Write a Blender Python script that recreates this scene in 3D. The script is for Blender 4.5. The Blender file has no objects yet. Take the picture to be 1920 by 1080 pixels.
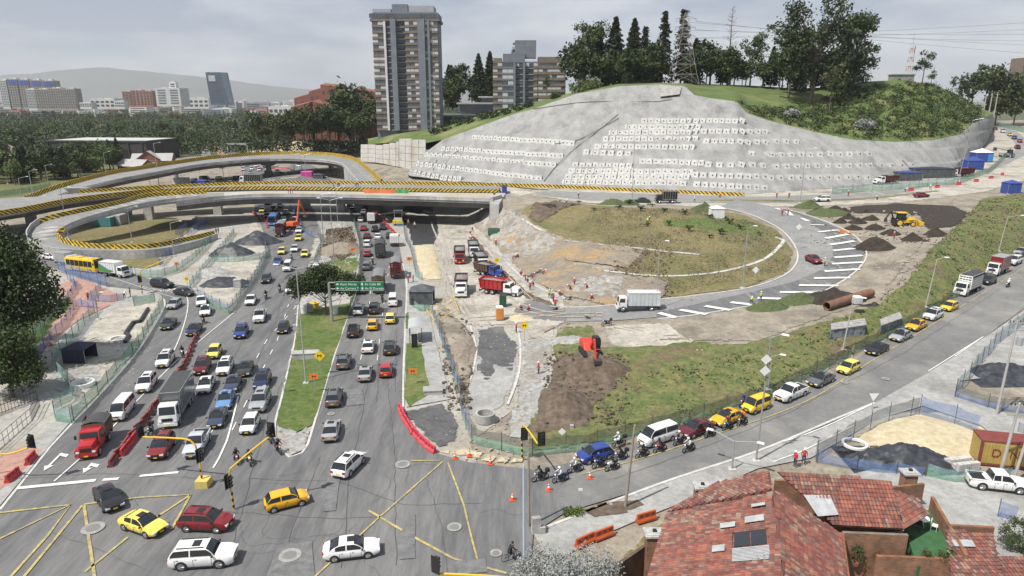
import bpy,bmesh,math,random
import numpy as np
from mathutils import Vector,Matrix
from mathutils.geometry import delaunay_2d_cdt
random.seed(7);rng=np.random.default_rng(7)
scene=bpy.context.scene
COL=scene.collection
R=math.radians
# ------------------------------------------------------------------ camera
F,PITCH,H=1280.0,R(15.4),36.0
SP,CP=math.sin(PITCH),math.cos(PITCH)
cam_d=bpy.data.cameras.new('camera');cam=bpy.data.objects.new('camera',cam_d);COL.objects.link(cam)
cam.location=(0,0,H);cam.rotation_euler=(math.pi/2-PITCH,0,0)
cam_d.sensor_width=36;cam_d.lens=36*F/1920;cam_d.clip_start=.5;cam_d.clip_end=40000
scene.camera=cam
scene.view_settings.view_transform='Standard';scene.view_settings.look='None'
scene.view_settings.exposure=0.15;scene.view_settings.gamma=1
scene.cycles.use_denoising=True
scene.cycles.max_bounces=6;scene.cycles.transparent_max_bounces=16;scene.cycles.volume_bounces=0
scene.cycles.diffuse_bounces=2;scene.cycles.glossy_bounces=2
scene.cycles.sample_clamp_indirect=6
# ------------------------------------------------------------------ sky and sun
SUN_EL,SUN_AZ=R(57),math.atan2(-.62,-.78)      # direction towards the sun
world=bpy.data.worlds.new('World');scene.world=world;world.use_nodes=True
wn,wl=world.node_tree.nodes,world.node_tree.links
bg=wn['Background'];bg.inputs[1].default_value=0.1
sky=wn.new('ShaderNodeTexSky');sky.sky_type='NISHITA';sky.sun_disc=False
sky.sun_elevation=SUN_EL;sky.sun_rotation=math.pi/2-SUN_AZ
sky.air_density=1.2;sky.dust_density=3.0;sky.ozone_density=1.0;sky.altitude=2600
def wnode(t,**k):
    n=wn.new(t)
    for a,v in k.items():setattr(n,a,v)
    return n
tc=wnode('ShaderNodeTexCoord');mp=wnode('ShaderNodeMapping');mp.inputs['Scale'].default_value=(1.0,1.0,3.6)
wl.new(tc.outputs['Generated'],mp.inputs['Vector'])
n1=wnode('ShaderNodeTexNoise');n1.inputs['Scale'].default_value=4.2;n1.inputs['Detail'].default_value=7;n1.inputs['Roughness'].default_value=.52
wl.new(mp.outputs[0],n1.inputs['Vector'])
rp=wnode('ShaderNodeValToRGB')
rp.color_ramp.elements[0].position=.41;rp.color_ramp.elements[0].color=(3.3,3.85,4.9,1)
rp.color_ramp.elements[1].position=.61;rp.color_ramp.elements[1].color=(6.4,6.7,7.2,1)
wl.new(n1.outputs[0],rp.inputs[0])
mx=wnode('ShaderNodeMixRGB');mx.inputs[0].default_value=.86
wl.new(sky.outputs[0],mx.inputs[1]);wl.new(rp.outputs[0],mx.inputs[2]);wl.new(mx.outputs[0],bg.inputs[0])
sun_d=bpy.data.lights.new('sun','SUN');sun_d.energy=5.0;sun_d.angle=R(.6);sun_d.color=(1,.95,.87)
sun=bpy.data.objects.new('sun',sun_d);COL.objects.link(sun)
sdir=Vector((math.cos(SUN_EL)*math.cos(SUN_AZ),math.cos(SUN_EL)*math.sin(SUN_AZ),math.sin(SUN_EL)))
sun.rotation_euler=sdir.to_track_quat('Z','Y').to_euler()
# ------------------------------------------------------------------ survey helpers (photo pixel -> place in the world)
def P(px,py,z=0.):
    t=(H-z)/(F*SP+(py-540)*CP)
    return Vector(((px-960)*t,(F*CP-(py-540)*SP)*t,z))
def D(px,py,Y):
    t=Y/(F*CP-(py-540)*SP)
    return Vector(((px-960)*t,Y,H-t*(F*SP+(py-540)*CP)))
# ------------------------------------------------------------------ materials
MATS={}
def M(name,col=None,col2=None,scale=1.,rough=.8,bump=0.,bscale=None,metal=0.,coat=0.,det=5.,lo=.35,hi=.65,space='object',alpha=None,emis=None,spec=.5,col3=None,s3=None,t3=(.5,.62),stretch=None,grain=.28):
    """a procedural material: two colours broken up by noise, an optional third in patches, fine relief by bump"""
    if name in MATS:return MATS[name]
    m=bpy.data.materials.new(name);MATS[name]=m;m.use_nodes=True
    nt=m.node_tree;N,L=nt.nodes,nt.links
    b=N['Principled BSDF']
    b.inputs['Roughness'].default_value=rough;b.inputs['Metallic'].default_value=metal
    b.inputs['Coat Weight'].default_value=coat;b.inputs['Coat Roughness'].default_value=.05
    b.inputs['Specular IOR Level'].default_value=spec
    c4=lambda c:(c[0],c[1],c[2],1)
    b.inputs['Base Color'].default_value=c4(col)
    if space=='world':src=N.new('ShaderNodeNewGeometry').outputs['Position']
    else:src=N.new('ShaderNodeTexCoord').outputs['Object']
    if stretch:
        mpn=N.new('ShaderNodeMapping');mpn.inputs['Scale'].default_value=stretch;L.new(src,mpn.inputs[0]);src=mpn.outputs[0]
    def noise(s,d=det,r=.6):
        n=N.new('ShaderNodeTexNoise');n.inputs['Scale'].default_value=s;n.inputs['Detail'].default_value=d;n.inputs['Roughness'].default_value=r
        L.new(src,n.inputs['Vector']);return n.outputs['Fac']
    def rampf(f,a,z):
        r=N.new('ShaderNodeMapRange');r.inputs[1].default_value=a;r.inputs[2].default_value=z;L.new(f,r.inputs[0]);return r.outputs[0]
    out=None
    if col2 is not None:
        x=N.new('ShaderNodeMixRGB');x.inputs[1].default_value=c4(col);x.inputs[2].default_value=c4(col2)
        L.new(rampf(noise(scale),lo,hi),x.inputs[0]);out=x.outputs[0]
    if col3 is not None:
        x=N.new('ShaderNodeMixRGB');x.inputs[2].default_value=c4(col3)
        if out:L.new(out,x.inputs[1])
        else:x.inputs[1].default_value=c4(col)
        L.new(rampf(noise(s3 or scale*.2),*t3),x.inputs[0]);out=x.outputs[0]
    if space=='world' and out:
        x=N.new('ShaderNodeMixRGB');x.blend_type='MULTIPLY';x.inputs[0].default_value=1
        gv=N.new('ShaderNodeMapRange');gv.inputs[1].default_value=.3;gv.inputs[2].default_value=.7;gv.inputs[3].default_value=1-grain;gv.inputs[4].default_value=1+grain
        L.new(noise(1.6,7,.78),gv.inputs[0]);L.new(out,x.inputs[1]);L.new(gv.outputs[0],x.inputs[2]);out=x.outputs[0]
    if out:L.new(out,b.inputs['Base Color'])
    if bump:
        bn=N.new('ShaderNodeBump');bn.inputs['Strength'].default_value=min(1,bump);bn.inputs['Distance'].default_value=.05 if bump <=1 else .05*bump
        L.new(noise(bscale or scale*4,4,.65),bn.inputs['Height']);L.new(bn.outputs[0],b.inputs['Normal'])
    if alpha is not None:b.inputs['Alpha'].default_value=alpha
    if emis:b.inputs['Emission Color'].default_value=c4(emis[:3]);b.inputs['Emission Strength'].default_value=emis[3]
    return m
def uv_stripes(name,c1,c2,period,slant,duty=.5,rough=.7):
    """painted diagonal stripes that run along a swept surface (u = metres along, v = metres across)"""
    m=bpy.data.materials.new(name);MATS[name]=m;m.use_nodes=True
    N,L=m.node_tree.nodes,m.node_tree.links;b=N['Principled BSDF'];b.inputs['Roughness'].default_value=rough
    uv=N.new('ShaderNodeUVMap');sp=N.new('ShaderNodeSeparateXYZ');L.new(uv.outputs[0],sp.inputs[0])
    def mth(op,a,bb):
        n=N.new('ShaderNodeMath');n.operation=op
        for i,v in enumerate((a,bb)):
            if isinstance(v,(int,float)):n.inputs[i].default_value=v
            else:L.new(v,n.inputs[i])
        return n.outputs[0]
    s=mth('FRACT',mth('DIVIDE',mth('ADD',sp.outputs[0],mth('MULTIPLY',sp.outputs[1],slant)),period),0)
    s=mth('MULTIPLY',s,mth('GREATER_THAN',mth('FRACT',mth('DIVIDE',sp.outputs[0],5.),0),.03)) if slant else s
    nz=N.new('ShaderNodeTexNoise');nz.inputs['Scale'].default_value=.8;nz.inputs['Detail'].default_value=9
    g=N.new('ShaderNodeNewGeometry');L.new(g.outputs['Position'],nz.inputs['Vector'])
    x=N.new('ShaderNodeMixRGB');x.inputs[1].default_value=(*c1,1);x.inputs[2].default_value=(*c2,1);L.new(mth('GREATER_THAN',s,duty),x.inputs[0])
    d=N.new('ShaderNodeMixRGB');d.blend_type='MULTIPLY';d.inputs[2].default_value=(.62,.6,.56,1)
    r=N.new('ShaderNodeMapRange');r.inputs[1].default_value=.38;r.inputs[2].default_value=.66;L.new(nz.outputs[0],r.inputs[0]);L.new(r.outputs[0],d.inputs[0])
    L.new(x.outputs[0],d.inputs[1]);L.new(d.outputs[0],b.inputs['Base Color'])
    return m
# ------------------------------------------------------------------ mesh building
class MB:
    def __init__(s):s.v=[];s.f=[];s.m=[];s.uv=None;s.fuv={}
    def add(s,vs,fs,m=0):
        o=len(s.v);s.v +=[tuple(v) for v in vs]
        for f in fs:s.f.append([i+o for i in f]);s.m.append(m)
        return s
    def box(s,c,d,rz=0,m=0,top=1.,mat=None,taper_y=None):
        """box centred in x, y with its base at c.z; top scales the upper face"""
        x,y,z=d[0]/2,d[1]/2,d[2];ty=top if taper_y is None else taper_y
        vs=[(-x,-y,0),(x,-y,0),(x,y,0),(-x,y,0),(-x*top,-y*ty,z),(x*top,-y*ty,z),(x*top,y*ty,z),(-x*top,y*ty,z)]
        A=Matrix.Translation(c) @ Matrix.Rotation(rz,4,'Z') if mat is None else mat
        return s.add([A @ Vector(v) for v in vs],[(0,3,2,1),(4,5,6,7),(0,1,5,4),(1,2,6,5),(2,3,7,6),(3,0,4,7)],m)
    def tube(s,p0,p1,r0,r1=None,n=8,m=0,cap=True):
        p0,p1=Vector(p0),Vector(p1);r1=r0 if r1 is None else r1
        q=(p1-p0).to_track_quat('Z','Y') if (p1-p0).length > 1e-6 else Matrix.Identity(3).to_quaternion()
        vs=[]
        for p,r in ((p0,r0),(p1,r1)):
            for i in range(n):a=2*math.pi*i/n;vs.append(p+q @ Vector((r*math.cos(a),r*math.sin(a),0)))
        fs=[(i,(i+1) % n,n+(i+1) % n,n+i) for i in range(n)]
        if cap:fs +=[tuple(range(n))[::-1],tuple(range(n,2*n))]
        return s.add(vs,fs,m)
    def pipe(s,pts,r,n=6,m=0):
        for a,b in zip(pts,pts[1:]):s.tube(a,b,r,r,n,m)
        return s
    def ball(s,c,r,n=8,k=5,m=0,jit=0.):
        rx,ry,rz=(r,r,r) if isinstance(r,(int,float)) else r
        vs=[]
        for j in range(1,k):
            t=math.pi*j/k
            for i in range(n):
                a=2*math.pi*i/n;q=1+random.uniform(-jit,jit)
                vs.append((c[0]+rx*q*math.sin(t)*math.cos(a),c[1]+ry*q*math.sin(t)*math.sin(a),c[2]+rz*q*math.cos(t)))
        fs=[(j*n+i,(j+1)*n+i,(j+1)*n+(i+1) % n,j*n+(i+1) % n) for j in range(k-2) for i in range(n)]
        vs +=[(c[0],c[1],c[2]+rz),(c[0],c[1],c[2]-rz)];a,b=len(vs)-2,len(vs)-1
        fs +=[(a,i,(i+1) % n) for i in range(n)] + [(b,(k-2)*n+(i+1) % n,(k-2)*n+i) for i in range(n)]
        return s.add(vs,fs,m)
    def loft(s,rings,m=0,close=True,caps=True):
        n=len(rings[0]);vs=[v for r in rings for v in r];fs=[]
        for j in range(len(rings)-1):
            for i in range(n if close else n-1):fs.append((j*n+i,j*n+(i+1) % n,(j+1)*n+(i+1) % n,(j+1)*n+i))
        if caps and close:fs +=[tuple(range(n))[::-1],tuple(range((len(rings)-1)*n,len(rings)*n))]
        return s.add(vs,fs,m)
    def prism(s,pts,z0,z1,m=0):
        n=len(pts);vs=[(p[0],p[1],z0) for p in pts]+[(p[0],p[1],z1) for p in pts]
        return s.add(vs,[tuple(range(n))[::-1],tuple(range(n,2*n))]+[(i,(i+1) % n,n+(i+1) % n,n+i) for i in range(n)],m)
    def quad(s,a,b,c,d,m=0):return s.add([a,b,c,d],[(0,1,2,3)],m)
    def sweep(s,path,prof,m=0,close=False,prof_close=False):
        """profile of (sideways, up) points carried along a path; sideways is to the right of travel; uv in metres"""
        pts=[Vector(p) for p in path];n=len(pts);k=len(prof);o=len(s.v);us=[0.]
        for a,b in zip(pts,pts[1:]):us.append(us[-1]+(b-a).length)
        vsum=[0.]
        for a,b in zip(prof,prof[1:]):vsum.append(vsum[-1]+math.hypot(b[0]-a[0],b[1]-a[1]))
        for i,p in enumerate(pts):
            a=pts[i-1] if i else (pts[-1] if close else p);b=pts[i+1] if i < n-1 else (pts[0] if close else p)
            t=Vector((b.x-a.x,b.y-a.y,0)).normalized();rt=Vector((t.y,-t.x,0))
            for q in prof:s.v.append(tuple(p+rt*q[0]+Vector((0,0,q[1]))))
        kk=k if prof_close else k-1
        for i in range(n if close else n-1):
            j=(i+1) % n
            for q in range(kk):
                q2=(q+1) % k
                s.fuv[len(s.f)]=[(us[i],vsum[q]),(us[i],vsum[q2]),(us[min(i+1,n-1)],vsum[q2]),(us[min(i+1,n-1)],vsum[q])]
                s.f.append([o+i*k+q,o+i*k+q2,o+j*k+q2,o+j*k+q]);s.m.append(m[q] if isinstance(m,(list,tuple)) else m)
        if prof_close and not close:
            mm=m[0] if isinstance(m,(list,tuple)) else m
            s.f.append([o+i for i in range(k)]);s.m.append(mm);s.f.append([o+(n-1)*k+i for i in range(k)][::-1]);s.m.append(mm)
        return s
    def mesh(s,name,mats,smooth=None):
        me=bpy.data.meshes.new(name);me.from_pydata(s.v,[],s.f)
        for x in (mats if isinstance(mats,(list,tuple)) else [mats]):me.materials.append(x)
        me.polygons.foreach_set('material_index',s.m)
        if s.fuv:
            l=me.uv_layers.new(name='UVMap')
            for p in me.polygons:
                if p.index in s.fuv:
                    for li,c in zip(p.loop_indices,s.fuv[p.index]):l.data[li].uv=c
        if smooth is not None:
            me.polygons.foreach_set('use_smooth',[True]*len(me.polygons))
            if smooth < 180:me.set_sharp_from_angle(angle=R(smooth))
        me.update()
        return me
    def build(s,name,mats,parent=None,smooth=None,**tags):
        return link(name,s.mesh(name,mats,smooth),parent,**tags)
def link(name,me,parent=None,loc=None,rz=None,**tags):
    o=bpy.data.objects.new(name,me);COL.objects.link(o)
    if parent is not None:o.parent=parent
    if loc is not None:o.location=loc
    if rz is not None:o.rotation_euler=(0,0,rz)
    return tag(o,**tags)
def tag(o,label=None,cat=None,group=None,kind=None):
    if label:o['label']=label
    if cat:o['category']=cat
    if group:o['group']=group
    if kind:o['kind']=kind
    return o
def thing(name,label,cat,loc=(0,0,0),rz=0.,group=None,kind=None):
    o=bpy.data.objects.new(name,None);COL.objects.link(o);o.location=loc;o.rotation_euler=(0,0,rz);o.empty_display_size=.2
    return tag(o,label,cat,group,kind)
KIDS={}
def copy_tree(o,loc=None,rz=None,parent=None,scale=None,label=None,group=None):
    c=o.copy();COL.objects.link(c)
    if parent is not None:c.parent=parent
    if loc is not None:c.location=loc
    if rz is not None:c.rotation_euler=(c.rotation_euler[0],c.rotation_euler[1],rz)
    if scale is not None:c.scale=(scale,scale,scale) if isinstance(scale,(int,float)) else scale
    tag(c,label,None,group)
    for ch in o.children:copy_tree(ch,parent=c)
    return c
def catmull(pts,step=2.):
    pts=[Vector(p) for p in pts];out=[]
    for i in range(len(pts)-1):
        p0=pts[max(i-1,0)];p1=pts[i];p2=pts[i+1];p3=pts[min(i+2,len(pts)-1)]
        n=max(1,int((p2-p1).length/step))
        for k in range(n):
            t=k/n;t2=t*t;t3=t2*t
            out.append(.5*((2*p1)+(p2-p0)*t+(2*p0-5*p1+4*p2-p3)*t2+(3*p1-p0-3*p2+p3)*t3))
    out.append(pts[-1]);return out
def resample(pts,step):
    pts=[Vector(p) for p in pts];out=[pts[0]];acc=0.
    for a,b in zip(pts,pts[1:]):
        l=(b-a).length;d=step-acc
        while d <=l and l > 0:out.append(a.lerp(b,d/l));d +=step
        acc=(acc+l) % step if l > 0 else acc
    return out
def vnoise(x,y,s=0):
    """cheap smooth 2-D value noise on numpy arrays"""
    xi,yi=np.floor(x).astype(int),np.floor(y).astype(int);fx,fy=x-xi,y-yi
    h=lambda a,b:(np.sin(a*127.1+b*311.7+s*74.7)*43758.5453) % 1.0
    u,w=fx*fx*(3-2*fx),fy*fy*(3-2*fy)
    return (h(xi,yi)*(1-u)+h(xi+1,yi)*u)*(1-w)+(h(xi,yi+1)*(1-u)+h(xi+1,yi+1)*u)*w
def fbm(x,y,s=0,o=4):
    x,y=np.asarray(x,float),np.asarray(y,float);r=0;a=.5
    for i in range(o):r=r+a*(vnoise(x,y,s+i)-.5);x,y,a=x*2.03,y*2.03,a*.5
    return r
def soft(mat):
    """the same ground cover, thinning out in flecks along its border (vertex attribute edge: 0 at the border)"""
    n=mat.name+'_soft'
    if n in MATS:return MATS[n]
    m=mat.copy();m.name=n;MATS[n]=m;N,L=m.node_tree.nodes,m.node_tree.links;b=N['Principled BSDF']
    a=N.new('ShaderNodeAttribute');a.attribute_name='edge';g=N.new('ShaderNodeNewGeometry');z=N.new('ShaderNodeTexNoise');z.inputs['Scale'].default_value=1.1;z.inputs['Detail'].default_value=8;z.inputs['Roughness'].default_value=.72
    L.new(g.outputs['Position'],z.inputs['Vector'])
    s=N.new('ShaderNodeMath');s.operation='ADD';L.new(a.outputs['Fac'],s.inputs[0]);L.new(z.outputs['Fac'],s.inputs[1])
    r=N.new('ShaderNodeMapRange');r.inputs[1].default_value=.72;r.inputs[2].default_value=.86;L.new(s.outputs[0],r.inputs[0]);L.new(r.outputs[0],b.inputs['Alpha'])
    return m
PROTO={}
m_blk=M('black_plastic',(.02,.02,.021),rough=.5)
# ================================================================== terrain: surveyed spot heights -> TIN -> grid
GX0,GX1,GY0,GY1,GS=-260.,360.,14.,470.,1.25
LINES=[  # (px, py, z) break lines
 [(860,398,0),(893,432,0),(930,468,.1),(965,500,.2),(1000,533,.3),(1060,556,.5),(1150,574,.7)],# toe of the cut slope
 [(905,392,3.),(935,402,5.5),(985,425,5.4),(1060,450,5.5),(1200,466,5.5),(1310,478,5.3),(1400,468,5.2)],# upper drain
 [(925,425,1.8),(985,465,2.),(1050,490,2.8),(1150,510,3.),(1300,516,3.),(1420,492,3.7),(1462,462,4.6)],# lower drain
 [(945,372,8),(1000,385,8.6),(1100,386,8.7),(1250,398,8.6),(1350,412,7.8),(1420,425,6.8)],# mound top
 [(1060,577,.5),(1240,562,1.2),(1400,541,2.2),(1478,512,3.2),(1494,474,4.6),(1465,432,6.2),(1405,402,7.6),(1350,388,8)],# loop inner edge
 [(1060,603,.2),(1150,600,.6),(1300,590,1.5),(1420,570,2.5),(1540,545,3.5),(1606,505,4.8),(1622,472,5.6),(1592,437,6.5),(1530,410,7.3),(1460,390,7.9)],# loop outer edge
 [(925,374,8),(1100,380,8),(1300,386,8),(1450,387,8),(1560,385,8),(1700,378,8.4),(1850,358,9.6),(1925,338,10.6),(2060,300,13)],# upper road, near edge
 [(930,350,8),(1060,348,8),(1200,358,8),(1400,364,8.2),(1600,350,9),(1700,338,9.8),(1790,320,11),(1832,290,14),(1853,264,17),(1862,240,20)],# foot of the slope
 [(1960,330,11.2),(1945,290,13.6),(1935,265,17),(1925,243,20)],
 [(860,800,0),(885,835,0),(985,856,0),(1100,845,0),(1200,818,0),(1300,793,.2),(1450,745,.5),(1600,668,1),(1750,588,1.6),(1925,478,2.4),(2080,380,3)],# fence foot by the diagonal road
 [(885,868,0),(1000,880,0),(1086,866,0),(1200,832,0),(1330,797,.2),(1450,756,.4),(1570,696,.8),(1707,612,1.3),(1780,568,1.6),(1925,490,2.3),(2080,400,3)],# road north edge
 [(1000,1000,0),(1240,908,0),(1420,848,.2),(1640,757,.7),(1740,700,1.),(1845,634,1.5),(1925,575,2.),(2080,470,2.8)],# road south edge
 [(1130,610,.9),(1280,630,1.6),(1400,625,2.2),(1540,600,3.2),(1640,570,3.8),(1690,540,4.8),(1740,490,6.2),(1800,440,7.4),(1925,385,9.3)],# edge of the bench above the grass bank
 [(1040,620,.4),(1040,700,.4),(1000,800,0)],[(820,600,0),(850,700,0),(860,790,0)],
 [(1210,690,1.4),(1300,720,1.),(1420,700,1.5)],
 [(690,308,5.),(745,318,6.4),(800,325,7),(860,338,7.6),(930,345,8)],[(660,330,1.),(740,342,4.)],[(600,300,0),(640,280,0),(660,250,3)],
 [(1650,430,6.8),(1750,415,7.8),(1850,385,8.9)],[(1500,800,.3),(1700,800,.5),(1925,700,1.)],
]
pts2,zs,eds=[],[],[]
for ln in LINES:
    o=len(pts2)
    for i,(a,b,z) in enumerate(ln):
        p=P(a,b,z);pts2.append(Vector((p.x,p.y)));zs.append(z)
        if i:eds.append((o+i-1,o+i))
def spot(x,y,z):pts2.append(Vector((x,y)));zs.append(z)
for x,y,z in [(-260,14,0),(-260,470,0),(-120,14,0),(0,14,0),(80,14,0),(360,14,1),(360,100,2.5),(360,200,4),(360,300,14),(360,470,24),(-120,100,0),(-120,200,0),(-120,300,0),(-120,470,0),(-40,100,0),(-40,180,0),(-40,215,0),(-60,260,0),
    (-20,140,0),(-8,190,0),(-12,215,0),(-14,230,2),(-3,60,0),(30,40,0),(60,30,0),(100,60,.5),(160,470,9),(60,470,9),(0,300,8.),(60,300,8),(150,300,9),(-50,330,5),(-60,400,3),(-20,470,8),(210,330,13),(250,470,20)]:spot(x,y,z)
cv,ce,cf,cov,_,_=delaunay_2d_cdt(pts2,eds,[],0,1e-4)
cz=[]
for i,src in enumerate(cov):
    if src:cz.append(zs[src[0]])
    else:
        d=[((p-cv[i]).length,z) for p,z in zip(pts2,zs)];d.sort();w=[1/(q[0]+.01) for q in d[:3]];cz.append(sum(a*b[1] for a,b in zip(w,d))/sum(w))
nx,ny=int((GX1-GX0)/GS)+1,int((GY1-GY0)/GS)+1
gx=GX0+np.arange(nx)*GS;gy=GY0+np.arange(ny)*GS
ZG=np.zeros((ny,nx))
for f in cf:
    a,b,c=(cv[i] for i in f);za,zb,zc=(cz[i] for i in f)
    x0,x1=min(a.x,b.x,c.x),max(a.x,b.x,c.x);y0,y1=min(a.y,b.y,c.y),max(a.y,b.y,c.y)
    i0,i1=max(0,int((x0-GX0)/GS)),min(nx-1,int((x1-GX0)/GS)+1);j0,j1=max(0,int((y0-GY0)/GS)),min(ny-1,int((y1-GY0)/GS)+1)
    if i1 < i0 or j1 < j0:continue
    X,Y=np.meshgrid(gx[i0:i1+1],gy[j0:j1+1]);dd=(b.y-c.y)*(a.x-c.x)+(c.x-b.x)*(a.y-c.y)
    if abs(dd) < 1e-9:continue
    l1=((b.y-c.y)*(X-c.x)+(c.x-b.x)*(Y-c.y))/dd;l2=((c.y-a.y)*(X-c.x)+(a.x-c.x)*(Y-c.y))/dd;l3=1-l1-l2
    ok=(l1 > -1e-6) & (l2 > -1e-6) & (l3 > -1e-6)
    ZG[j0:j1+1,i0:i1+1][ok]=(l1*za+l2*zb+l3*zc)[ok]
for _ in range(2):
    q=np.pad(ZG,1,mode='edge');ZG=(q[:-2,1:-1]+q[2:,1:-1]+q[1:-1,:-2]+q[1:-1,2:]+2*q[1:-1,1:-1])/6
def T(x,y):
    """terrain height, bilinear; works on scalars and arrays"""
    u=np.clip((np.asarray(x,float)-GX0)/GS,0,nx-1.001);v=np.clip((np.asarray(y,float)-GY0)/GS,0,ny-1.001)
    i,j=u.astype(int),v.astype(int);a,b=u-i,v-j
    r=(ZG[j,i]*(1-a)+ZG[j,i+1]*a)*(1-b)+(ZG[j+1,i]*(1-a)+ZG[j+1,i+1]*a)*b
    return float(r) if np.ndim(r)==0 else r
def G(px,py,up=0.):
    """where the line of sight through a photo pixel meets the terrain"""
    dy=F*CP-(py-540)*SP;ys=np.concatenate([np.arange(22,200,.5),np.arange(200,468,1.)]);t=ys/dy
    zz=H-t*(F*SP+(py-540)*CP);tz=T((px-960)*t,ys);k=np.nonzero(zz <=tz)[0]
    if len(k)==0:p=P(px,py,0) if F*SP+(py-540)*CP > 1 else D(px,py,460);return p
    k=k[0]
    if k==0:p=P(px,py,0);return Vector((p.x,p.y,p.z+up))
    a,b=zz[k-1]-tz[k-1],zz[k]-tz[k];y=ys[k-1]+(ys[k]-ys[k-1])*a/(a-b);x=(px-960)*y/dy
    return Vector((x,y,T(x,y)+up))
def GL(pl,up=0.):return [G(a,b,up) for a,b in pl]
def onT(p,up=0.):return Vector((p[0],p[1],T(p[0],p[1])+up))
# ------------------------------------------------------------------ ground materials
m_dirt=M('dirt',(.225,.195,.15),(.31,.275,.22),.35,.95,.6,3.,space='world',col3=(.155,.135,.11),s3=.13,t3=(.5,.66),det=9,grain=.35)
m_conc=M('concrete_paving',(.28,.277,.268),(.36,.355,.34),.5,.85,.15,6.,space='world',col3=(.22,.215,.20),s3=.12,t3=(.52,.7),det=8)
m_dusty=M('dusty_concrete',(.31,.295,.265),(.40,.385,.35),.4,.9,.2,6.,space='world',col3=(.30,.27,.22),s3=.1,det=8)
m_asph=M('asphalt_worn',(.105,.105,.109),(.16,.159,.158),.5,.88,.12,25.,space='world',col3=(.20,.198,.19),s3=.07,t3=(.5,.72),det=9,stretch=(1.5,.22,1),grain=.22)
m_asph2=M('asphalt_diag',(.18,.178,.174),(.14,.139,.138),.25,.88,.12,25.,space='world',col3=(.27,.26,.24),s3=.09,t3=(.5,.72),det=9,grain=.16)
m_asphnew=M('asphalt_new',(.075,.075,.078),(.11,.11,.112),.4,.8,.12,25.,space='world',col3=(.17,.165,.155),s3=.15,t3=(.55,.75),det=8)
m_asphwet=M('asphalt_fresh',(.022,.022,.024),(.04,.04,.042),.5,.55,.3,20.,space='world',det=8)
m_deck=M('deck_surface',(.20,.20,.198),(.26,.258,.25),.3,.85,.1,10.,space='world',col3=(.21,.21,.205),s3=.08,det=8)
m_grass=M('grass',(.06,.105,.02),(.11,.145,.035),.9,.95,1.,9.,space='world',col3=(.18,.175,.065),s3=.12,t3=(.5,.7),det=9,grain=.45)
m_grassdry=M('grass_dry',(.15,.128,.055),(.205,.172,.082),.8,.95,1.,8.,space='world',col3=(.095,.112,.035),s3=.10,t3=(.5,.7),det=9,grain=.4)
m_turf=M('turf_new',(.115,.11,.042),(.165,.145,.065),1.2,.95,1.,8.,space='world',col3=(.19,.155,.08),s3=.16,det=9,grain=.4)
m_bank=M('grass_bank',(.075,.11,.028),(.165,.155,.06),.55,.95,1.,6.,space='world',col3=(.14,.105,.062),s3=.14,t3=(.53,.66),det=10,grain=.55)
m_sand=M('sand',(.44,.375,.24),(.52,.45,.31),.6,.95,.5,6.,space='world',det=8)
m_pale=M('pale_site_dirt',(.35,.325,.275),(.45,.425,.37),.35,.95,.4,5.,space='world',col3=(.22,.20,.165),s3=.16,t3=(.48,.66),det=10,grain=.34)
m_gravel=M('grey_gravel',(.25,.245,.232),(.37,.362,.345),1.6,.95,1.,12.,space='world',col3=(.26,.24,.21),s3=.15,det=10)
m_soil=M('black_soil',(.022,.018,.014),(.048,.037,.028),1.,.98,1.,8.,space='world',det=9)
m_brown=M('brown_soil',(.085,.062,.044),(.15,.115,.085),.8,.98,1.,6.,space='world',det=9)
m_cut=M('cut_slope',(.27,.225,.17),(.185,.165,.14),.35,.95,.8,3.,space='world',col3=(.33,.22,.105),s3=.16,t3=(.5,.66),det=10,stretch=(.6,1.5,1),grain=.4)
m_cutw=M('cut_slope_pale',(.34,.325,.295),(.26,.25,.232),.3,.95,.6,3.,space='world',col3=(.20,.185,.165),s3=.2,t3=(.5,.66),det=10,grain=.4)
m_brickred=M('red_paving',(.33,.19,.155),(.40,.25,.20),.7,.9,.3,8.,space='world',det=7)
m_wpaint=M('white_paint',(.70,.70,.68),(.52,.52,.50),2.2,.8,space='world',lo=.42,hi=.7,det=8)
m_ypaint=M('yellow_paint',(.52,.40,.10),(.26,.24,.17),2.0,.8,space='world',lo=.36,hi=.62,det=8)
m_kerb=M('kerb_concrete',(.44,.43,.41),(.54,.53,.50),1.,.9,.2,8.,space='world')
m_field=M('far_field',(.055,.075,.03),(.095,.105,.05),.02,1.,0,space='world',col3=(.15,.14,.10),s3=.008,t3=(.55,.68),det=9)
# ------------------------------------------------------------------ the ground
mb=MB();mb.add([(-26000,-600,-.35),(26000,-600,-.35),(26000,30000,-.35),(-26000,30000,-.35)],[(0,1,2,3)])
mb.build('ground',m_field,kind='structure')
XX,YY=np.meshgrid(gx,gy);me=bpy.data.meshes.new('terrain')
zed=ZG-.05
vs=np.stack([XX,YY,zed],-1).reshape(-1,3)
I=np.arange(ny*nx).reshape(ny,nx);q=np.stack([I[:-1,:-1],I[:-1,1:],I[1:,1:],I[1:,:-1]],-1).reshape(-1,4)
me.from_pydata(vs.tolist(),[],q.tolist());me.materials.append(m_dirt);me.polygons.foreach_set('use_smooth',[True]*len(q))
link('terrain',me,kind='structure')
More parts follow.
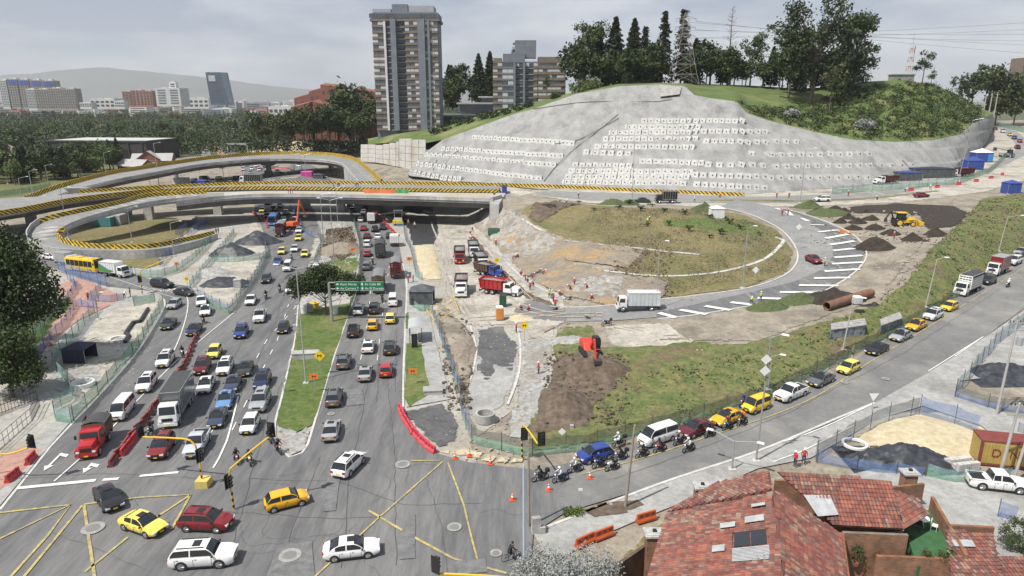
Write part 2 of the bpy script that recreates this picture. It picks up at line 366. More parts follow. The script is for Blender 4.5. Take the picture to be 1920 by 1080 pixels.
# ------------------------------------------------------------------ sheets of paving, soil and grass laid over it
LAYER=[0]
def inside(x,y,poly):
    r=np.zeros(x.shape,bool);n=len(poly)
    for i in range(n):
        (x0,y0),(x1,y1)=poly[i],poly[i-1]
        c=((y0 > y) !=(y1 > y));d=(y1-y0) if y1 !=y0 else 1e-9
        r ^=c & (x < (x1-x0)*(y-y0)/d+x0)
    return r
def sheet(name,mat,poly,rag=0.,step=1.6,up=None,hump=0.,rough=0.,world=False,kind='structure',**tags):
    """a patch of ground cover: outline in photo pixels, laid a little above whatever is under it; rag = metres of uneven edge"""
    LAYER[0] +=1;off=.012+.0022*LAYER[0] if up is None else up
    w=[Vector(p[:2]) for p in poly] if world else [Vector(G(*p)[:2]) for p in poly]
    ring=[]
    st=min(step,1.2) if rag else step
    for a,b in zip(w,w[1:]+w[:1]):
        n=max(1,int((b-a).length/st))
        for k in range(n):ring.append(a.lerp(b,k/n))
    if rag:
        x=np.array([p.x for p in ring]);y=np.array([p.y for p in ring]);dx=2*rag*fbm(x*.35,y*.35,3+LAYER[0]);dy=2*rag*fbm(x*.35,y*.35,9+LAYER[0])
        ring=[Vector((p.x+a,p.y+b)) for p,a,b in zip(ring,dx,dy)]
    pl=[(p.x,p.y) for p in ring];xs=[p[0] for p in pl];ys=[p[1] for p in pl]
    g=max(step,math.sqrt((max(xs)-min(xs))*(max(ys)-min(ys))/9000))
    gX,gY=np.meshgrid(np.arange(min(xs)+g/2,max(xs),g),np.arange(min(ys)+g/2,max(ys),g));gX,gY=gX.ravel(),gY.ravel()
    ok=inside(gX,gY,pl);gX,gY=gX[ok],gY[ok]
    n=len(ring);vv,_,ff,ov,_,_=delaunay_2d_cdt(ring+[Vector((a,b)) for a,b in zip(gX,gY)],[(i,(i+1) % n) for i in range(n)],[],1,1e-5)
    x=np.array([v.x for v in vv]);y=np.array([v.y for v in vv]);z=T(x,y)+off
    if rough:
        e_=np.array([0. if any(i < n for i in o) else 1. for o in ov]);z=z+e_*rough*(.25+2.2*np.abs(fbm(x*.55,y*.22,8,4))+1.6*fbm(x*1.3,y*1.3,2,3))
    if hump:
        rx=np.array([p[0] for p in pl]);ry=np.array([p[1] for p in pl])
        d=np.sqrt(((x[:,None]-rx[None])**2+(y[:,None]-ry[None])**2).min(1));z=z+np.minimum(hump,d*.8)*(1+1.4*fbm(x*.5,y*.5,5))
    me=bpy.data.meshes.new(name);me.from_pydata(np.stack([x,y,z],-1).tolist(),[],[f for f in ff if len(f) > 2]);me.materials.append(soft(mat) if rag >=.3 and not hump else mat)
    if rag >=.3:
        at=me.attributes.new('edge','FLOAT','POINT');at.data.foreach_set('value',[0. if any(i < n for i in o) else 1. for o in ov])
    me.polygons.foreach_set('use_smooth',[True]*len(me.polygons))
    bm=bmesh.new();bm.from_mesh(me);bmesh.ops.recalc_face_normals(bm,faces=bm.faces)
    if sum(f.normal.z for f in bm.faces) < 0:bmesh.ops.reverse_faces(bm,faces=bm.faces)
    bm.to_mesh(me);bm.free()
    return link(name,me,kind=kind,**tags)
def line(mb,pl,w,up=.05,world=False,step=2.,dash=None):
    """a painted line along photo pixels"""
    pts=[Vector(p) for p in pl] if world else GL(pl)
    pts=resample(pts,.5) if dash else catmull(pts,step)
    LZ=up
    if dash:
        on,offd=dash;k=int((on+offd)/.5);n=int(on/.5)
        for i in range(0,len(pts)-n,k):mb.sweep([onT(p,LZ) for p in pts[i:i+n+1]],[(-w/2,0),(w/2,0)])
    else:mb.sweep([onT(p,LZ) for p in pts],[(-w/2,0),(w/2,0)])
def kerb(name,pl,w=.25,h=.14,mat=None,step=2.,world=False):
    pts=catmull(pl if world else GL(pl),step)
    b=MB();b.sweep([onT(p,0) for p in pts],[(-w/2,0),(-w/2,h),(w/2,h),(w/2,0)]);return b.build(name,mat or m_kerb,kind='structure')
# site ground, widest first
sheet('lot_ground',m_dusty,[(-60,1130),(-60,640),(40,560),(100,500),(60,470),(120,440),(420,400),(560,372),(900,376),(1040,560),(1050,700),(880,830),(1000,1130)],step=4)
sheet('park_ground',m_bank,[(-700,420),(-500,300),(-100,300),(250,312),(60,372),(-80,395)],1.,step=8)
sheet('upper_site_ground',m_pale,[(930,374),(1100,381),(1300,387),(1450,388),(1560,386),(1700,379),(1850,360),(1930,338),(1945,290),(1930,245),(1862,240),(1853,262),(1832,290),(1790,322),(1700,338),(1600,350),(1400,364),(1200,358),(1060,349),(930,348)],.4)
sheet('upper_road',m_deck,[(925,357),(1060,359),(1200,363),(1400,369),(1600,363),(1700,352),(1800,337),(1880,312),(1935,285),(1925,262),(1905,246),(1880,236),(1872,240),(1890,256),(1905,272),(1900,292),(1850,318),(1760,345),(1690,362),(1600,376),(1500,381),(1300,381),(1100,376),(925,370)])
sheet('median_strip',m_grassdry,[(1330,374),(1500,375),(1620,371),(1760,356),(1764,359),(1620,375),(1500,379),(1330,377)],.3)
sheet('mound_turf',m_grassdry,[(1000,383),(1100,384),(1250,392),(1340,394),(1400,404),(1460,432),(1490,474),(1474,512),(1400,540),(1240,560),(1150,574),(1060,556),(1050,520),(1200,525),(1120,490),(1060,450),(1000,420),(975,400)],.5)
sheet('dark_turf',m_turf,[(1110,407),(1180,418),(1260,441),(1232,466),(1140,452),(1052,432)],.3)
sheet('green_turf',m_grass,[(1240,412),(1330,408),(1400,412),(1440,425),(1400,440),(1310,428),(1250,425)],1.5)
sheet('mid_slope_turf',m_turf,[(1205,470),(1320,480),(1430,470),(1450,462),(1425,490),(1300,514),(1180,511)],.5)  # darker new turf laid between the upper and lower drains
sheet('cut_slope',m_cut,[(905,396),(940,392),(985,420),(1060,449),(1150,462),(1215,470),(1175,505),(1060,488),(1140,512),(1255,528),(1240,560),(1140,574),(1060,556),(1000,530),(960,495),(920,455),(888,425)],.6,step=1.,rough=.8)
sheet('pale_cut_slope',m_cutw,[(900,394),(940,385),(975,408),(1010,432),(1052,449),(1030,475),(990,490),(945,470),(905,440),(880,415)],.8,step=.9,rough=.9)
sheet('grey_cut_slope',m_gravel,[(1080,520),(1180,525),(1150,565),(1060,548)],.8,step=.9,rough=.9)
sheet('dark_soil_patch',m_brown,[(1190,466),(1222,472),(1180,508),(1150,506)],.8)
sheet('brown_soil_patch',m_brown,[(1180,522),(1255,524),(1250,556),(1170,572),(1165,545)],.8)
sheet('scree',m_brown,[(1000,385),(1040,378),(1090,384),(1050,395),(1010,420),(990,408)],.6,step=.9,rough=.9)
sheet('loop_road',m_deck,[(1030,555),(1060,578),(1240,563),(1400,542),(1480,512),(1496,474),(1467,432),(1405,402),(1350,389),(1380,374),(1450,388),(1530,409),(1592,436),(1622,472),(1606,505),(1540,545),(1420,570),(1300,590),(1150,601),(1060,604),(1000,596),(985,575)])
sheet('loop_shoulder',m_asph,[(1232,598),(1300,591),(1420,571),(1540,546),(1606,506),(1622,472),(1592,437),(1530,410),(1470,393),(1455,391),(1500,404),(1530,425),(1560,450),(1562,480),(1545,503),(1490,528),(1420,545),(1300,572),(1230,585)])
sheet('bench_ground',m_dirt,[(1060,606),(1150,603),(1300,593),(1420,573),(1540,549),(1606,508),(1624,474),(1594,438),(1532,410),(1470,390),(1560,387),(1700,380),(1790,372),(1720,470),(1650,565),(1560,590),(1420,640),(1300,640),(1210,640),(1130,660),(1060,640)],.6)
sheet('pale_track',m_pale,[(1130,612),(1240,604),(1300,640),(1230,680),(1150,650)],1.2)
sheet('grass_bank',m_bank,[(1030,640),(1060,615),(1115,612),(1130,650),(1210,650),(1300,648),(1400,645),(1450,630),(1560,598),(1640,572),(1700,528),(1740,470),(1800,420),(1840,372),(1925,362),(1990,420),(1925,476),(1750,586),(1600,666),(1450,744),(1300,792),(1200,817),(1110,834),(1000,845),(985,800),(1040,720)],.5,rough=.35)
sheet('green_bank',m_grass,[(1115,770),(1180,720),(1280,690),(1360,740),(1300,782),(1200,812),(1120,822)],2.)
sheet('bench_grass',m_grass,[(1220,650),(1330,640),(1420,650),(1560,605),(1580,640),(1440,690),(1320,700),(1240,690)],1.6)
sheet('dark_soil_field',m_soil,[(1590,388),(1680,381),(1790,386),(1820,402),(1790,425),(1740,432),(1720,405),(1640,400),(1600,402)],1.2)
sheet('spoil_slope',m_brown,[(1055,660),(1130,660),(1175,690),(1160,725),(1100,770),(1110,800),(1040,820),(985,822),(1015,760),(1035,700)],1.,step=.9,rough=.7)
sheet('site_yard',m_pale,[(812,402),(870,398),(905,440),(950,480),(1000,533),(1060,556),(1060,604),(1000,640),(960,600),(905,610),(880,600),(850,570),(838,520),(812,455),(800,420)],.6)
sheet('haul_road',m_pale,[(800,560),(1000,560),(1040,610),(1045,650),(965,610),(885,610),(860,600),(808,600)],.8)
sheet('brown_verge',m_dirt,[(816,560),(850,590),(885,640),(890,680),(870,760),(862,780),(845,690),(826,620)],.8,step=.9,rough=.6)
sheet('grey_track',m_conc,[(890,615),(940,625),(970,640),(972,700),(950,760),(900,790),(875,780),(880,720),(894,660)],.5)
sheet('patched_asphalt',m_asphnew,[(896,616),(950,612),(968,640),(970,672),(958,705),(930,690),(905,725),(892,690)],1.6)
sheet('rubble_strip',m_gravel,[(965,640),(1040,630),(1035,690),(1025,740),(975,815),(950,820),(968,730)],.6)
sheet('footpath',m_conc,[(1020,690),(1034,700),(1030,745),(1000,790),(975,822),(955,820),(985,780),(1010,735)])
sheet('kerb_trench',m_brown,[(878,446),(925,503),(985,560),(1045,580),(1048,572),(992,549),(933,494),(886,438)],.3);sheet('concrete_strip',m_conc,[(893,440),(940,492),(998,545),(1060,563),(1062,557),(1004,538),(948,487),(900,436)],.2);sheet('grey_apron',m_asph2,[(985,560),(1060,580),(1060,603),(1000,600),(960,585)],.8)
sheet('sand_bed',m_sand,[(778,462),(812,460),(828,515),(826,524),(792,526),(782,490)],.3,hump=.35)
sheet('fresh_asphalt',m_asphwet,[(700,368),(800,368),(818,398),(824,430),(815,458),(772,460),(765,430),(745,410),(712,404)],.3)
# the avenue, the slip road and the junction
sheet('avenue',m_asph,[(-80,1020),(0,958),(95,839),(137,794),(185,744),(259,659),(306,580),(308,562),(296,547),(205,538),(111,506),(30,484),(-80,474),(-80,452),(60,466),(120,481),(200,497),(253,515),(300,530),(357,537),(372,556),(430,589),(478,520),(503,470),(492,430),(478,398),(476,352),(560,352),(590,395),(601,440),(601,466),(588,492),(572,540),(559,573),(554,632),(541,690),(528,747),(515,802),(520,840),(543,860),(566,852),(576,838),(598,765),(622,684),(650,600),(673,538),(675,492),(674,457),(662,414),(640,350),(700,350),(712,409),(744,442),(755,494),(762,560),(757,680),(756,765),(775,805),(815,850),(880,868),(1000,882),(1086,866),(1100,900),(1060,962),(1000,1000),(990,1130),(-80,1130)],step=3)
sheet('avenue_beyond_bridge',m_asph,[(476,352),(455,318),(440,300),(425,285),(438,285),(470,300),(500,320),(545,312),(540,295),(560,290),(600,318),(640,350)],step=5)
sheet('diagonal_road',m_asph2,[(1086,866),(1200,832),(1330,797),(1450,756),(1570,696),(1707,612),(1780,568),(1925,490),(2080,400),(2080,470),(1925,575),(1845,634),(1740,700),(1640,757),(1420,848),(1240,908),(1060,962),(1040,930)],step=3)
sheet('side_road',m_conc,[(1560,795),(1640,757),(1740,700),(1845,634),(1925,580),(1990,640),(1925,700),(1800,715),(1790,742),(1925,790),(1960,830),(1925,870),(1840,800),(1730,762),(1640,790),(1520,860),(1420,880),(1300,935),(1200,975),(1130,1005),(1030,1060),(1000,1000),(1240,908),(1420,848)],step=3)
sheet('yard_paving',m_conc,[(1560,900),(1640,880),(1750,895),(1830,890),(1960,900),(1990,1130),(1700,1130),(1600,960)])
sheet('sandy_corner',m_sand,[(820,850),(870,840),(960,860),(1010,868),(950,872),(880,862)],.5)
sheet('patched_corner',m_asphnew,[(758,772),(830,755),(868,800),(862,830),(818,842),(790,815)],.4)
sheet('red_walkway',m_brickred,[(95,540),(150,520),(205,545),(235,560),(150,600),(95,640),(60,690),(40,680),(80,620),(130,570)],.2)
sheet('walkway',m_conc,[(-60,960),(20,880),(60,830),(115,780),(150,745),(100,730),(120,650),(165,600),(230,560),(290,548),(300,560),(250,655),(180,742),(130,795),(92,838),(0,950)],step=3)
sheet('red_crossing',m_brickred,[(-40,880),(50,835),(80,845),(30,900),(-40,950)],.1)
sheet('site_pit',m_pale,[(115,710),(135,660),(180,600),(215,580),(290,560),(302,580),(258,655),(185,742),(140,790),(150,740)],.6)
sheet('pit_soil',m_gravel,[(120,700),(165,680),(200,690),(165,730),(140,745)],1.)
sheet('garden_lawn',m_grass,[(45,590),(130,555),(140,570),(110,600),(70,650),(40,690),(-40,720),(-40,640)],.4)
sheet('lawn_in_loop',m_grassdry,[(120,448),(150,428),(230,414),(320,410),(365,415),(352,440),(300,456),(200,458),(145,455)],.6)
sheet('lawn_below_loop',m_grassdry,[(160,483),(300,482),(310,495),(270,505),(200,497)],.5)
sheet('island_site',m_pale,[(380,540),(440,470),(465,425),(478,400),(490,430),(500,470),(478,518),(430,585),(374,553)],.5)
sheet('median_site',m_gravel,[(600,440),(590,398),(612,385),(655,392),(664,420),(674,457),(675,495),(640,560),(600,575),(575,570),(575,540),(588,492),(601,466)],.5)
sheet('median_scrub',m_brown,[(612,430),(660,425),(672,460),(672,480),(618,490),(606,460)],.8)
sheet('median_lawn',m_grass,[(562,575),(600,578),(655,570),(668,545),(650,600),(622,684),(598,762),(585,800),(555,812),(519,800),(530,747),(543,690),(556,632)],.25,up=.15)
sheet('median_lawn_corner',m_grass,[(615,490),(672,482),(674,500),(650,530),(618,515)],.5)
sheet('bare_tip',m_gravel,[(519,800),(560,812),(588,790),(574,842),(543,857),(524,835)],.3,up=.155)
sheet('sidewalk',m_conc,[(762,528),(780,525),(800,560),(812,620),(832,700),(845,750),(762,765),(757,680)],.1)
sheet('verge_lawn',m_grass,[(760,590),(766,586),(766,618),(760,618)],.1)
sheet('verge_lawn',m_grass,[(762,645),(790,645),(806,735),(806,740),(768,765),(758,745)],.2)
sheet('sand_shoulder',m_dusty,[(590,440),(601,445),(602,466),(588,492),(560,560),(552,640),(540,690),(546,640),(552,570),(575,500)],.4)
for pl in ([(559,573),(554,632),(541,690),(528,747),(515,802),(522,840),(543,859),(566,851),(577,835),(598,765),(622,684),(650,600),(670,545)],
           [(755,494),(762,528),(762,560),(757,680),(756,765)],[(95,839),(137,794),(185,744),(259,659),(306,582),(308,562)],[(0,958),(95,839)]):
    kerb('kerb',pl)
for pl in ([(1030,556),(1060,577),(1240,562),(1400,541),(1478,512),(1495,474),(1465,432),(1405,402),(1350,389)],[(1232,599),(1300,592),(1420,572),(1540,548),(1607,507),(1624,472),(1594,437),(1530,409),(1470,391)],
           [(965,600),(975,640),(973,700),(952,760)],[(882,612),(893,660),(880,720)],[(930,470),(985,525),(1060,560)],[(880,440),(920,500),(985,560)],[(1000,1000),(1240,908),(1420,848),(1560,790),(1640,757)]):
    kerb('kerb',pl,.3,.16)
for i,pl in enumerate(([(978,410),(1030,440),(1062,451),(1200,466),(1312,478)],[(1050,489),(1150,510),(1300,516),(1420,492),(1462,462),(1468,450),(1455,445)])):
    kerb('drain_channel',pl,.8,.12)
# ------------------------------------------------------------------ painted markings
mw,my=MB(),MB()
LN=.165
for a in ([(442,585),(343,668),(275,735),(190,825),(102,905)],):line(mw,a,.15,LN)
line(mw,[(300,540),(345,552),(352,580),(335,640),(308,690)],.15,LN)
line(mw,[(205,520),(280,545),(330,560)],.12,LN)
for a in ([(556,575),(500,640),(455,720),(405,800),(365,860)],[(585,500),(545,560),(520,640),(470,740),(425,830)]):line(mw,a,.13,LN,dash=(2.,4.))
line(mw,[(447,745),(425,830),(400,880)],.2,LN)
line(mw,[(405,790),(380,820)],.2,LN)
for a in ([(700,500),(690,600),(672,700)],[(730,500),(716,600),(705,700)]):line(mw,a,.12,LN,dash=(2.,5.))
line(mw,[(32,918),(180,903)],.5,LN);line(mw,[(193,902),(223,900)],.45,LN);line(mw,[(262,895),(335,888)],.4,LN)
for i in range(7):line(mw,[(266+i*10,552-i*1.5),(290+i*10,549-i*1.)],.45,LN)
for i in range(3):line(mw,[(262+i*22,537+i*4),(292+i*22,545+i*4)],.12,LN)
LEAD=[((1455,391),(1462,394)),((1476,397),(1484,405)),((1503,410),(1516,416)),((1520,422),(1545,423)),((1534,436),(1572,432)),((1548,448),(1590,440)),((1556,460),(1602,453)),((1562,471),(1612,466)),((1564,484),(1617,480)),((1560,496),(1618,493)),((1546,510),(1612,506)),((1526,523),(1594,522)),((1498,536),(1572,537)),((1462,549),(1536,550)),((1420,560),(1472,562)),((1370,568),(1420,574)),((1322,575),(1370,583)),((1275,582),(1325,591)),((1235,588),(1268,597))]
for a,b in LEAD:line(mw,[a,b],1.25 if a[1] > 430 else 1.1,LN)
for a in ([(1843,633),(1740,698)],[(1843,633),(1790,670)],[(1640,757),(1540,805),(1470,830)],[(1600,800),(1500,850),(1450,868)]):line(mw,a,.14,LN)
line(my,[(1925,500),(1780,590),(1640,675),(1510,755),(1300,830),(1180,868),(1090,892)],.15,LN)
for a in ([(0,1013),(133,949),(20,1085)],[(-10,965),(133,949)],[(155,950),(45,1085)],[(158,950),(178,1085)],[(158,948),(358,930),(322,995)],[(358,930),(290,975)],[(240,1010),(160,1075)],
          [(830,868),(712,972),(590,1085)],[(692,960),(712,972),(850,1050),(950,1078)],[(840,870),(870,950),(884,1010),(896,1055)],[(770,866),(822,866)],[(1000,358),(925,358)]):line(my,a,.24 if a[0][0] < 700 else .17,LN,step=4)
m_rut=M('wheel_ruts',(.30,.277,.235),(.37,.345,.30),2.,.95,.3,8.,space='world',grain=.4);mr_=MB()
for pl in ([(815,415),(835,480),(855,560),(890,620)],[(850,412),(880,470),(930,545),(1010,585),(1130,590)],[(830,410),(850,500),(880,570),(915,612)],[(880,600),(1000,590),(1060,585)],[(840,440),(845,540),(870,610)]):
    for o_ in (-.9,.9):
        pts=catmull(GL(pl),1.5);tg=[(pts[min(i+1,len(pts)-1)]-pts[max(i-1,0)]).normalized() for i in range(len(pts))];mr_.sweep([onT(p+Vector((t_.y,-t_.x,0))*(o_+.25*math.sin(i*.21)),LN-.03) for i,(p,t_) in enumerate(zip(pts,tg))],[(-.22,0),(.22,0)])
mr_.build('wheel_ruts',m_rut,kind='structure')
# lane arrow in front of the red truck
o=G(95,862);d=(G(78,890)-G(118,850)).normalized();s_=Vector((d.y,-d.x,0))
def arrow(o,d,s_,L=3.):
    q=lambda a,b:tuple(o+d*a+s_*b+Vector((0,0,LN)))
    mw.quad(q(-L/2,-.12),q(L/2-1,-.12),q(L/2-1,.12),q(-L/2,.12));mw.add([q(L/2-1,-.45),q(L/2,0),q(L/2-1,.45)],[(0,1,2)]);mw.quad(q(-L/2+.4,-.9),q(-L/2+1.0,-.9),q(-L/2+.6,-.1),q(-L/2+.1,-.1))
arrow(G(100,868),d,s_,3.6);arrow(G(165,880),d,s_,2.)
mw.build('white_road_marking',m_wpaint,kind='structure');my.build('yellow_road_marking',m_ypaint,kind='structure')
m_iron=M('manhole_iron',(.25,.245,.235),(.33,.32,.30),3.,.8,.3,10.,space='world')
m_seal=M('sealed_patch',(.135,.135,.137),(.165,.165,.165),.8,.9,.1,20.,space='world')
for a,b,r in ((175,993,.95),(755,873,.8),(852,991,.65),(544,1044,.9),(621,778,.45),(1660,712,.5),(1583,719,.5),(930,1040,.5)):
    c=G(a,b,LN+.004);k=MB();k.tube(c,c+Vector((0,0,.012)),r,r,20);k.tube(c,c+Vector((0,0,.02)),r*.62,r*.62,16,m=1);k.build('manhole_cover',[m_iron,M('manhole_lid',(.17,.165,.16),(.22,.22,.21),6.,.6,.5,25.)],kind='structure')
for q in ([(640,733),(680,730),(684,760),(650,763)],[(520,1025),(585,1018),(590,1085),(500,1085)],[(744,1010),(778,965),(780,1050),(750,1052)],[(615,880),(640,878),(630,960),(606,962)],[(850,1055),(910,1050),(915,1075),(858,1080)]):sheet('asphalt_patch',m_seal,q,.15,up=LN+.002)
# tar-sealed joints, cracks and tyre arcs of the old asphalt
m_tar=M('crack_sealer',(.10,.10,.10),(.13,.13,.128),2.,.9,space='world')
tb=MB();rt=random.Random(23)
for pl in ([(560,640),(500,790),(480,860),(420,1080)],[(600,860),(560,960),(520,1080)],[(690,720),(655,900),(640,1080)],[(725,700),(740,860),(742,1080)],[(470,900),(640,905),(760,950),(905,945)],[(400,960),(620,975),(740,972)],[(0,900),(200,890),(400,900)],[(640,560),(590,700)],[(520,520),(470,620),(380,760),(290,880)],[(545,520),(510,620),(430,790)],[(720,560),(705,760)],[(745,560),(740,740)],[(1150,900),(1320,840),(1480,775),(1700,660),(1880,540)],[(800,900),(830,1000),(840,1080)],[(100,1000),(300,1080)]):
    pts=resample(GL(pl),1.2)
    pts=[p+Vector((rt.uniform(-.12,.12),rt.uniform(-.12,.12),0)) for p in pts]
    tb.sweep([onT(p,LN-.01) for p in pts],[(-.022,0),(.022,0)])
for k in range(22):
    p=G(rt.uniform(120,900),rt.uniform(860,1070)) if k < 26 else G(rt.uniform(480,740),rt.uniform(560,860));a=rt.uniform(0,6.28);pts=[]
    for j in range(rt.randint(5,14)):a +=rt.uniform(-.6,.6);p=p+Vector((math.cos(a),math.sin(a),0))*.6;pts.append(onT(p,LN-.012))
    tb.sweep(pts,[(-.014,0),(.014,0)])
tb.build('asphalt_cracks',m_tar,kind='structure')
# ================================================================== flyovers
m_str=uv_stripes('chevron_paint',(.70,.47,.02),(.035,.033,.03),1.25,1.25)
m_str2=uv_stripes('chevron_paint_reversed',(.70,.47,.02),(.035,.033,.03),1.25,-1.25)
m_bconc=M('bridge_concrete',(.33,.325,.315),(.42,.415,.40),.25,.85,.15,4.,space='world',col3=(.24,.235,.225),s3=.12,t3=(.5,.66),det=8)
m_bdark=M('dark_girder',(.10,.098,.095),(.15,.145,.14),.3,.9,.2,4.,space='world')  # girders take a darker concrete than the deck slabs
m_beige=M('dusty_deck',(.36,.325,.24),(.42,.39,.32),.2,.9,.1,5.,space='world',col3=(.44,.43,.41),s3=.08,det=7)
def pline(pl,step=2.5):return catmull([P(*p) for p in pl],step)
def ribbon(name,A,B,mat,parent,up=0.):
    """deck surface between two edge lines"""
    n=max(len(A),len(B));f=lambda L,t:(lambda q:L[int(q)].lerp(L[min(int(q)+1,len(L)-1)],q-int(q)))(t*(len(L)-1))
    b=MB();v=[]
    for i in range(n):
        a,c=f(A,i/(n-1)),f(B,i/(n-1));v +=[a+Vector((0,0,up)),a.lerp(c,.5)+Vector((0,0,up)),c+Vector((0,0,up))]
    b.add(v,[q for i in range(n-1) for q in ((i*3,i*3+1,i*3+4,i*3+3),(i*3+1,i*3+2,i*3+5,i*3+4))]);return b.build(name,mat,parent)
def slab(name,A,B,th,mat,parent,gird=None,gm=None):
    """deck slab with fascias and, inset below it, a girder"""
    n=max(len(A),len(B));f=lambda L,t:(lambda q:L[int(q)].lerp(L[min(int(q)+1,len(L)-1)],q-int(q)))(t*(len(L)-1))
    rings=[];r2=[]
    for i in range(n):
        a,c=f(A,i/(n-1)),f(B,i/(n-1));u=Vector((0,0,1))
        rings.append([a-u*.01,c-u*.01,c-u*th,a-u*th]);a2,c2=a.lerp(c,.05),a.lerp(c,.95)
        if gird:r2.append([a2-u*(th-.05),c2-u*(th-.05),a.lerp(c,.88)-u*(th+gird),a.lerp(c,.12)-u*(th+gird)])
    MB().loft(rings).build(name,mat,parent)
    if gird:MB().loft(r2).build('girder',gm or m_bdark,parent)
WALLP=[(-.3,0),(-.2,.25),(-.12,1.05),(.12,1.05),(.2,.25),(.3,0)]
def parapet(name,pts,mat,parent,h=1.05,w=.3):
    b=MB();b.sweep(pts,[(-w,0),(-w*.7,h*.3),(-w*.45,h),(w*.45,h),(w*.7,h*.3),(w,0)],m=0);return b.build(name,mat,parent)
u1=lambda L,d:[p+Vector((0,0,d)) for p in L]
# main flyover
mf=thing('flyover','long grey concrete flyover with yellow and black striped parapets crossing the avenue','flyover')
near=pline([(-260,452,7.),(-120,428,7.5),(0,404,8),(44,397,8),(133,379,8),(222,368,8),(289,361,8),(360,358,8),(507,355,8),(720,358,8),(936,361,8)])
far=pline([(-260,402,7.),(-120,386,7.5),(0,372,8),(80,368,8),(169,361,8),(298,353,8),(360,350,8),(435,347,8),(549,345,8),(720,345.5,8),(936,349,8)])
slab('deck',near,far,.5,m_bconc,mf,1.5)
ribbon('road_surface',near,far,m_deck,mf,.02)
near_l,near_r=near[:],near
k=min(range(len(near)),key=lambda i:abs(near[i].x-P(284,364,8).x))
parapet('striped_parapet',near[:k+1],m_str2,mf,1.25,.5);parapet('striped_parapet',near[k:],m_str,mf)
k2=min(range(len(far)),key=lambda i:abs(far[i].x-P(150,362,8).x))
farx=far[k2:]+pline([(936,349,8),(1060,353,8),(1200,360,8),(1280,363,8),(1395,368,8.2)])[1:]
parapet('striped_parapet',farx,m_str2,mf)
# near side deck that carries the loop ramp
f_near=pline([(330,383,8),(420,373,8),(507,369,8),(640,370,8),(800,374,8),(925,378,8)])
f_far=pline([(330,362,8),(420,360,8),(507,358,8),(640,359,8),(800,361,8),(925,362.5,8)])
slab('ramp_deck',f_near,f_far,.6,m_bconc,mf,1.7)
ribbon('ramp_surface',f_near,f_far,m_beige,mf,.02)
parapet('edge_parapet',f_near,m_bconc,mf,.95,.25)
for a,b,c in ((281,412,0),(410,403,0),(430,380,0),(640,397,0),(575,392,0),(150,385,0),(60,420,0)):
    p=P(a,b,c);k=MB()
    k.box(p,(2.6,1.6,5.8));k.box(p+Vector((0,0,4.6)),(5.2,1.7,1.6),top=1.5);k.build('pier',m_bconc,mf)
# banners hung on the near parapet
for a,b,col,nm in ((683,742,(.75,.22,.10),'orange_banner'),(743,766,(.10,.38,.16),'green_banner')):
    p0,p1=P(a,362,8),P(b,362.5,8)
    q=MB();n=8
    q.add([p0.lerp(p1,i/n)+Vector((0,-.2-.15*math.sin(i*1.3),dz)) for dz in (-.1,1.25) for i in range(n+1)],[(i,i+1,n+2+i,n+1+i) for i in range(n)])
    q.build(nm,M(nm,col,tuple(c*.7 for c in col),1.5,.8),None,label=('long orange banner' if a < 700 else 'short green banner')+' hung along the flyover parapet',cat='banner')
# abutment
ab=thing('abutment','pale concrete abutment wall where the flyover meets the mound','abutment')
A0,A1,A2=P(918,380,8),P(930,362,8),P(975,396,8)
k=MB();k.prism([A0,P(935,384,8),A1+Vector((3,0,0)),A1],-.2,8.02);k.build('wall',m_bconc,ab)
k=MB();k.prism([P(918,378,8),P(940,372,8),P(941,369,8),P(918,373,8)],-.1,9.);k.build('wing_wall',m_bconc,ab)
# the loop ramp on the left
lr=thing('loop_ramp','curved concrete loop ramp with striped inner parapet around a round lawn','ramp')
inn=pline([(420,373,8),(360,375,8),(289,383,7.8),(222,397,7.2),(155,416,6),(121,431,4.6),(108,443,3.2),(116,453,2.3),(150,462,1.5),(200,466,1.),(280,465,.7),(350,452,.4),(402,440,.2)],2.)
out=pline([(420,361,8),(284,369,8),(222,383,7.9),(133,402,7.4),(75,418,6),(52,440,4),(60,460,2.7),(100,474,1.8),(150,478,1.3),(200,479,1.),(290,477,.8),(360,463,.5),(408,446,.2)],2.)
slab('deck',inn,out,.6,m_bconc,lr);ribbon('road_surface',inn,out,m_deck,lr,.02)
ki=min(range(len(inn)),key=lambda i:(inn[i]-P(118,433,4.4)).length);parapet('edge_parapet',inn[:ki+1],m_bconc,lr,1.,.25);parapet('striped_parapet',inn[ki:],m_str2,lr,1.15,.4)
ko=min(range(len(out)),key=lambda i:(out[i]-P(75,418,6)).length);parapet('striped_parapet',out[3:ko+1],m_str2,lr,1.1);
b=MB();b.sweep(out[ko:],[(-.15,-7),(-.15,1.3),(.15,1.3),(.15,-7)]);b.build('retaining_wall',m_bconc,lr)
b=MB();b.sweep(inn[ki:],[(.3,0),(.3,-5)]);b.build('inner_wall',m_bconc,lr)
ln=MB()
for i in range(9):
    q=out[ko-22+i*2] if 0 <=ko-22+i*2 < len(out) else out[0];w=inn[min(len(inn)-1,int((ko-22+i*2)/len(out)*len(inn)))]
    d=(w-q).normalized();ln.sweep([q+d*1.2+Vector((0,0,.06)),q+d*4.6+Vector((1.,0,.06))],[(-.2,0),(.2,0)])
ln.build('hatching',m_wpaint,lr)
p=P(240,405,0);k=MB();k.box(p,(2.2,1.6,6.2));k.build('pier',m_bconc,lr)
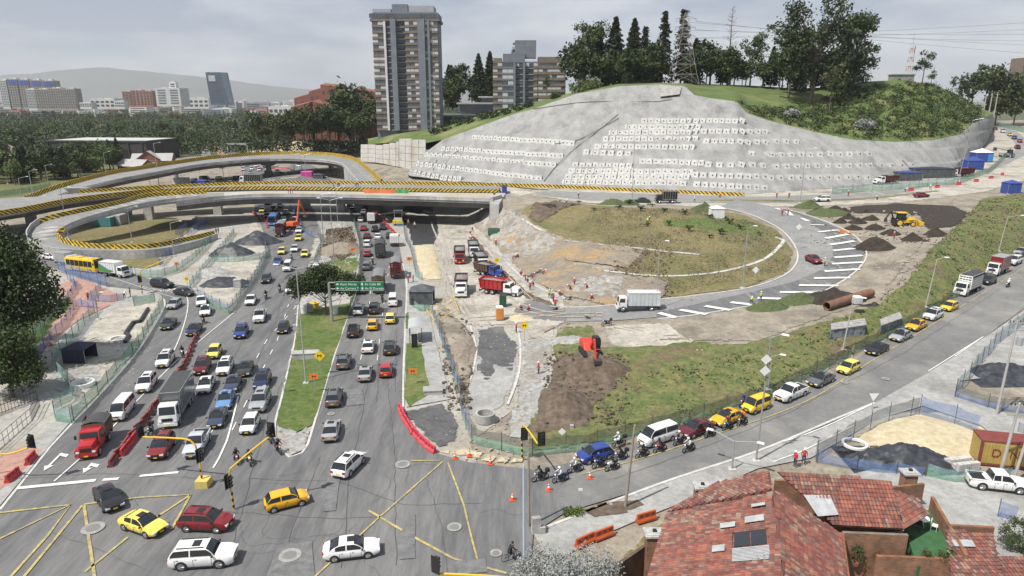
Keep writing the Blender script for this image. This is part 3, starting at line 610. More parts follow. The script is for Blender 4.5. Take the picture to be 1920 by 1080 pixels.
# the rear loop ramp
rr=thing('rear_ramp','far curved flyover ramp with yellow striped parapet bending in front of the trees','ramp')
fo=pline([(-60,405,.3),(44,377,1.5),(111,353,4.5),(200,329,7),(267,317.5,8),(360,303,8.6),(420,296,9),(507,290,9.3),(591,290.5,9.2),(640,295,9),(668,303,8.7),(695,325,8.2),(716,344.5,8)],4.)
fi=pline([(-30,412,.3),(70,382,1.5),(140,358,4.5),(222,338,7),(290,325,8),(370,310.5,8.6),(425,304.5,9),(507,298.5,9.3),(580,299.5,9.2),(622,303,9),(644,310,8.7),(660,328,8.2),(676,344.8,8)],4.)
slab('deck',fi,fo,.8,m_bconc,rr,1.6);ribbon('road_surface',fi,fo,m_deck,rr,.02)
parapet('striped_parapet',fo,m_str,rr,1.6,.5);parapet('edge_parapet',fi,m_bconc,rr,.6,.25)
kk=min(range(len(fi)),key=lambda i:(fi[i]-P(648,312,8.6)).length);b=MB();b.sweep(fi[kk:],[(.4,0),(.4,-8)]);b.build('approach_wall',m_bconc,rr)
b=MB()
for i in range(1,13):
    a,c=P(668,308,8.6).lerp(P(706,340.5,8.05),i/13),P(650,306,8.7).lerp(P(693,340.5,8.05),i/13)
    b.sweep([a.lerp(c,.12)+Vector((0,0,.05)),a.lerp(c,.62)+Vector((0,-1.5,.05))],[(-.35,0),(.35,0)])
b.build('hatching',m_wpaint,rr)
for a,bb in ((505,330),(622,328),(330,338)):
    p=P(a,bb,0);k=MB();k.tube(p,p+Vector((0,0,6.5)),1.3,1.3,14);k.box(p+Vector((0,0,5.2)),(5.5,2.4,1.6),top=1.5);k.build('pier',m_bconc,rr)
# ================================================================== the hill and its sprayed-concrete cutting
m_shot=M('sprayed_concrete',(.225,.224,.217),(.32,.318,.308),.22,.95,1.,1.6,space='world',col3=(.15,.149,.144),s3=.13,t3=(.54,.74),det=11,stretch=(1.2,.8,.45),grain=.2)
m_block=M('anchor_concrete',(.45,.445,.425),(.52,.515,.495),.8,.9,.2,4.,space='world')
m_blkdark=M('anchor_head',(.04,.04,.042),rough=.6)
m_hill=M('hill_grass',(.07,.115,.025),(.115,.155,.045),.25,.97,1.,3.,space='world',col3=(.20,.19,.08),s3=.05,t3=(.5,.66),det=10)
ip=lambda x,tab,k:np.interp(x,[t[0] for t in tab],[t[k] for t in tab])
TOE=[(742,316,0),(770,330,0),(860,340,0),(960,345,0),(1060,348,0),(1200,358,0),(1400,364,0),(1600,350,0),(1700,338,0),(1790,320,0),(1832,290,0),(1853,264,0),(1862,240,0)]
TOEZ=[(742,6.4),(770,6.8),(860,7.6),(960,8),(1060,8),(1200,8),(1400,8.2),(1600,9),(1700,9.8),(1790,11),(1832,14),(1853,17),(1862,20)]
CREST=[(690,271,362),(742,266,334),(800,268,304),(830,262,303),(960,215,292),(1000,204,288),(1080,176,283),(1160,162,279),(1240,158,276),(1285,162,274),(1302,178,268),(1330,184,264),(1380,190,260),(1400,212,257),(1440,226,255),(1520,246,252),(1600,262,250),(1680,266,255),(1750,263,262),(1800,252,278),(1836,222,305),(1862,214,330)]
RIDGE=[(690,262,372),(742,252,352),(830,240,340),(900,216,335),(1000,192,332),(1080,172,330),(1160,157,330),(1280,156,335),(1300,157,340),(1400,160,340),(1500,166,338),(1560,163,335),(1620,153,330),(1690,150,330),(1750,158,330),(1800,180,332),(1836,202,340),(1862,212,348)]
FCREST=[(764,324,297),(800,284,298),(830,262,303)]+CREST[4:]
def hill_col(px,face=False):
    toe=P(px,float(ip(px,TOE,1)),float(ip(px,TOEZ,1)));cr=D(px,float(ip(px,FCREST if face else CREST,1)),float(ip(px,FCREST if face else CREST,2)));ri=D(px,float(ip(px,RIDGE,1)),float(ip(px,RIDGE,2)))
    return toe,cr,ri
def bulge(x,z,s):return -.9*((z/4.6+.35*float(fbm(x*.03,z*0,6))) % 1.)*min(1,4*max(0,1-s))*min(1,6*max(0,s)) + 2.2*math.sin(math.pi*min(1,max(0,s)))*float(fbm(x*.045,z*.09,21,5)) + .8*math.sin(math.pi*min(1,max(0,s)))*float(fbm(x*.3,z*.12,4,3))
def hill_face(px,s):
    a,c,_=hill_col(px,True);p=a.lerp(c,s);return p+Vector((0,bulge(p.x,p.z,s),0))
def on_face(px,py):
    a,c,_=hill_col(px,True);lo,hi=0.,1.
    def proj(p):d=p-Vector((0,0,H));yy=d.y*CP-d.z*SP;return 540+F*(-(d.z*CP+d.y*SP))/yy
    for _ in range(22):
        m=(lo+hi)/2
        if proj(a.lerp(c,m)) > py:lo=m
        else:hi=m
    return lo
def face_patch(x0,x1,n=40):
    xs=np.linspace(x0,x1,int((x1-x0)/5)+1);b=MB();v=[]
    for x in xs:v +=[hill_face(float(x),s) for s in np.linspace(0,1,n)]
    b.add(v,[(i*n+j,(i+1)*n+j,(i+1)*n+j+1,i*n+j+1) for i in range(len(xs)-1) for j in range(n-1)]);return b
s_l=thing('anchored_slope','pale sprayed concrete slope with four long rows of tilted square anchor blocks','retaining slope')
s_r=thing('anchored_slope','grey sprayed concrete slope studded with many rows of square anchor blocks','retaining slope')
face_patch(764,1097).build('sprayed_face',m_shot,s_l,smooth=180);face_patch(1097,1862).build('sprayed_face',m_shot,s_r,smooth=180)
ROWS_R=[(1208,1390,228,228,16),(1180,1307,239,239,13),(1150,1303,249,249,14),(1319,1433,247,248,9),(1136,1303,261,262,15),(1322,1432,265,268,8),(1120,1297,275,277,15),(1100,1177,286,289,6),(1205,1313,303,306,10),(1080,1180,311,312,9),(1327,1430,309,311,6),(1072,1293,321,323,20),(1066,1287,332,333,19),(1302,1432,328,332,9),(1064,1280,342,345,19),(1306,1432,347,353,9),(1453,1490,266,267,3),(1408,1440,290,290,2),(1445,1625,291,289,11),(1453,1708,313,310,14),(1443,1625,334,333,11)]
ROWS_L=[(890,1073,258,269,24),(833,1050,280,293,27),(802,1037,291,310,29),(785,1010,308,336,28),(772,863,323,340,12)]
pb=MB();pb.box((0,0,-1.4),(2.2,2.2,1.9),top=.94);pb.box((0,.05,.5),(.36,.36,.3),m=1,top=.5);pad=pb.mesh('anchor_block',[m_block,m_blkdark])
pb=MB();pb.box((0,0,-1.4),(3.6,1.5,1.8),top=.96);pb.box((0,0,.4),(.42,.42,.34),m=1,top=.5);pb.box((1.1,0,.38),(.6,1.9,.3));pb.box((-1.1,0,.38),(.6,1.9,.3));padw=pb.mesh('anchor_beam',[m_block,m_blkdark])
def anchors(rows,par):
    for x0,x1,y0,y1,n in rows:
        for i in range(n):
            t=i/(n-1);px=x0+(x1-x0)*t+random.uniform(-.8,.8);py=y0+(y1-y0)*t+random.uniform(-.6,.6);s=min(.97,max(.03,on_face(px,py)))
            p=hill_face(px,s);du=hill_face(px,min(1,s+.03))-hill_face(px,max(0,s-.03));dx=hill_face(px+6,s)-hill_face(px-6,s);dx.z *=.3
            nrm=dx.cross(du);nrm.z=0;nrm.normalize();nrm=(nrm*.93+Vector((0,0,.37))).normalized();p=p+nrm*.1
            wide=(par is s_r and t < .25 and px < 1185 and random.random() < .6)
            o=link('anchor_beam' if wide else 'anchor_block',padw if wide else pad,par)
            xa=(dx-nrm*dx.dot(nrm)).normalized();ya=nrm.cross(xa);q=Matrix((xa,ya,nrm)).transposed()
            o.matrix_local=Matrix.Translation(p) @ q.to_4x4()
anchors(ROWS_R,s_r);anchors(ROWS_L,s_l)
# dark drain joint between the two faces, and a bench line
b=MB()
for pl in ([(1158,215),(1110,255),(1070,285),(1035,320),(1020,340)],[(1000,205),(1100,192),(1235,191),(1260,186)],[(1040,270),(1085,262),(1160,222)],[(820,300),(812,320)],[(870,275),(850,290),(830,315)],[(1690,300),(1715,330)]):
    pts=[hill_face(a,on_face(a,c))+Vector((0,-.25,.18)) for a,c in pl];b.pipe(catmull(pts,3),.13,5)
b.build('drain_joint',M('dark_joint',(.13,.128,.124),(.18,.175,.17),1.,.9,space='world'),s_l)
# notch of darker wall under the pylon
k=MB();A,B=hill_face(1236,.985),hill_face(1278,.985);A2,B2=hill_face(1236,.86),hill_face(1272,.9)
k.add([A+Vector((0,-.4,.3)),B+Vector((0,-.4,.3)),B2+Vector((0,-1.6,.1)),A2+Vector((0,-1.6,.1)),A+Vector((0,3,.3)),B+Vector((0,3,.3))],[(0,3,2,1),(0,1,5,4)]);k.build('pylon_footing_wall',M('old_concrete',(.26,.25,.235),(.36,.35,.33),.8,.95,.4,4.,space='world'),s_r)
# hilltop
xs=np.arange(690,1863,6.);n=26;v=[]
for x in xs:
    _,cr,ri=hill_col(float(x))
    back=Vector((ri.x*1.25,ri.y+90,6))
    for j in range(16):
        s=j/15;p=cr.lerp(ri,s);p.z +=1.4*math.sin(math.pi*s)*float(fbm(p.x*.06,p.y*.06,2));v.append(p)
    for j in range(1,11):s=j/10;p=ri.lerp(back,s);p.z=ri.z+(back.z-ri.z)*s*s;v.append(p)
b=MB();b.add(v,[(i*n+j,(i+1)*n+j,(i+1)*n+j+1,i*n+j+1) for i in range(len(xs)-1) for j in range(n-1)]);b.build('hill',m_hill,smooth=180,kind='structure')
def hilltop(px,s):
    _,cr,ri=hill_col(px);p=cr.lerp(ri,s);p.z +=1.4*math.sin(math.pi*s)*float(fbm(p.x*.06,p.y*.06,2));return p
# retaining wall of cast panels at the left foot of the cutting
rw=thing('panel_wall','tall stepped retaining wall of pale cast concrete panels left of the slope','retaining wall')
m_panel=M('cast_panel',(.47,.46,.43),(.55,.54,.51),.4,.9,.2,4.,space='world',col3=(.40,.36,.29),s3=.1,t3=(.52,.7))
TOPS=[(676,271,303),(690,271,303),(704,272,305),(718,270,307),(730,268,310),(742,266,312),(748,260,313),(760,260,316),(772,262,317),(785,262,318),(798,266,319)]
for i in range(len(TOPS)-1):
    (xa,ta,ba),(xb,tb,bb)=TOPS[i],TOPS[i+1];Ya,Yb=364-i*6.6,357.4-i*6.6
    for r in range(4):
        f0,f1=r/4+.006,(r+1)/4-.006;xm=.25
        c=[D(xa+xm,ba+(ta-ba)*f0,Ya),D(xb-xm,bb+(ta-bb)*f0,Yb),D(xb-xm,bb+(ta-bb)*f1,Yb),D(xa+xm,ba+(ta-ba)*f1,Ya)]
        off=Vector((0,random.uniform(-.12,.12),0));k=MB();k.add([q+off for q in c]+[q+Vector((0,1.6,0)) for q in c],[(0,1,2,3),(4,7,6,5),(3,2,6,7),(0,3,7,4),(1,5,6,2),(0,4,5,1)]);k.build('panel',m_panel,rw)
# ================================================================== vegetation
def leafmat(n,a,b,s=.5):return M('leaf_'+n,a,b,s,.65,spec=.3,lo=.3,hi=.7)
LF={'dark':leafmat('dark',(.024,.040,.014),(.055,.075,.027)),'mid':leafmat('mid',(.038,.065,.02),(.08,.11,.037)),'olive':leafmat('olive',(.05,.062,.022),(.09,.10,.04)),'light':leafmat('light',(.075,.12,.03),(.13,.17,.05)),'silver':leafmat('silver',(.20,.215,.205),(.36,.37,.36),1.5),'conifer':leafmat('conifer',(.016,.026,.012),(.034,.046,.020)),'scrub':leafmat('scrub',(.035,.05,.015),(.075,.09,.028),.3),'dry':leafmat('dry',(.14,.11,.07),(.24,.20,.14),.8),'palm':leafmat('palm',(.04,.07,.02),(.08,.12,.035))}
m_bark=M('bark',(.10,.08,.06),(.17,.145,.115),2.,.95,.5,10.)
def quads(c,s,r,up=.3,asp=.55):
    """one leaf-like quad per centre, any way up"""
    n=len(c);nrm=r.normal(size=(n,3));nrm[:,2] +=up*2;nrm /=np.linalg.norm(nrm,axis=1)[:,None];t=r.normal(size=(n,3));t -=nrm*(t*nrm).sum(1)[:,None];t /=np.linalg.norm(t,axis=1)[:,None];b=np.cross(nrm,t)
    s=(np.asarray(s)*r.uniform(.6,1.3,n))[:,None];return np.stack([c-t*s,c-b*s*asp,c+t*s,c+b*s*asp],1).reshape(-1,3)
def leaves(name,c,s,mat,r,up=.3):
    v=quads(c,s,r,up);n=len(c);me=bpy.data.meshes.new(name);me.vertices.add(4*n);me.vertices.foreach_set('co',v.astype(np.float32).ravel());me.loops.add(4*n);me.loops.foreach_set('vertex_index',np.arange(4*n,dtype=np.int32));me.polygons.add(n);me.polygons.foreach_set('loop_start',np.arange(0,4*n,4,dtype=np.int32));me.update(calc_edges=True);me.materials.append(mat);alt={'leaf_dark':'mid','leaf_mid':'olive','leaf_conifer':'dark','leaf_olive':'mid','leaf_scrub':'mid'}.get(mat.name)
    if alt:me.materials.append(LF[alt]);q=np.sin(c[:,0]*.9+c[:,1]*1.3)+np.sin(c[:,2]*1.1+c[:,0]*.5)+r.normal(size=n)*.8;me.polygons.foreach_set('material_index',(q > .9).astype(np.int32))
    return me
def clumps(r,ells,nc,per,rad):
    """leaf centres in clumps spread over the shells of some ellipsoids (centre, radii)"""
    w=np.array([e[1][0]*e[1][1] for e in ells],float);w /=w.sum();out=[]
    for e,k in zip(ells,(w*nc).astype(int)+1):
        d=r.normal(size=(k,3));d /=np.linalg.norm(d,axis=1)[:,None];q=np.array(e[0])+d*np.array(e[1])*r.uniform(.55,1.02,(k,1))
        for p in q:out.append(p+r.normal(size=(per,3))*rad*r.uniform(.6,1.2))
    return np.concatenate(out)
def limbs(trunk_h,r0,tips,lean=(0,0),n=7):
    b=MB();top=Vector((lean[0],lean[1],trunk_h));b.tube((0,0,-.5),top*.5,r0,r0*.75,n);b.tube(top*.5,top,r0*.75,r0*.5,n)
    for t in tips:
        t=Vector(t);a=Vector((0,0,0)).lerp(top,random.uniform(.6,1));m=a.lerp(t,.5)+Vector((0,0,.12*(t-a).length));b.tube(a,m,r0*.38,r0*.25,5);b.tube(m,t,r0*.25,r0*.08,5)
    return b
TREES={}
def tree_proto(kind,v):
    if (kind,v) in TREES:return TREES[kind,v]
    r=np.random.default_rng(hash((kind,v)) % 1000 if False else sum(map(ord,kind))*7+v);U=r.uniform
    if kind in ('round','roundl','rounde'):
        e=[((U(-2,2),U(-2,2),U(5.5,9)),(U(2.2,3.6),U(2.2,3.6),U(1.8,2.8))) for _ in range(6)]+[((0,0,7),(3.4,3.4,3.4))]
        c=clumps(r,e,95,14,.55);L=leaves('crown',c,.46,LF['light' if kind=='roundl' else ('olive' if kind=='rounde' else 'dark' if v % 2 else 'mid')],r);t=limbs(6,.28,[x[0] for x in e])
    elif kind=='con':# dense cypress or pine, 20 m
        pts=[];n=3000
        z=U(1.5,20,n)**1.0;rad=(1-(z/20.5))**.75*5.4*(.55+.45*np.abs(np.sin(z*2.2+v)))*U(.35,1.05,n);a=U(0,6.283,n);c=np.stack([rad*np.cos(a),rad*np.sin(a),z-.15*rad],1);L=leaves('crown',c,.56,LF['conifer'],r,-.2);t=limbs(18,.3,[])
    elif kind=='conl':# looser conifer with separate drooping boughs, 24 m
        c=[]
        for z in np.arange(3,24,.75):
            for k in range(5):
                a=U(0,6.283);R_=(1-z/25.5)**.7*U(2.8,5.4);n=int(10+R_*9);tt=U(.1,1,n);c.append(np.stack([R_*tt*np.cos(a),R_*tt*np.sin(a),z-R_*.35*tt*tt],1)+r.normal(size=(n,3))*.22)
        L=leaves('crown',np.concatenate(c),.40,LF['conifer'],r,-.1);t=limbs(23.5,.34,[])
    elif kind=='euc':# eucalyptus, 20 m
        e=[((U(-3.6,3.6),U(-3,3),U(9,19)),(U(1.4,2.4),U(1.4,2.4),U(1.0,1.7))) for _ in range(12)]
        c=clumps(r,e,120,16,.5);L=leaves('crown',c,.40,LF['dark' if v % 2==0 else 'mid'],r);t=limbs(13,.36,[x[0] for x in e],(U(-1,1),0))
    elif kind=='big':# many-headed giant, 27 m
        e=[((U(-8,8),U(-4,4),U(6,26)),(U(2.4,3.8),U(2,3),U(1.6,2.8))) for _ in range(30)]
        c=clumps(r,e,470,16,.7);L=leaves('crown',c,.46,LF['dark'],r);t=limbs(15,.6,[x[0] for x in e],(U(-1,1),0))
    elif kind=='thin':
        e=[((U(-2.4,2.4),U(-2,2),U(5,11)),(U(1.0,1.7),U(1.0,1.7),U(.7,1.2))) for _ in range(9)]
        c=clumps(r,e,60,14,.4);L=leaves('crown',c,.33,LF['olive'],r);t=limbs(8,.2,[x[0] for x in e])
    TREES[kind,v]=(t.mesh('trunk',m_bark),L);return TREES[kind,v]
def tree(kind,v,loc,s,label,group=None,rz=None,sx=1.):
    t,L=tree_proto(kind,v);o=thing('tree',label,'tree',loc,random.uniform(0,6.28) if rz is None else rz,group);o.scale=(s*sx,s*sx,s);link('trunk',t,o);link('crown',L,o);return o
HT={'round':10.5,'roundl':10.5,'rounde':10.5,'con':20.5,'conl':24.5,'euc':20.,'big':27.,'thin':12.}
def tree_at(kind,v,px,py,top,Y,label,group=None,sx=1.,base=None):
    b=D(px,py,Y) if base is None else base;a=D(px,top,Y);return tree(kind,v,b,(a.z-b.z)/HT[kind],label,group,sx=sx)
# trees on the hill
for k,v,x,yb,yt,Y,l in [
 ('big',1,1520,195,2,300,'huge many-headed dark tree, tallest and leftmost of the clump on the hill'),('big',2,1592,185,28,318,'broad dark tree with drooping right-hand boughs on the hill'),('euc',1,1478,190,42,312,'tall thin-trunked tree on the left of the hill clump'),('euc',2,1550,192,60,325,'dark tree in the middle of the hill clump'),('thin',1,1555,205,120,285,'small olive tree in front of the hill clump'),('con',4,1575,185,55,335,'dark dense tree at the back of the hill clump'),
 ('conl',1,1240,168,15,345,'tall slender conifer left of the pylon'),('conl',2,1275,165,12,352,'tall dark conifer directly behind the pylon'),('con',1,1185,165,32,345,'pointed dark conifer, tallest of the group left of the slender one'),('con',2,1150,168,30,352,'broad dark conifer second from the left in the hilltop group'),('conl',3,1206,168,45,350,'loose conifer between two pointed ones'),('con',3,1122,168,60,356,'dark conifer behind the flowering bush'),('euc',3,1095,172,38,352,'thin feathery tree at the left end of the hilltop group'),('euc',4,1116,172,45,360,'bare-topped tree at the left end of the hilltop group'),('round',1,1085,178,85,352,'rounded dark tree beside the brick apartment block'),('rounde',1,1140,170,100,345,'olive tree in front of the conifers on the hilltop'),('round',2,1170,170,95,348,'dark rounded tree at the foot of the tall conifers'),('con',2,1215,166,80,340,'short dark conifer beside the slender one'),
 ('round',3,1330,170,80,350,'dark rounded tree right of the pylon'),('round',1,1350,172,100,345,'lower dark tree right of the pylon'),('euc',1,1405,172,60,342,'tall round-headed tree standing clear right of the dead one'),('round',4,1375,172,108,340,'low dark tree below the dead one'),('thin',2,1390,175,115,335,'small tree under the round-headed one'),('thin',3,1430,172,120,345,'thin bare-looking tree left of the hill clump'),('con',1,1300,166,70,350,'dark conifer hugging the pylon'),
 ('euc',2,1728,160,95,335,'single slim tree beside the radio mast'),('thin',2,1745,162,130,330,'low shrubby tree right of the slim tree'),
 ('round',1,1820,205,140,420,'dark tree left in the far right grove'),('round',2,1850,205,120,430,'tallest dark tree of the far right grove'),('round',3,1880,210,140,425,'dark tree in the middle of the far right grove'),('round',4,1908,212,150,430,'dark tree right in the far right grove'),('thin',1,1785,175,142,400,'pale thin tree left of the far right grove'),('rounde',2,1865,235,170,425,'olive tree at the foot of the far right grove'),('rounde',1,1900,235,175,420,'olive tree by the far uphill road'),
 ('round',3,862,180,122,470,'umbrella-shaped tree right of the tower'),('con',3,905,190,128,480,'dark conifer between the tower and the apartment block'),('round',2,845,190,148,470,'dark tree right beside the tower'),('round',1,885,190,145,475,'dark tree behind the low flat-roofed house'),('euc',3,968,120,78,430,'tree top behind the penthouse of the apartment block'),
 ('round',4,655,262,160,470,'tall dark tree between the brick complex and the tower'),('euc',2,680,255,158,465,'slender dark tree left of the tower'),('round',2,700,250,185,455,'dark tree at the left foot of the tower'),('thin',1,1025,178,140,372,'small tree against the brick apartment front'),]:tree_at(k,v,x,yb,yt,Y,l,'trees on and around the hill')
rh=random.Random(4)
for i in range(46):
    px=rh.uniform(1078,1235) if i < 16 else (rh.uniform(1300,1450) if i < 27 else rh.uniform(1460,1600));kd=rh.choice(['round','round','con','rounde']);p=hilltop(px,rh.uniform(.9,1.));tree(kd,i % 3,p,rh.uniform(.9,1.5)*(.62 if kd=='con' else 1.15),'dark lower tree in the dense row along the hilltop','hilltop row')
for i in range(30):
    px=rh.uniform(-25,235);py=rh.uniform(304,float(np.interp(px,[-25,120,235],[352,338,318])));kd=rh.choice(['round','round','rounde','roundl','con']);tree(kd,i % 3,P(px,py,0),rh.uniform(.9,1.35)*(.55 if kd=='con' else 1.),'leafy tree on the near edge of the park by the rear ramp','near park edge')
for i in range(34):
    px=rh.uniform(478,706);py=rh.uniform(250,266);tree(rh.choice(['round','round','rounde']),i % 3,D(px,py+4,rh.uniform(425,470)),rh.uniform(1.25,1.75),'dark leafy tree in the belt before the red brick complex','tree belt before the brick complex')
for i in range(16):px=rh.uniform(832,926);tree(rh.choice(['round','con','round']),i % 3,D(px,rh.uniform(190,206),rh.uniform(425,480)),rh.uniform(.9,1.25)*1.15 if i % 3 else 1.6,'dark tree in the grove between the tower and the apartment block','grove right of the tower')
# bare tree
b=D(1362,172,338);a=D(1362,10,338);hh=a.z-b.z;o=thing('dead_tree','tall leafless tree with fine bare branches','tree',b)
k=MB();k.tube((0,0,0),(0,0,hh*.5),.45,.3,7);k.tube((0,0,hh*.5),(0,0,hh),.3,.05,6);k.build('trunk',m_bark,o);k=MB()
for i in range(90):
    z=hh*random.uniform(.25,.98);l=(1-z/hh)*7+1.2;an=random.uniform(0,6.28);p=Vector((math.cos(an)*l,math.sin(an)*l,l*.35));a0=Vector((0,0,z));k.tube(a0,a0+p,.07,.02,4)
    for j in range(3):q=a0+p*random.uniform(.4,.9);k.tube(q,q+Vector((random.uniform(-1,1),random.uniform(-1,1),random.uniform(.2,1)))*.8,.03,.012,3)
k.build('branches',m_bark,o)
# park: single trees nearest, the wood behind as one mass
rp_=np.random.default_rng(3);n=0;kinds=['round','round','rounde','con','round','euc','round','roundl']
PK=[]
for _ in range(4000):
    px=rp_.uniform(-60,705);pyg=246+104*rp_.uniform(0,1)
    if _ % 5 < 2:pyg=float(np.interp(px,[-60,40,120,250,330,700],[350,345,336,316,294,260]))-rp_.uniform(1,24)
    q=P(px,pyg,0);X,Y=q.x,q.y
    lim=np.interp(px,[-60,40,120,250,330,420,560,620,660,700],[352,346,338,318,296,288,282,270,266,262])
    if pyg > lim:continue
    if 84 < px < 300 and 258 < pyg < 319:continue
    if 376+ (330-pyg)*-.02 < px < 412 and pyg > 262:continue
    if 410 < px < 480 and pyg > 262:continue
    if 240 < px < 330 and pyg > 296:continue
    if any((X-a)**2+(Y-b_)**2 < (50 if Y < 450 else 110) for a,b_ in PK):continue
    PK.append((X,Y))
    if len(PK) >=150:break
for i,(X,Y) in enumerate(PK):kd=kinds[i % 8];tree(kd,i % 3,(X,Y,-.3),random.uniform(.75,1.25)*(.72 if kd in ('con','euc') else 1.2),{'con':'dark conifer','euc':'tall loose tree','roundl':'light green tree','rounde':'olive green tree'}.get(kd,'dark round tree')+' in the park '+('at the left edge of the picture' if X/Y < -.68 else 'around the dark hall' if X/Y < -.5 else 'left of the straight park road' if X/Y < -.42 else 'between park road and brick complex'),'park trees')
r=np.random.default_rng(11);N_=6500;Y=460+2700*r.uniform(0,1,N_)**1.6;px=r.uniform(-150,1000,N_);X=(px-960)*Y/1305;h_=r.uniform(6,15,N_)
c=np.repeat(np.stack([X,Y,h_*.62-.3],1),34,0)+r.normal(size=(N_*34,3))*np.repeat(np.stack([h_*.30,h_*.30,h_*.20],1),34,0);o=link('woodland',leaves('woodland',c,np.repeat(.6+Y/1500,34),LF['dark'],r),kind='stuff',label='dark far-off wood stretching behind the park to the city',cat='woodland')
# scrub on the right of the hill, bush belt on the left shoulder
def scrub(name,spots,s,mat,label,r,cat='scrub'):
    c=np.concatenate([np.array(p)[None]+r.normal(size=(26,3))*np.array([q,q,q*.6]) for p,q in spots]);return link(name,leaves(name,c,s,mat,r),kind='stuff',label=label,cat=cat)
sp=[]
for _ in range(1500):
    px=random.uniform(1385,1835);s=random.uniform(.02,.98)
    if px > 1500 and s > .9 and px < 1700:continue
    if px < 1560 and s > np.interp(px,[1385,1450,1560],[.15,.3,.75]):continue
    p=hilltop(px,s);sp.append((p+Vector((0,0,.4)),random.uniform(.5,1.25)))
r=np.random.default_rng(5);h_=len(sp)//2
scrub('scrub',sp[:h_],.42,LF['scrub'],'dense olive scrub covering the right side of the hill',r);scrub('dark_scrub',sp[h_:],.42,LF['dark'],'dark bushes mixed through the scrub on the hill',r)
for i,(px,s,q) in enumerate([(905,.5,1),(925,.4,1),(950,.3,.9),(970,.3,.8),(880,.6,1),(860,.7,1),(835,.6,1),(815,.5,.9),(990,.35,.7),(1040,.5,.7)]):
    p=hilltop(px,s);c=clumps(r,[((0,0,1.4*q),(3.2*q,2.4*q,1.6*q))],26,14,.45);o=thing('bush','dark bush in the row along the grassy shoulder left of the slope','bush',p,0,'bushes on the left shoulder');link('foliage',leaves('foliage',c,.42,LF['dark'],r),o)
for px,s,q,m,l in [(1085,.55,1.3,'light','broad light green bush at the hilltop edge'),(1110,.7,1.3,'light','light green bush next to the fence at the hilltop'),(1105,.9,1.6,'silver','bush with pale blossom among the hilltop trees'),(1485,.2,.8,'silver','grey-leaved bush low on the hill scrub'),(1620,.15,1.,'silver','silvery bush at the lower scrub edge')]:
    p=hilltop(px,s);c=clumps(r,[((0,0,1.6*q),(3.6*q,2.6*q,2.*q))],60,14,.5);o=thing('bush',l,'bush',p);link('foliage',leaves('foliage',c,.42,LF[m],r),o)
# near trees
def near_tree(base,ells,trunk_h,r0,nc,per,rad,ls,mat,label,seed,tips=None):
    r=np.random.default_rng(seed);o=thing('tree',label,'tree',base);limbs(trunk_h,r0,[e[0] for e in ells] if tips is None else tips).build('trunk',m_bark,o);link('crown',leaves('crown',clumps(r,ells,nc,per,rad),ls,mat,r),o);return o
mt=G(612,592);near_tree(mt,[((-3.2,0,5.4),(2.6,2.4,1.5)),((3.0,.3,5.6),(3.0,2.4,1.5)),((0,0,6.9),(3.4,2.6,1.7)),((-1.2,-.6,5.6),(2.6,2.,1.3)),((4.8,0,4.9),(1.6,1.6,1.)),((-4.8,0,4.3),(1.3,1.4,.9)),((1.5,-.8,5.9),(2.4,2,1.3)),((-4.2,.4,6.0),(2.2,2,1.3)),((4.4,.2,6.3),(2.4,2,1.3)),((0,0,7.9),(2.6,2.2,1.2))],3.6,.2,760,24,.38,.19,LF['dark'],'round-crowned tree standing alone on the avenue median',31)
lt=P(20,690,0);near_tree(lt,[((-4,2,13),(5,4,3.6)),((1.5,1,15.5),(4.6,4,3.6)),((4.6,0,12),(3.4,3.4,3.)),((-1,-1,10.5),(5,4,3.)),((5.6,1,9.),(2.8,2.8,2.2)),((-6,0,9),(4,4,3)),((2,-2,8),(3.6,3.,2.4)),((0,0,18),(3.,3.,2.2)),((-3,0,16),(4,3.4,3)),((3.5,-1,13.8),(3.6,3,2.6)),((0,-2,6),(4.4,3,2.6)),((-3,-2,12),(4,3,3))],9,.5,1150,26,.6,.25,LF['dark'],'large dark tree filling the left edge of the picture',32)
lt=P(25,745,0);near_tree(lt,[((0,0,4.6),(3.6,3,2.6)),((-2.6,0,6.5),(3,3,2.2)),((2.,0,3.4),(2.2,2.2,1.8)),((1,0,7.),(2.6,2.4,2.))],3.5,.25,560,22,.42,.2,LF['mid'],'leafy dark tree in front of the large tree at the left edge',33)
lt=P(66,640,0);near_tree(lt,[((0,0,4.2),(1.8,1.8,1.5)),((1.2,0,5.4),(1.4,1.4,1.2))],3.5,.12,100,18,.3,.17,LF['mid'],'slim young tree on the lawn by the pale banner',34)
for i,(a,b_,q) in enumerate(((1015,1075,1.),(1105,1085,1.1),(1060,1120,1.2))):
    p=P(a,b_+40,0);r=np.random.default_rng(40+i);o=thing('shrub',['left silver-grey shrub at the bottom edge','right silver-grey shrub at the bottom edge against the brick wall','silver-grey shrub between two others at the bottom edge'][i],'shrub',p);limbs(1.6,.1,[(-.8,0,2.2),(.8,.3,2.4),(0,-.6,2.6)]).build('stems',m_bark,o);link('foliage',leaves('foliage',clumps(r,[((0,0,2.3*q),(2.1*q,1.8*q,1.5*q)),((-.9,0,1.6),(1.4,1.4,1.1)),((1.,0,1.8),(1.3,1.3,1.1))],260,22,.22),.095,LF['silver'],r),o)
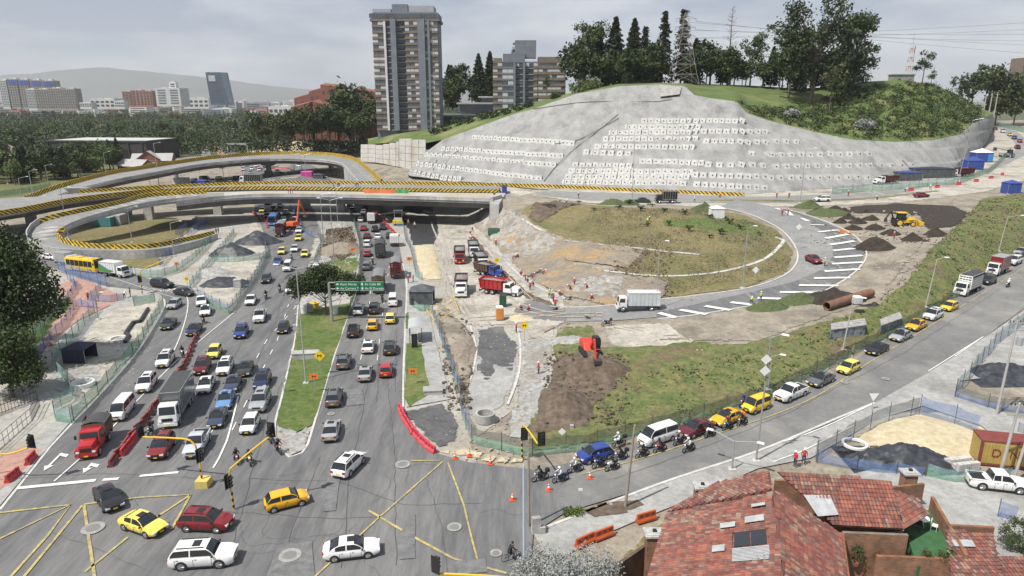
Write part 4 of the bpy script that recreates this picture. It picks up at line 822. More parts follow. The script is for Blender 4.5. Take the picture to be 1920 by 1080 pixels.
# ================================================================== buildings
m_bbrick=M('facade_brick',(.17,.13,.105),(.22,.175,.145),.6,.9,.2,8.);m_bluew=M('bluegrey_render',(.15,.165,.20),(.19,.205,.24),.3,.8);m_win=M('window_glass',(.05,.06,.075),(.10,.115,.13),.15,.12,spec=.8);m_winl=M('window_blind',(.55,.56,.57),(.42,.43,.45),.4,.4);m_whitew=M('white_render',(.62,.62,.60),(.55,.55,.53),.3,.8);m_greyw=M('grey_render',(.30,.31,.33),(.36,.37,.38),.3,.8);m_roofg=M('roof_felt',(.25,.25,.25),(.32,.32,.31),.3,.9);m_rail=M('dark_metal',(.05,.05,.055),rough=.5)
def unit(w,d,h,mat,name):b=MB();b.box((0,0,0),(w,d,h));return b.mesh(name,mat)
def facade(t,bays,floors,fh,z0,base_y=0.):
    """bays: (x0, x1, kind, forward) along the front, built floor by floor; fronts look towards -y"""
    for x0,x1,kind,fwd in bays:
        w=x1-x0;xm=(x0+x1)/2;y=base_y-fwd
        if kind=='solid':k=MB();k.box((xm,y+.6,z0),(w,1.2+fwd,floors*fh+1));k.build('pier_wall',m_bluew,t);continue
        if kind=='white':k=MB();k.box((xm,y+.3,z0),(w,.8,floors*fh));k.build('pier_wall',m_whitew,t);continue
        sp_=MB()
        if 1:
            z=0.
            if kind=='band':sp_.box((xm,y+.5,z),(w,1.2,fh*.40));sp_.box((xm,y+.58,z+fh*.94),(w,1.,fh*.06))
            elif kind=='brick':sp_.box((xm,y+.5,z),(w,1.2,fh*.46));sp_.box((xm,y+.58,z+fh*.94),(w,1.,fh*.06))
            elif kind=='recess':sp_.box((xm,y+.3,z),(w,1.6,.18));
            elif kind=='blue':sp_.box((xm,y+.5,z),(w,1.1,fh*.3))
        sm_=sp_.mesh('spandrel',{'band':m_bbrick,'brick':m_bbrick,'recess':m_whitew,'blue':m_bluew}[kind])
        for f in range(floors):link('spandrel',sm_,t,loc=(0,0,z0+f*fh))
        nw=max(1,int(round(w/2.4)));lo,hi={'band':(.41,.52),'brick':(.47,.46),'recess':(.12,.84),'blue':(.31,.66)}[kind]
        key=(round(w/nw,2),round(fh,2),kind)
        if key not in PROTO:PROTO[key]=[unit(w/nw-.16,.2,fh*hi,m_,'window') for m_ in (m_win,m_winl)]
        for f in range(floors):
            for j in range(nw):link('window',PROTO[key][1 if (random.random() < (.48 if kind !='recess' else .1)) else 0],t,loc=(x0+(j+.5)*w/nw,y+.25 if kind !='recess' else y+1.0,z0+f*fh+fh*lo))
        if kind=='recess':
            k=MB();k.box((xm,y-.45,.18),(w,.05,.9));sm_=k.mesh('balcony_rail',m_rail)
            for f in range(floors):link('balcony_rail',sm_,t,loc=(0,0,z0+f*fh))
# the tower
tc_=D(766,245,360);tw=thing('tower_block','tall brown and blue-grey apartment tower with a dark vertical fin','building',tc_);S=.2655
B=lambda a:(a-766)*S
k=MB();k.box((B(767),9,-8),(B(828)-B(706),17,62));k.build('core_wall',m_bluew,tw)
facade(tw,[(B(706),B(727),'band',.9),(B(727),B(731),'white',1.),(B(731),B(741),'recess',-.2),(B(741),B(751),'solid',2.2),(B(751),B(767),'recess',-.2),(B(767),B(791),'band',1.2),(B(791),B(804),'solid',1.5),(B(804),B(809),'band',.9),(B(809),B(813),'solid',1.2),(B(813),B(828),'band',.9)],19,2.76,.2)
k=MB();k.box((B(767),8.6,52.7),(B(831)-B(702),19.2,1.2));k.build('cornice',m_bbrick,tw)
for i in range(14):k=MB();k.box((B(706)+i*2.42,-1.,54.1),(2.2,.2,2.));k.build('penthouse_window',m_win,tw)
k=MB();k.box((B(767),8.6,53.9),(B(829)-B(704),17.5,2.6));k.box((B(767),9,56.5),(B(826)-B(707),17,.5));k.build('penthouse',m_bluew,tw)
k=MB();k.box((B(722),9,57),(B(740)-B(706),10,1.9));k.build('roof_block',m_greyw,tw);k=MB();k.box((B(795),9,57),(B(820)-B(770),12,3.2));k.build('roof_block',m_greyw,tw);k=MB();k.box((B(757),7,57),(B(770)-B(741),9,3.9));k.build('lift_tower',m_bluew,tw);k=MB();k.box((B(770),8,58.6),(9,6,1.2));k.build('water_tank',m_rail,tw)
# mid-rise beside it
mc=D(992,195,385);md=thing('apartment_block','brown brick and blue-grey apartment block above the grassy shoulder','building',mc);S=.284;B=lambda a:(a-992)*S
k=MB();k.box((B(992),7.2,-12),(B(1060)-B(924),12,34));k.build('core_wall',m_bluew,md)
facade(md,[(B(923),B(941),'brick',.6),(B(941),B(962),'blue',.9),(B(962),B(966),'solid',1.5),(B(966),B(980),'recess',-.1),(B(980),B(984),'solid',1.5),(B(984),B(1000),'recess',.2),(B(1000),B(1008),'brick',.6),(B(1009),B(1061),'brick',2.)],8,3.05,-3.)
for x0,x1,h in ((924,940,23.8),(942,984,26),(1009,1060,24.4)):k=MB();k.box(((B(x0)+B(x1))/2,6.5,21.5),(B(x1)-B(x0),11.5,h-21.5));k.build('roof_block',m_bbrick if x0 !=942 else m_bluew,md)
k=MB();k.box((B(985),7,24),(B(1006)-B(966),8,9.));k.build('lift_tower',m_bluew,md)
# low modern house with layered flat roofs
hc=D(880,214,400);lh=thing('low_house','low pale house with layered flat roofs between the tower and the brick block','house',hc)
for x,y,z,w,d,h in ((-8,0,-4,26,14,1.),(4,6,2.5,22,14,.9),(12,10,6,14,12,.8)):k=MB();k.box((x,y,z+3),(w,d,h));k.build('roof_slab',M('pale_concrete',(.36,.36,.34),(.44,.44,.42),.4,.9),lh);k=MB();k.box((x,y+1,z-4),(w-3,d-3,7));k.build('glass_wall',m_win,lh)
# red brick complex
m_rbrick=M('red_brick',(.20,.085,.06),(.26,.115,.082),.25,.9,.2,5.);bc=D(620,245,490);bk=thing('brick_complex','stepped red brick apartment complex behind the trees left of the tower','building',bc);S=.372;B=lambda a:(a-620)*S
for x0,x1,t0,t1,dy in ((548,580,190,182,10),(580,605,178,172,6),(605,645,166,170,2),(640,668,172,190,-3),(662,690,172,178,14),(690,708,176,182,18),(556,590,206,198,-9),(596,622,196,202,-8),(628,640,200,200,-12),(644,674,194,200,-14)):
    za,zb_=[(245-t)*S+1.5 for t in (t0,t1)];k=MB();a,b_=B(x0),B(x1);y0,y1=dy,dy+14
    k.add([(a,y0,-6),(b_,y0,-6),(b_,y1,-6),(a,y1,-6),(a,y0,za),(b_,y0,zb_),(b_,y1,zb_+1.5),(a,y1,za+1.5)],[(0,1,5,4),(1,2,6,5),(2,3,7,6),(3,0,4,7),(4,5,6,7)]);w=k.build('block',m_rbrick,bk)
    for i in range(int((b_-a)/3.6)):
        for f in range(int(min(za,zb_)/3.4)):
            if random.random() < .6:q=MB();q.box((a+1.8+i*3.6,y0-.02,1.+f*3.4),(1.3,.2,1.8));q.build('window',m_win,w)
# far buildings
def far_block(px0,px1,top,base,Y,mat,label,rows,cols,name='far_building',extra=None,dark=None,side=.8,lean=0.):
    a,b_=D(px0,base,Y),D(px1,base,Y);t_=D(px0,top,Y);w=b_.x-a.x;h=t_.z-a.z+4;o=thing(name,label,'building',((a.x+b_.x)/2,Y,a.z-4));d=w*side
    k=MB();k.box((0,d/2,0),(w,d,h),top=1-lean);k.build('wall',mat,o);k=MB();fh,cw=(h-5)/rows,w/cols
    for r_ in range(rows):
        for c_ in range(cols):k.box((-w/2+(c_+.5)*cw,-.15,4.5+r_*fh),(cw*.62,.35,fh*.5))
    k.build('windows',dark or m_win,o);k=MB();k.box((w*.1,d*.5,h),(w*.3,d*.4,h*.05));k.box((-w*.25,d*.5,h),(w*.15,d*.3,h*.035));k.build('roof_huts',m_whitew,o)
    if extra:extra(o,w,d,h)
    return o
m_apt=M('apartment_tan',(.30,.27,.24),(.37,.34,.31),.1,.9);m_aptw=M('apartment_white',(.60,.60,.59),(.52,.52,.52),.1,.9);m_aptb=M('apartment_blue',(.06,.10,.30),(.08,.13,.35),.1,.8)
def bluetop(o,w,d,h):k=MB();k.box((w*.1,-.3,h*.82),(w*.8,.5,h*.15));k.build('blue_panel',m_aptb,o)
for x0,x1,tp,l in ((6,22,150,'pale end slab of the far left apartment towers'),(20,42,148,'blue-topped apartment tower left of its twin'),(40,62,149,'blue-topped apartment tower, second from the left'),(64,84,150,'blue-topped apartment tower behind the tan slab'),(84,108,151,'blue-topped apartment tower at the right of the cluster')):far_block(x0,x1,tp,200,1450,m_aptw if x0==6 else m_apt,l,16,5,extra=bluetop if x0 !=6 else None)
for x0,x1,tp,l in ((54,70,167,'pale end slab of the tan apartment row'),(70,96,167,'tan apartment slab left in the front row'),(96,122,165,'tan apartment slab in the middle of the front row'),(122,146,166,'tan apartment slab right in the front row')):far_block(x0,x1,tp,203,1250,m_aptw if x0==54 else m_apt,l,12,6)
m_fbrick=M('far_red_brick',(.33,.16,.12),(.40,.22,.17),.1,.9)
for x0,x1,tp,l in ((232,249,171,'red brick slab on the left of the far trio'),(250,271,169,'red brick slab in the middle of the far trio'),(271,288,170,'red brick slab on the right of the far trio')):far_block(x0,x1,tp,197,1300,m_fbrick,l,9,3)
far_block(294,340,165,195,1250,m_aptw,'white office building with dark window bands',6,2,dark=m_bluew);far_block(322,334,154,196,1270,m_aptw,'slim white stair tower of the white office building',9,1)
for x0,x1,tp,Y,l in ((170,216,185,1200,'low white hall left of the brick trio'),(216,234,189,1180,'small white hall next to the brick trio'),(345,392,184,1500,'low pale building left of the glass tower'),(505,550,199,900,'low white building left of the brick complex'),(465,482,208,700,'white stepped building at the edge of the park'),(150,172,192,1150,'small white hall right of the apartment row')):far_block(x0,x1,tp,200 if Y > 1000 else 222,Y,m_aptw,l,2,5)
far_block(1906,1950,108,190,470,m_bbrick,'brick apartment block cut off by the right edge',9,6)
# dark glass tower with a slanted side
g0=D(411,192,1150);gt=thing('glass_tower','dark blue glass office tower with one slanting side','building',g0);S=1150/1325.;w0=20*S;h=54*S
k=MB();k.add([(-w0*.80,0,-4),(w0*.9,0,-4),(w0*.9,24,-4),(-w0*.8,24,-4),(-w0*.98,0,h),(w0*.35,0,h),(w0*.55,24,h),(-w0*.95,24,h)],[(0,1,5,4),(1,2,6,5),(2,3,7,6),(3,0,4,7),(4,5,6,7)]);k.build('glass_shell',M('tower_glass',(.07,.10,.14),(.10,.135,.17),.08,.15,spec=.8),gt)
k=MB();k.add([(w0*.36,-.3,h),(w0*.9,-.3,0),(w0*1.02,10,0),(w0*.75,10,h*.97)],[(0,1,2,3)]);k.build('slanting_glass',M('pale_glass',(.28,.33,.38),(.34,.38,.42),.1,.2),gt)
k=MB();k.box((-w0*.42,-.4,h-14),(w0*.62,.5,9));k.build('sign_panel',m_winl,gt)
for f in range(14):k=MB();k.box((-w0*.18+ -f*.0,-.25,3+f*3.1),(w0*1.2-f*.35,.3,.5));k.build('floor_band',m_bluew,gt)
# scattered low city to the horizon
r=random.Random(9);PB={}
for i in range(230):
    Y=1500+3200*r.random()**1.5;px=r.uniform(-40,700);kx=r.randint(0,4)
    if kx not in PB:
        q=MB();w,d,h=14+kx*6,12+kx*3,7+kx*4;q.box((0,0,0),(w,d,h));q.box((w*.2,0,h),(w*.3,d*.4,2));PB[kx]=(q.mesh('wall',[m_aptw,m_fbrick,m_apt,m_greyw,m_whitew][kx]),)
        q=MB()
        for f in range(2+kx):q.box((0,-d/2-.05,1.5+f*(h-2)/(2+kx)),(w*.8,.3,1.4))
        PB[kx] +=(q.mesh('windows',m_win),)
    o=thing('city_building',['low white city house in the hazy distance','low brick city building in the hazy distance','tan city block in the hazy distance','grey city block in the hazy distance','pale high-rise in the hazy distance'][kx],'building',((px-960)*Y/1308,Y,-.3),r.uniform(-.4,.4),'distant city');o.scale=(1.3,1,r.uniform(.8,1.6));link('wall',PB[kx][0],o);link('windows',PB[kx][1],o)
# sports hall, houses in the park
sc_=P(185,301,0);sh=thing('sports_hall','large dark flat-roofed hall with pale roof and brick base in the park','building',sc_,R(-6));m_dk=M('dark_cladding',(.035,.032,.03),(.05,.047,.045),.3,.7)
k=MB();k.box((0,16,-.3),(66,34,11.5));k.build('wall',m_dk,sh);k=MB();k.box((0,16,11.2),(67,35,.8));k.build('roof_edge',m_dk,sh);k=MB();k.box((2,16,12.),(61,29,.25));k.build('roof',M('pale_roof',(.42,.44,.42),(.48,.50,.48),.2,.8),sh)
k=MB();k.box((-20,-1.4,-.3),(24,1,5.5));k.build('brick_base',m_rbrick,sh);k=MB();k.box((8,-.7,-.3),(30,1,7.));k.build('entrance_recess',m_blk,sh)
for i in range(8):k=MB();k.box((-31+i*8.8,-1.2,-.3),(.7,.7,11.3));k.build('column',m_dk,sh)
def gable(px,py,w,d,h,rh,rz,roof,label,z=0.,wall=None,name='house'):
    o=thing(name,label,'house',P(px,py,z),R(rz));k=MB();k.box((0,0,-.4),(w,d,h+.4));k.add([(-w/2,-d/2,h),(-w/2,d/2,h),(-w/2,0,h+rh),(w/2,-d/2,h),(w/2,d/2,h),(w/2,0,h+rh)],[(0,2,1),(3,4,5)]);k.build('wall',wall or m_rbrick,o)
    e=.6;q=MB()
    for s in (-1,1):q.add([(-w/2-e,s*(d/2+e),h-.3),(w/2+e,s*(d/2+e),h-.3),(w/2+e,0,h+rh+.12),(-w/2-e,0,h+rh+.12)],[(0,1,2,3) if s < 0 else (3,2,1,0)])
    q.build('roof',roof,o)
    for i in range(2):q=MB();q.box((-w*.2+i*w*.4,-d/2-.03,1.),(1.4,.15,1.3));q.build('window',m_win,o)
    return o
m_rtile=M('far_roof_tile',(.22,.15,.13),(.28,.20,.17),.5,.9);m_rgrey=M('grey_metal_roof',(.33,.33,.33),(.40,.40,.40),.3,.6)
gable(25,292,16,9,4,3,0,m_rtile,'small house with brown gabled roof at the far left of the park',wall=m_whitew);gable(8,328,14,9,4,3,20,m_rtile,'reddish roofed house at the left edge below the park trees')
gable(290,313,20,10,4,3.4,12,m_rgrey,'brick house with a grey gabled roof behind the rear ramp');gable(256,318,16,9,2.4,3,-20,m_rgrey,'low grey-roofed wing left of the gabled house');gable(282,314,5,11,5,4,100,m_rgrey,'white-edged porch gable of the grey-roofed house')
# park road and gantry
sheet('park_road',m_conc,[(376,296),(372,262),(376,240),(384,240),(394,262),(404,296)],step=20,world=False) if False else None
b=MB();v=[P(x,y,-.1) for x,y in ((378,292),(374,262),(379,238),(384,238),(386,262),(396,292))];b.add(v,[(0,1,2,3,4,5)]);b.build('park_road',m_conc,kind='structure');b=MB();b.add([P(x,y,-.08) for x,y in ((398,292),(387,262),(385,245),(388,245),(394,262),(408,292))],[(0,1,2,3,4,5)]);b.build('park_verge',m_grass,kind='structure');b=MB();b.add([P(x,y,-.06) for x,y in ((409,292),(396,262),(390,245),(393,245),(402,262),(424,292))],[(0,1,2,3,4,5)]);b.build('park_path',m_brickred,kind='structure')
gn=thing('sign_gantry','grey overhead gantry across the far avenue','gantry',P(447,293,0))
for x in (-6.5,6.5):k=MB();k.box((x,0,0),(.5,.5,8));k.build('post',m_greyw,gn)
k=MB();k.box((0,0,7.4),(13.5,.5,1.2));k.build('beam',m_greyw,gn)
# hills on the horizon
r=np.random.default_rng(2);xs=np.linspace(-700,1500,160);v=[]
prof=np.interp(xs,[-700,-300,-100,0,60,120,160,200,240,300,360,440,520,640,760,900,1500],[160,140,150,142,138,131,127,126,131,136,142,152,163,172,168,174,178])+3*fbm(xs*.03,xs*0,3)
n=9;m_mt=M('mountain_forest',(.05,.065,.05),(.085,.09,.07),.002,1.,space='world')
for x,y in zip(xs,prof):
    for j in range(n):
        s=j/(n-1);p=D(float(x),float(200+(y-200)*s),13200+1500*s+600*float(fbm(x*.02,s*3,8)));p.z=-2+(p.z+2)*(1 if s else 0);v.append(p)
b=MB();b.add(v,[(i*n+j,(i+1)*n+j,(i+1)*n+j+1,i*n+j+1) for i in range(len(xs)-1) for j in range(n-1)]);b.build('mountains',m_mt,smooth=180,kind='structure')
# ================================================================== pylon, mast, lines
m_lat=M('painted_lattice',(.36,.34,.34),(.26,.22,.21),.4,.7);m_latr=M('mast_red',(.42,.07,.05),rough=.6);m_steel=M('galvanised',(.42,.43,.44),(.36,.37,.38),1.,.5,metal=.3)
def lattice(t,h,w0,w1,n,mats,rad=.12,name='lattice_section'):
    for j in range(n):
        k=MB();z0,z1=h*j/n,h*(j+1)/n;f=lambda z:w0+(w1-w0)*(z/h)**.8;a,b_=f(z0)/2,f(z1)/2;c0=[(-a,-a,z0),(a,-a,z0),(a,a,z0),(-a,a,z0)];c1=[(-b_,-b_,z1),(b_,-b_,z1),(b_,b_,z1),(-b_,b_,z1)]
        for i in range(4):k.tube(c0[i],c1[i],rad,rad,4);k.tube(*((c0[i],c1[(i+1) % 4]) if (i+j) % 2 else (c0[(i+1) % 4],c1[i])),rad*.6,rad*.6,4);k.tube(c1[i],c1[(i+1) % 4],rad*.6,rad*.6,4)
        k.build(name,mats[j % len(mats)],t)
pb_=D(1279,158,300);pt=D(1279,25,300);hp=pt.z-pb_.z;py_=thing('pylon','tall lattice power pylon at the top of the concrete slope','pylon',pb_);lattice(py_,hp,11.5,1.3,7,[m_lat],.08)
ARM=[.68,.80,.92]
for f in ARM:
    k=MB();z=hp*f
    for s in (-1,1):k.tube((0,0,z),(s*4.2,0,z+.2),.12,.08,4);k.tube((0,0,z+1.4),(s*4.2,0,z+.2),.09,.06,4);k.tube((s*4.1,0,z+.2),(s*4.1,0,z-1.),.08,.08,5)
    k.build('crossarm',m_lat,py_)
mb_=D(1702,150,345);mt_=D(1702,82,345);ms=thing('radio_mast','red and white lattice radio mast behind the concrete hut','mast',mb_);hm=mt_.z-mb_.z;lattice(ms,hm,2.6,1.2,8,[m_latr,m_whitew],.075);k=MB();k.tube((0,0,hm),(0,0,hm+5),.06,.03,5);k.tube((1.2,0,hm*.5),(1.4,0,hm*.95),.12,.12,6);k.build('aerial',m_rail,ms)
hu=thing('concrete_hut','small weathered concrete hut on the grassy hilltop','hut',D(1693,153,332));k=MB();k.box((0,2,-1),(9.5,5,4.));k.build('wall',M('weathered_concrete',(.33,.32,.27),(.24,.235,.20),.6,.95,.3,5.),hu);k=MB();k.box((0,2,3),(10.3,5.8,.4));k.build('roof',m_greyw,hu);k=MB();k.box((-2,-.55,-1),(1.1,.2,2.2));k.build('door',m_rail,hu)
m_wire=M('wire',(.10,.10,.105),rough=.7)
ends=[(36,25),(60,50),(75,62),(80,78),(95,88),(105,98),(118,110)]
for i,(ya,yb) in enumerate(((44,28),(60,50),(66,62),(90,84),(100,100),(110,112))):
    f=ARM[i % 3];s=-1 if i < 3 else 1;p0=pb_+Vector((s*4.1,0,hp*f-.8));p1=D(2100,(30,62,92,46,78,112)[i],330+i*6);k=MB();pts=[]
    for j in range(25):q=j/24;p=p0.lerp(p1,q);p.z -=1.2*math.sin(math.pi*q);pts.append(p)
    k.pipe(pts,.045,4);k.build('power_line',m_wire,label=['lowest','lower','middle','upper','second highest','highest'][2-i if i < 3 else 8-i] + ' ' + ['rear','front'][i//3] + ' power line running right from the pylon',cat='power line')
# ================================================================== vehicles
m_glass=M('car_glass',(.018,.022,.026),rough=.06,spec=.7);m_tyre=M('tyre',(.018,.018,.018),(.03,.03,.03),8.,.85)
m_rim=M('wheel_rim',(.42,.43,.44),rough=.3,metal=.8);m_blk=M('black_plastic',(.02,.02,.021),rough=.5);m_hl=M('headlight_lens',(.75,.77,.8),rough=.1);m_tl=M('taillight_lens',(.35,.015,.012),rough=.15)
m_plate=M('yellow_plate',(.72,.52,.03),rough=.5);m_chas=M('chassis',(.03,.03,.032),(.055,.05,.045),3.,.8);m_orange=M('orange_lamp',(.8,.3,.02),rough=.3)
PAINT={'white':(.78,.78,.77),'black':(.012,.012,.014),'dgrey':(.045,.047,.05),'grey':(.14,.145,.15),'silver':(.42,.43,.44),'red':(.42,.015,.018),'maroon':(.12,.008,.014),'dred':(.20,.012,.016),'blue':(.02,.05,.26),'navy':(.014,.022,.075),'sky':(.16,.33,.62),'slate':(.055,.07,.12),'yellow':(.83,.55,.015),'taxi':(.86,.68,.12),'orange':(.78,.42,.01),'brown':(.10,.05,.035),'green':(.06,.25,.07),'dkred':(.09,.012,.014),'pale':(.62,.66,.70),'tarp':(.06,.062,.065),'tarpgrey':(.20,.205,.21),'wood':(.20,.12,.08),'bus':(.10,.30,.72)}
def paint(c):return M('paint_'+c,PAINT[c],tuple(x*.86 for x in PAINT[c]),1.2,.32 if c not in ('tarp','tarpgrey','wood') else .85,metal=.25 if c in ('silver','grey','dgrey','slate','pale','sky') else 0.,coat=.6 if c not in ('tarp','tarpgrey','wood') else 0.)
def setm(o,mat,i=0):o.material_slots[i].link='OBJECT';o.material_slots[i].material=mat
SPEC={  # L, W, H, nose, hood, belt, deck, windscreen base, roof front, roof rear, rear base, wheelbase, wheel radius
 'sedan':(4.5,1.78,1.47,.68,.90,.93,1.0,1.05,.25,-.95,-1.72,2.65,.32),'hatch':(3.85,1.68,1.50,.72,.94,.96,.96,1.1,.35,-1.35,-1.78,2.45,.30),
 'suv':(4.45,1.84,1.68,.80,1.04,1.06,1.06,1.15,.4,-1.70,-2.08,2.65,.36),'bigsuv':(5.0,1.98,1.80,.95,1.14,1.15,1.15,1.15,.5,-1.95,-2.35,2.87,.40),
 'van':(4.75,1.74,1.96,.86,1.10,1.16,1.16,1.85,1.15,-2.12,-2.28,2.75,.32),'pickup':(5.2,1.86,1.78,.92,1.08,1.10,1.08,1.12,.55,-.62,-.80,3.1,.39),'minivan':(3.7,1.6,1.8,.8,1.02,1.06,1.06,1.35,.8,-1.65,-1.78,2.4,.29)}
def bevelled(vs,fs,w=.06,seg=2):
    bm=bmesh.new();V=[bm.verts.new(v) for v in vs];[bm.faces.new([V[i] for i in f]) for f in fs];bmesh.ops.recalc_face_normals(bm,faces=bm.faces)
    bmesh.ops.bevel(bm,geom=list(bm.edges),offset=w,segments=seg,affect='EDGES',profile=.6)
    bm.verts.index_update();r=[tuple(v.co) for v in bm.verts],[[v.index for v in f.verts] for f in bm.faces];bm.free();return r
def pane(q,l,r,bt,tp,off=.014):
    """glass set on a flat quad a b c d (a-b at the bottom), inset by fractions"""
    a,b,c,d=(Vector(v) for v in q);f=lambda u,v:a.lerp(b,u).lerp(d.lerp(c,u),v);n=(b-a).cross(d-a).normalized()*off
    return [f(l,bt)+n,f(1-r,bt)+n,f(1-r,tp)+n,f(l,tp)+n]
def wheel_mesh(r,w):
    b=MB();n=16
    prof=[(-w/2,r*.72),(-w/2,r*.95),(-w/2+.03,r),(w/2-.03,r),(w/2,r*.95),(w/2,r*.72)]
    b.loft([[(rr*math.cos(2*math.pi*i/n),y,rr*math.sin(2*math.pi*i/n)) for i in range(n)] for y,rr in prof],caps=True)
    rb=MB();rb.tube((0,-w/2-.004,0),(0,w/2+.004,0),r*.68,r*.68,12)
    for i in range(5):a=i*2*math.pi/5;rb.tube((0,-w/2-.012,0),(r*.6*math.cos(a),-w/2-.012,r*.6*math.sin(a)),.035,.035,4);rb.tube((0,w/2+.012,0),(r*.6*math.cos(a),w/2+.012,r*.6*math.sin(a)),.035,.035,4)
    return b.mesh('wheel',m_tyre,40),rb.mesh('rim',m_rim)
def car_parts(kind,far):
    L,W,Hh,nose,hood,belt,deck,xw,xf,xr,xb,wb,wr=SPEC[kind];h=W/2;parts=[]
    b=MB();xs=[-L/2,-L/2+.1,-L/2+.45,-wb/2,xb,xr,0,xw,(xw+L/2)/2,L/2-.45,L/2-.1,L/2];xs=sorted(set(xs));rings=[]
    for x in xs:
        e=max(0,1-(L/2-abs(x))/.5);w=h*(1-.16*e*e);zb=.24+.14*e*e
        if x >=xw:t=(x-xw)/(L/2-xw);zt=belt+(hood-belt)*min(1,t*3)+(nose-hood)*max(0,t-.15)**2/.72
        elif x <=xb:t=(xb-x)/(L/2+xb+1e-6);zt=deck-.16*t*t
        else:zt=belt+(deck-belt)*max(0,(xr-x)/(xr-xb)) if x < xr else belt
        if kind=='pickup' and x < -.8:zt=1.02
        rings.append([(x,-w*.90,zb),(x,-w*.98,zb+.12),(x,-w,(zb+zt)/2+.05),(x,-w*.97,zt-.14),(x,-w*.90,zt-.02),(x,-w*.5,zt+.012),(x,w*.5,zt+.012),(x,w*.90,zt-.02),(x,w*.97,zt-.14),(x,w,(zb+zt)/2+.05),(x,w*.98,zb+.12),(x,w*.90,zb)])
    b.loft(rings)
    wbh,wrh=h*.905,h*.74;xm_=(xf+xr)/2-.02;fl=[xb+(xr-xb)*q for q in (0,.3,.62)];fr=[xf+(xw-xf)*q for q in (.34,.68,1.)]
    st=fl+[xr,xr+(xm_-xr)*.5,xm_-.05,xm_+.05,(xm_+xf)/2,xf]+fr;cx=[xb,xr,xm_,xf,xw];cz_=[deck-.02,Hh-.055,Hh,Hh-.03,belt-.02];G_={'body':b};rg=[]
    for x in st:
        z=float(np.interp(x,cx,cz_));bz=float(np.interp(x,[xb,xr,xw],[deck-.03,belt-.03,belt-.03]));
        if x < xr:z +=.05*math.sin(math.pi*(x-xb)/(xr-xb))
        elif x > xf:z +=.07*math.sin(math.pi*(x-xf)/(xw-xf))
        u=max(0.,min(1.,(z-bz)/(Hh-bz)));w2=wbh+(wrh-wbh)*u;d=z-bz;hp_=[(wbh,bz),(wbh*.995,bz+d*.10),(wbh+(w2-wbh)*.84,bz+d*.84),(w2*.97,bz+d*.94),(w2*.80,bz+d*.99),(w2*.4,bz+d+.008)]
        rg.append([(x,-p[0],p[1]) for p in hp_]+[(x,p[0],p[1]) for p in hp_[::-1]])
    gl={k_:MB() for k_ in ('windshield','rear_window','sr0','sr1','sl0','sl1')}
    for i in range(len(st)-1):
        x=(st[i]+st[i+1])/2
        for j in range(11):
            q=(rg[i][j],rg[i][j+1],rg[i+1][j+1],rg[i+1][j]);tgt=b;top_=3 <=j <=7
            if top_ and x > xf and i < len(st)-2+1:tgt=gl['windshield']
            elif top_ and x < xr and (kind !='van' or i > 0):tgt=gl['rear_window']
            elif j in (1,9) and abs(x-xm_) > .06 and i not in (0,len(st)-2) and not (kind in ('sedan','pickup') and i==1):tgt=gl[('sr' if j==1 else 'sl')+('1' if x > xm_ else '0')]
            tgt.add([q[3],q[2],q[1],q[0]],[(0,1,2,3)])
    if kind=='pickup':# load bed
        x0,x1=-L/2+.06,-.82
        b.quad((x0+.1,-h*.8,.72),(x1,-h*.8,.72),(x1,h*.8,.72),(x0+.1,h*.8,.72),1)
        b.box(((x0+x1)/2,0,1.025),(x1-x0-.16,W*.80,.03),m=1)
        for s in (-1,1):b.box(((x0+x1)/2,s*h*.88,1.0),(x1-x0,.12,.10))
        b.box((x0+.03,0,1.0),(.08,W*.88,.1))
    if kind in ('suv','bigsuv') and not far:
        for s in (-1,1):b.box(((xf+xr)/2,s*wrh*.86,Hh-.01),((xf-xr)*.85,.05,.06),m=1)
    for s in (-1,1):# wheel arches and sill
        for x in (-wb/2,wb/2):b.tube((x,s*(h-.14),wr),(x,s*(h+.006),wr),wr+.07,wr+.07,14,m=1)
        b.box((0,s*h*.955,.2),(wb-.8,.06,.1),m=1)
    if not far:# door seams, handles, rubbing strip
        for s in (-1,1):
            for x in ((xw-.25),(xw+xr)/2-.1,xr+.05):b.box((x,s*(h*.985+.004),.34),(.022,.03,belt-.5),m=1)
            for x in ((xw+xr)/2+.1,xr+.25):b.box((x,s*(h*.98+.01),belt-.2),(.16,.03,.035),m=1)
    b.box((L/2-.02,0,.40),(.08,W*.60,.13),m=1);b.box((L/2-.03,0,nose-.21),(.1,W*.46,.13),m=1);b.box((-L/2+.03,0,.34),(.1,W*.62,.12),m=1)
    if kind in ('suv','bigsuv','sedan') and not far:b.box(((xf+xr)/2+.35,0,Hh-.005),(.62,W*.40,.022),m=1)
    parts.append(('body',b.mesh('body',[paint('white'),m_blk],48),(0,0,0),True,[]))
    for nm,k in gl.items():
        if k.f:parts.append((nm if len(nm) > 3 else 'side_window',k.mesh(nm,m_glass,180),(0,0,0),False,[]))
    wm,rm=wheel_mesh(wr,.21)
    for x in (-wb/2,wb/2):
        for s in (-1,1):parts.append(('wheel',wm,(x,s*(h-.085),wr),False,[] if far else [('rim',rm)]))
    def bx(nm,mat,c,d):k=MB();k.box((-0,0,-d[2]/2),d);parts.append((nm,k.mesh(nm,mat),c,False,[]))
    zl=nose-.05
    for s in (-1,1):
        bx('headlight',m_hl,(L/2-.10,s*h*.66,zl-.03),(.24,.36,.16));bx('taillight',m_tl,(-L/2+.07,s*h*.70,deck-.24),(.18,.26,.22))
        if not far:bx('mirror',m_blk,(xw-.15,s*(h+.07),belt+.07),(.14,.18,.13))
    if not far:bx('license_plate',m_plate,(L/2+.025,0,.46),(.02,.36,.13));bx('license_plate',m_plate,(-L/2+.0,0,.62 if kind !='van' else .5),(.02,.36,.13))
    return parts
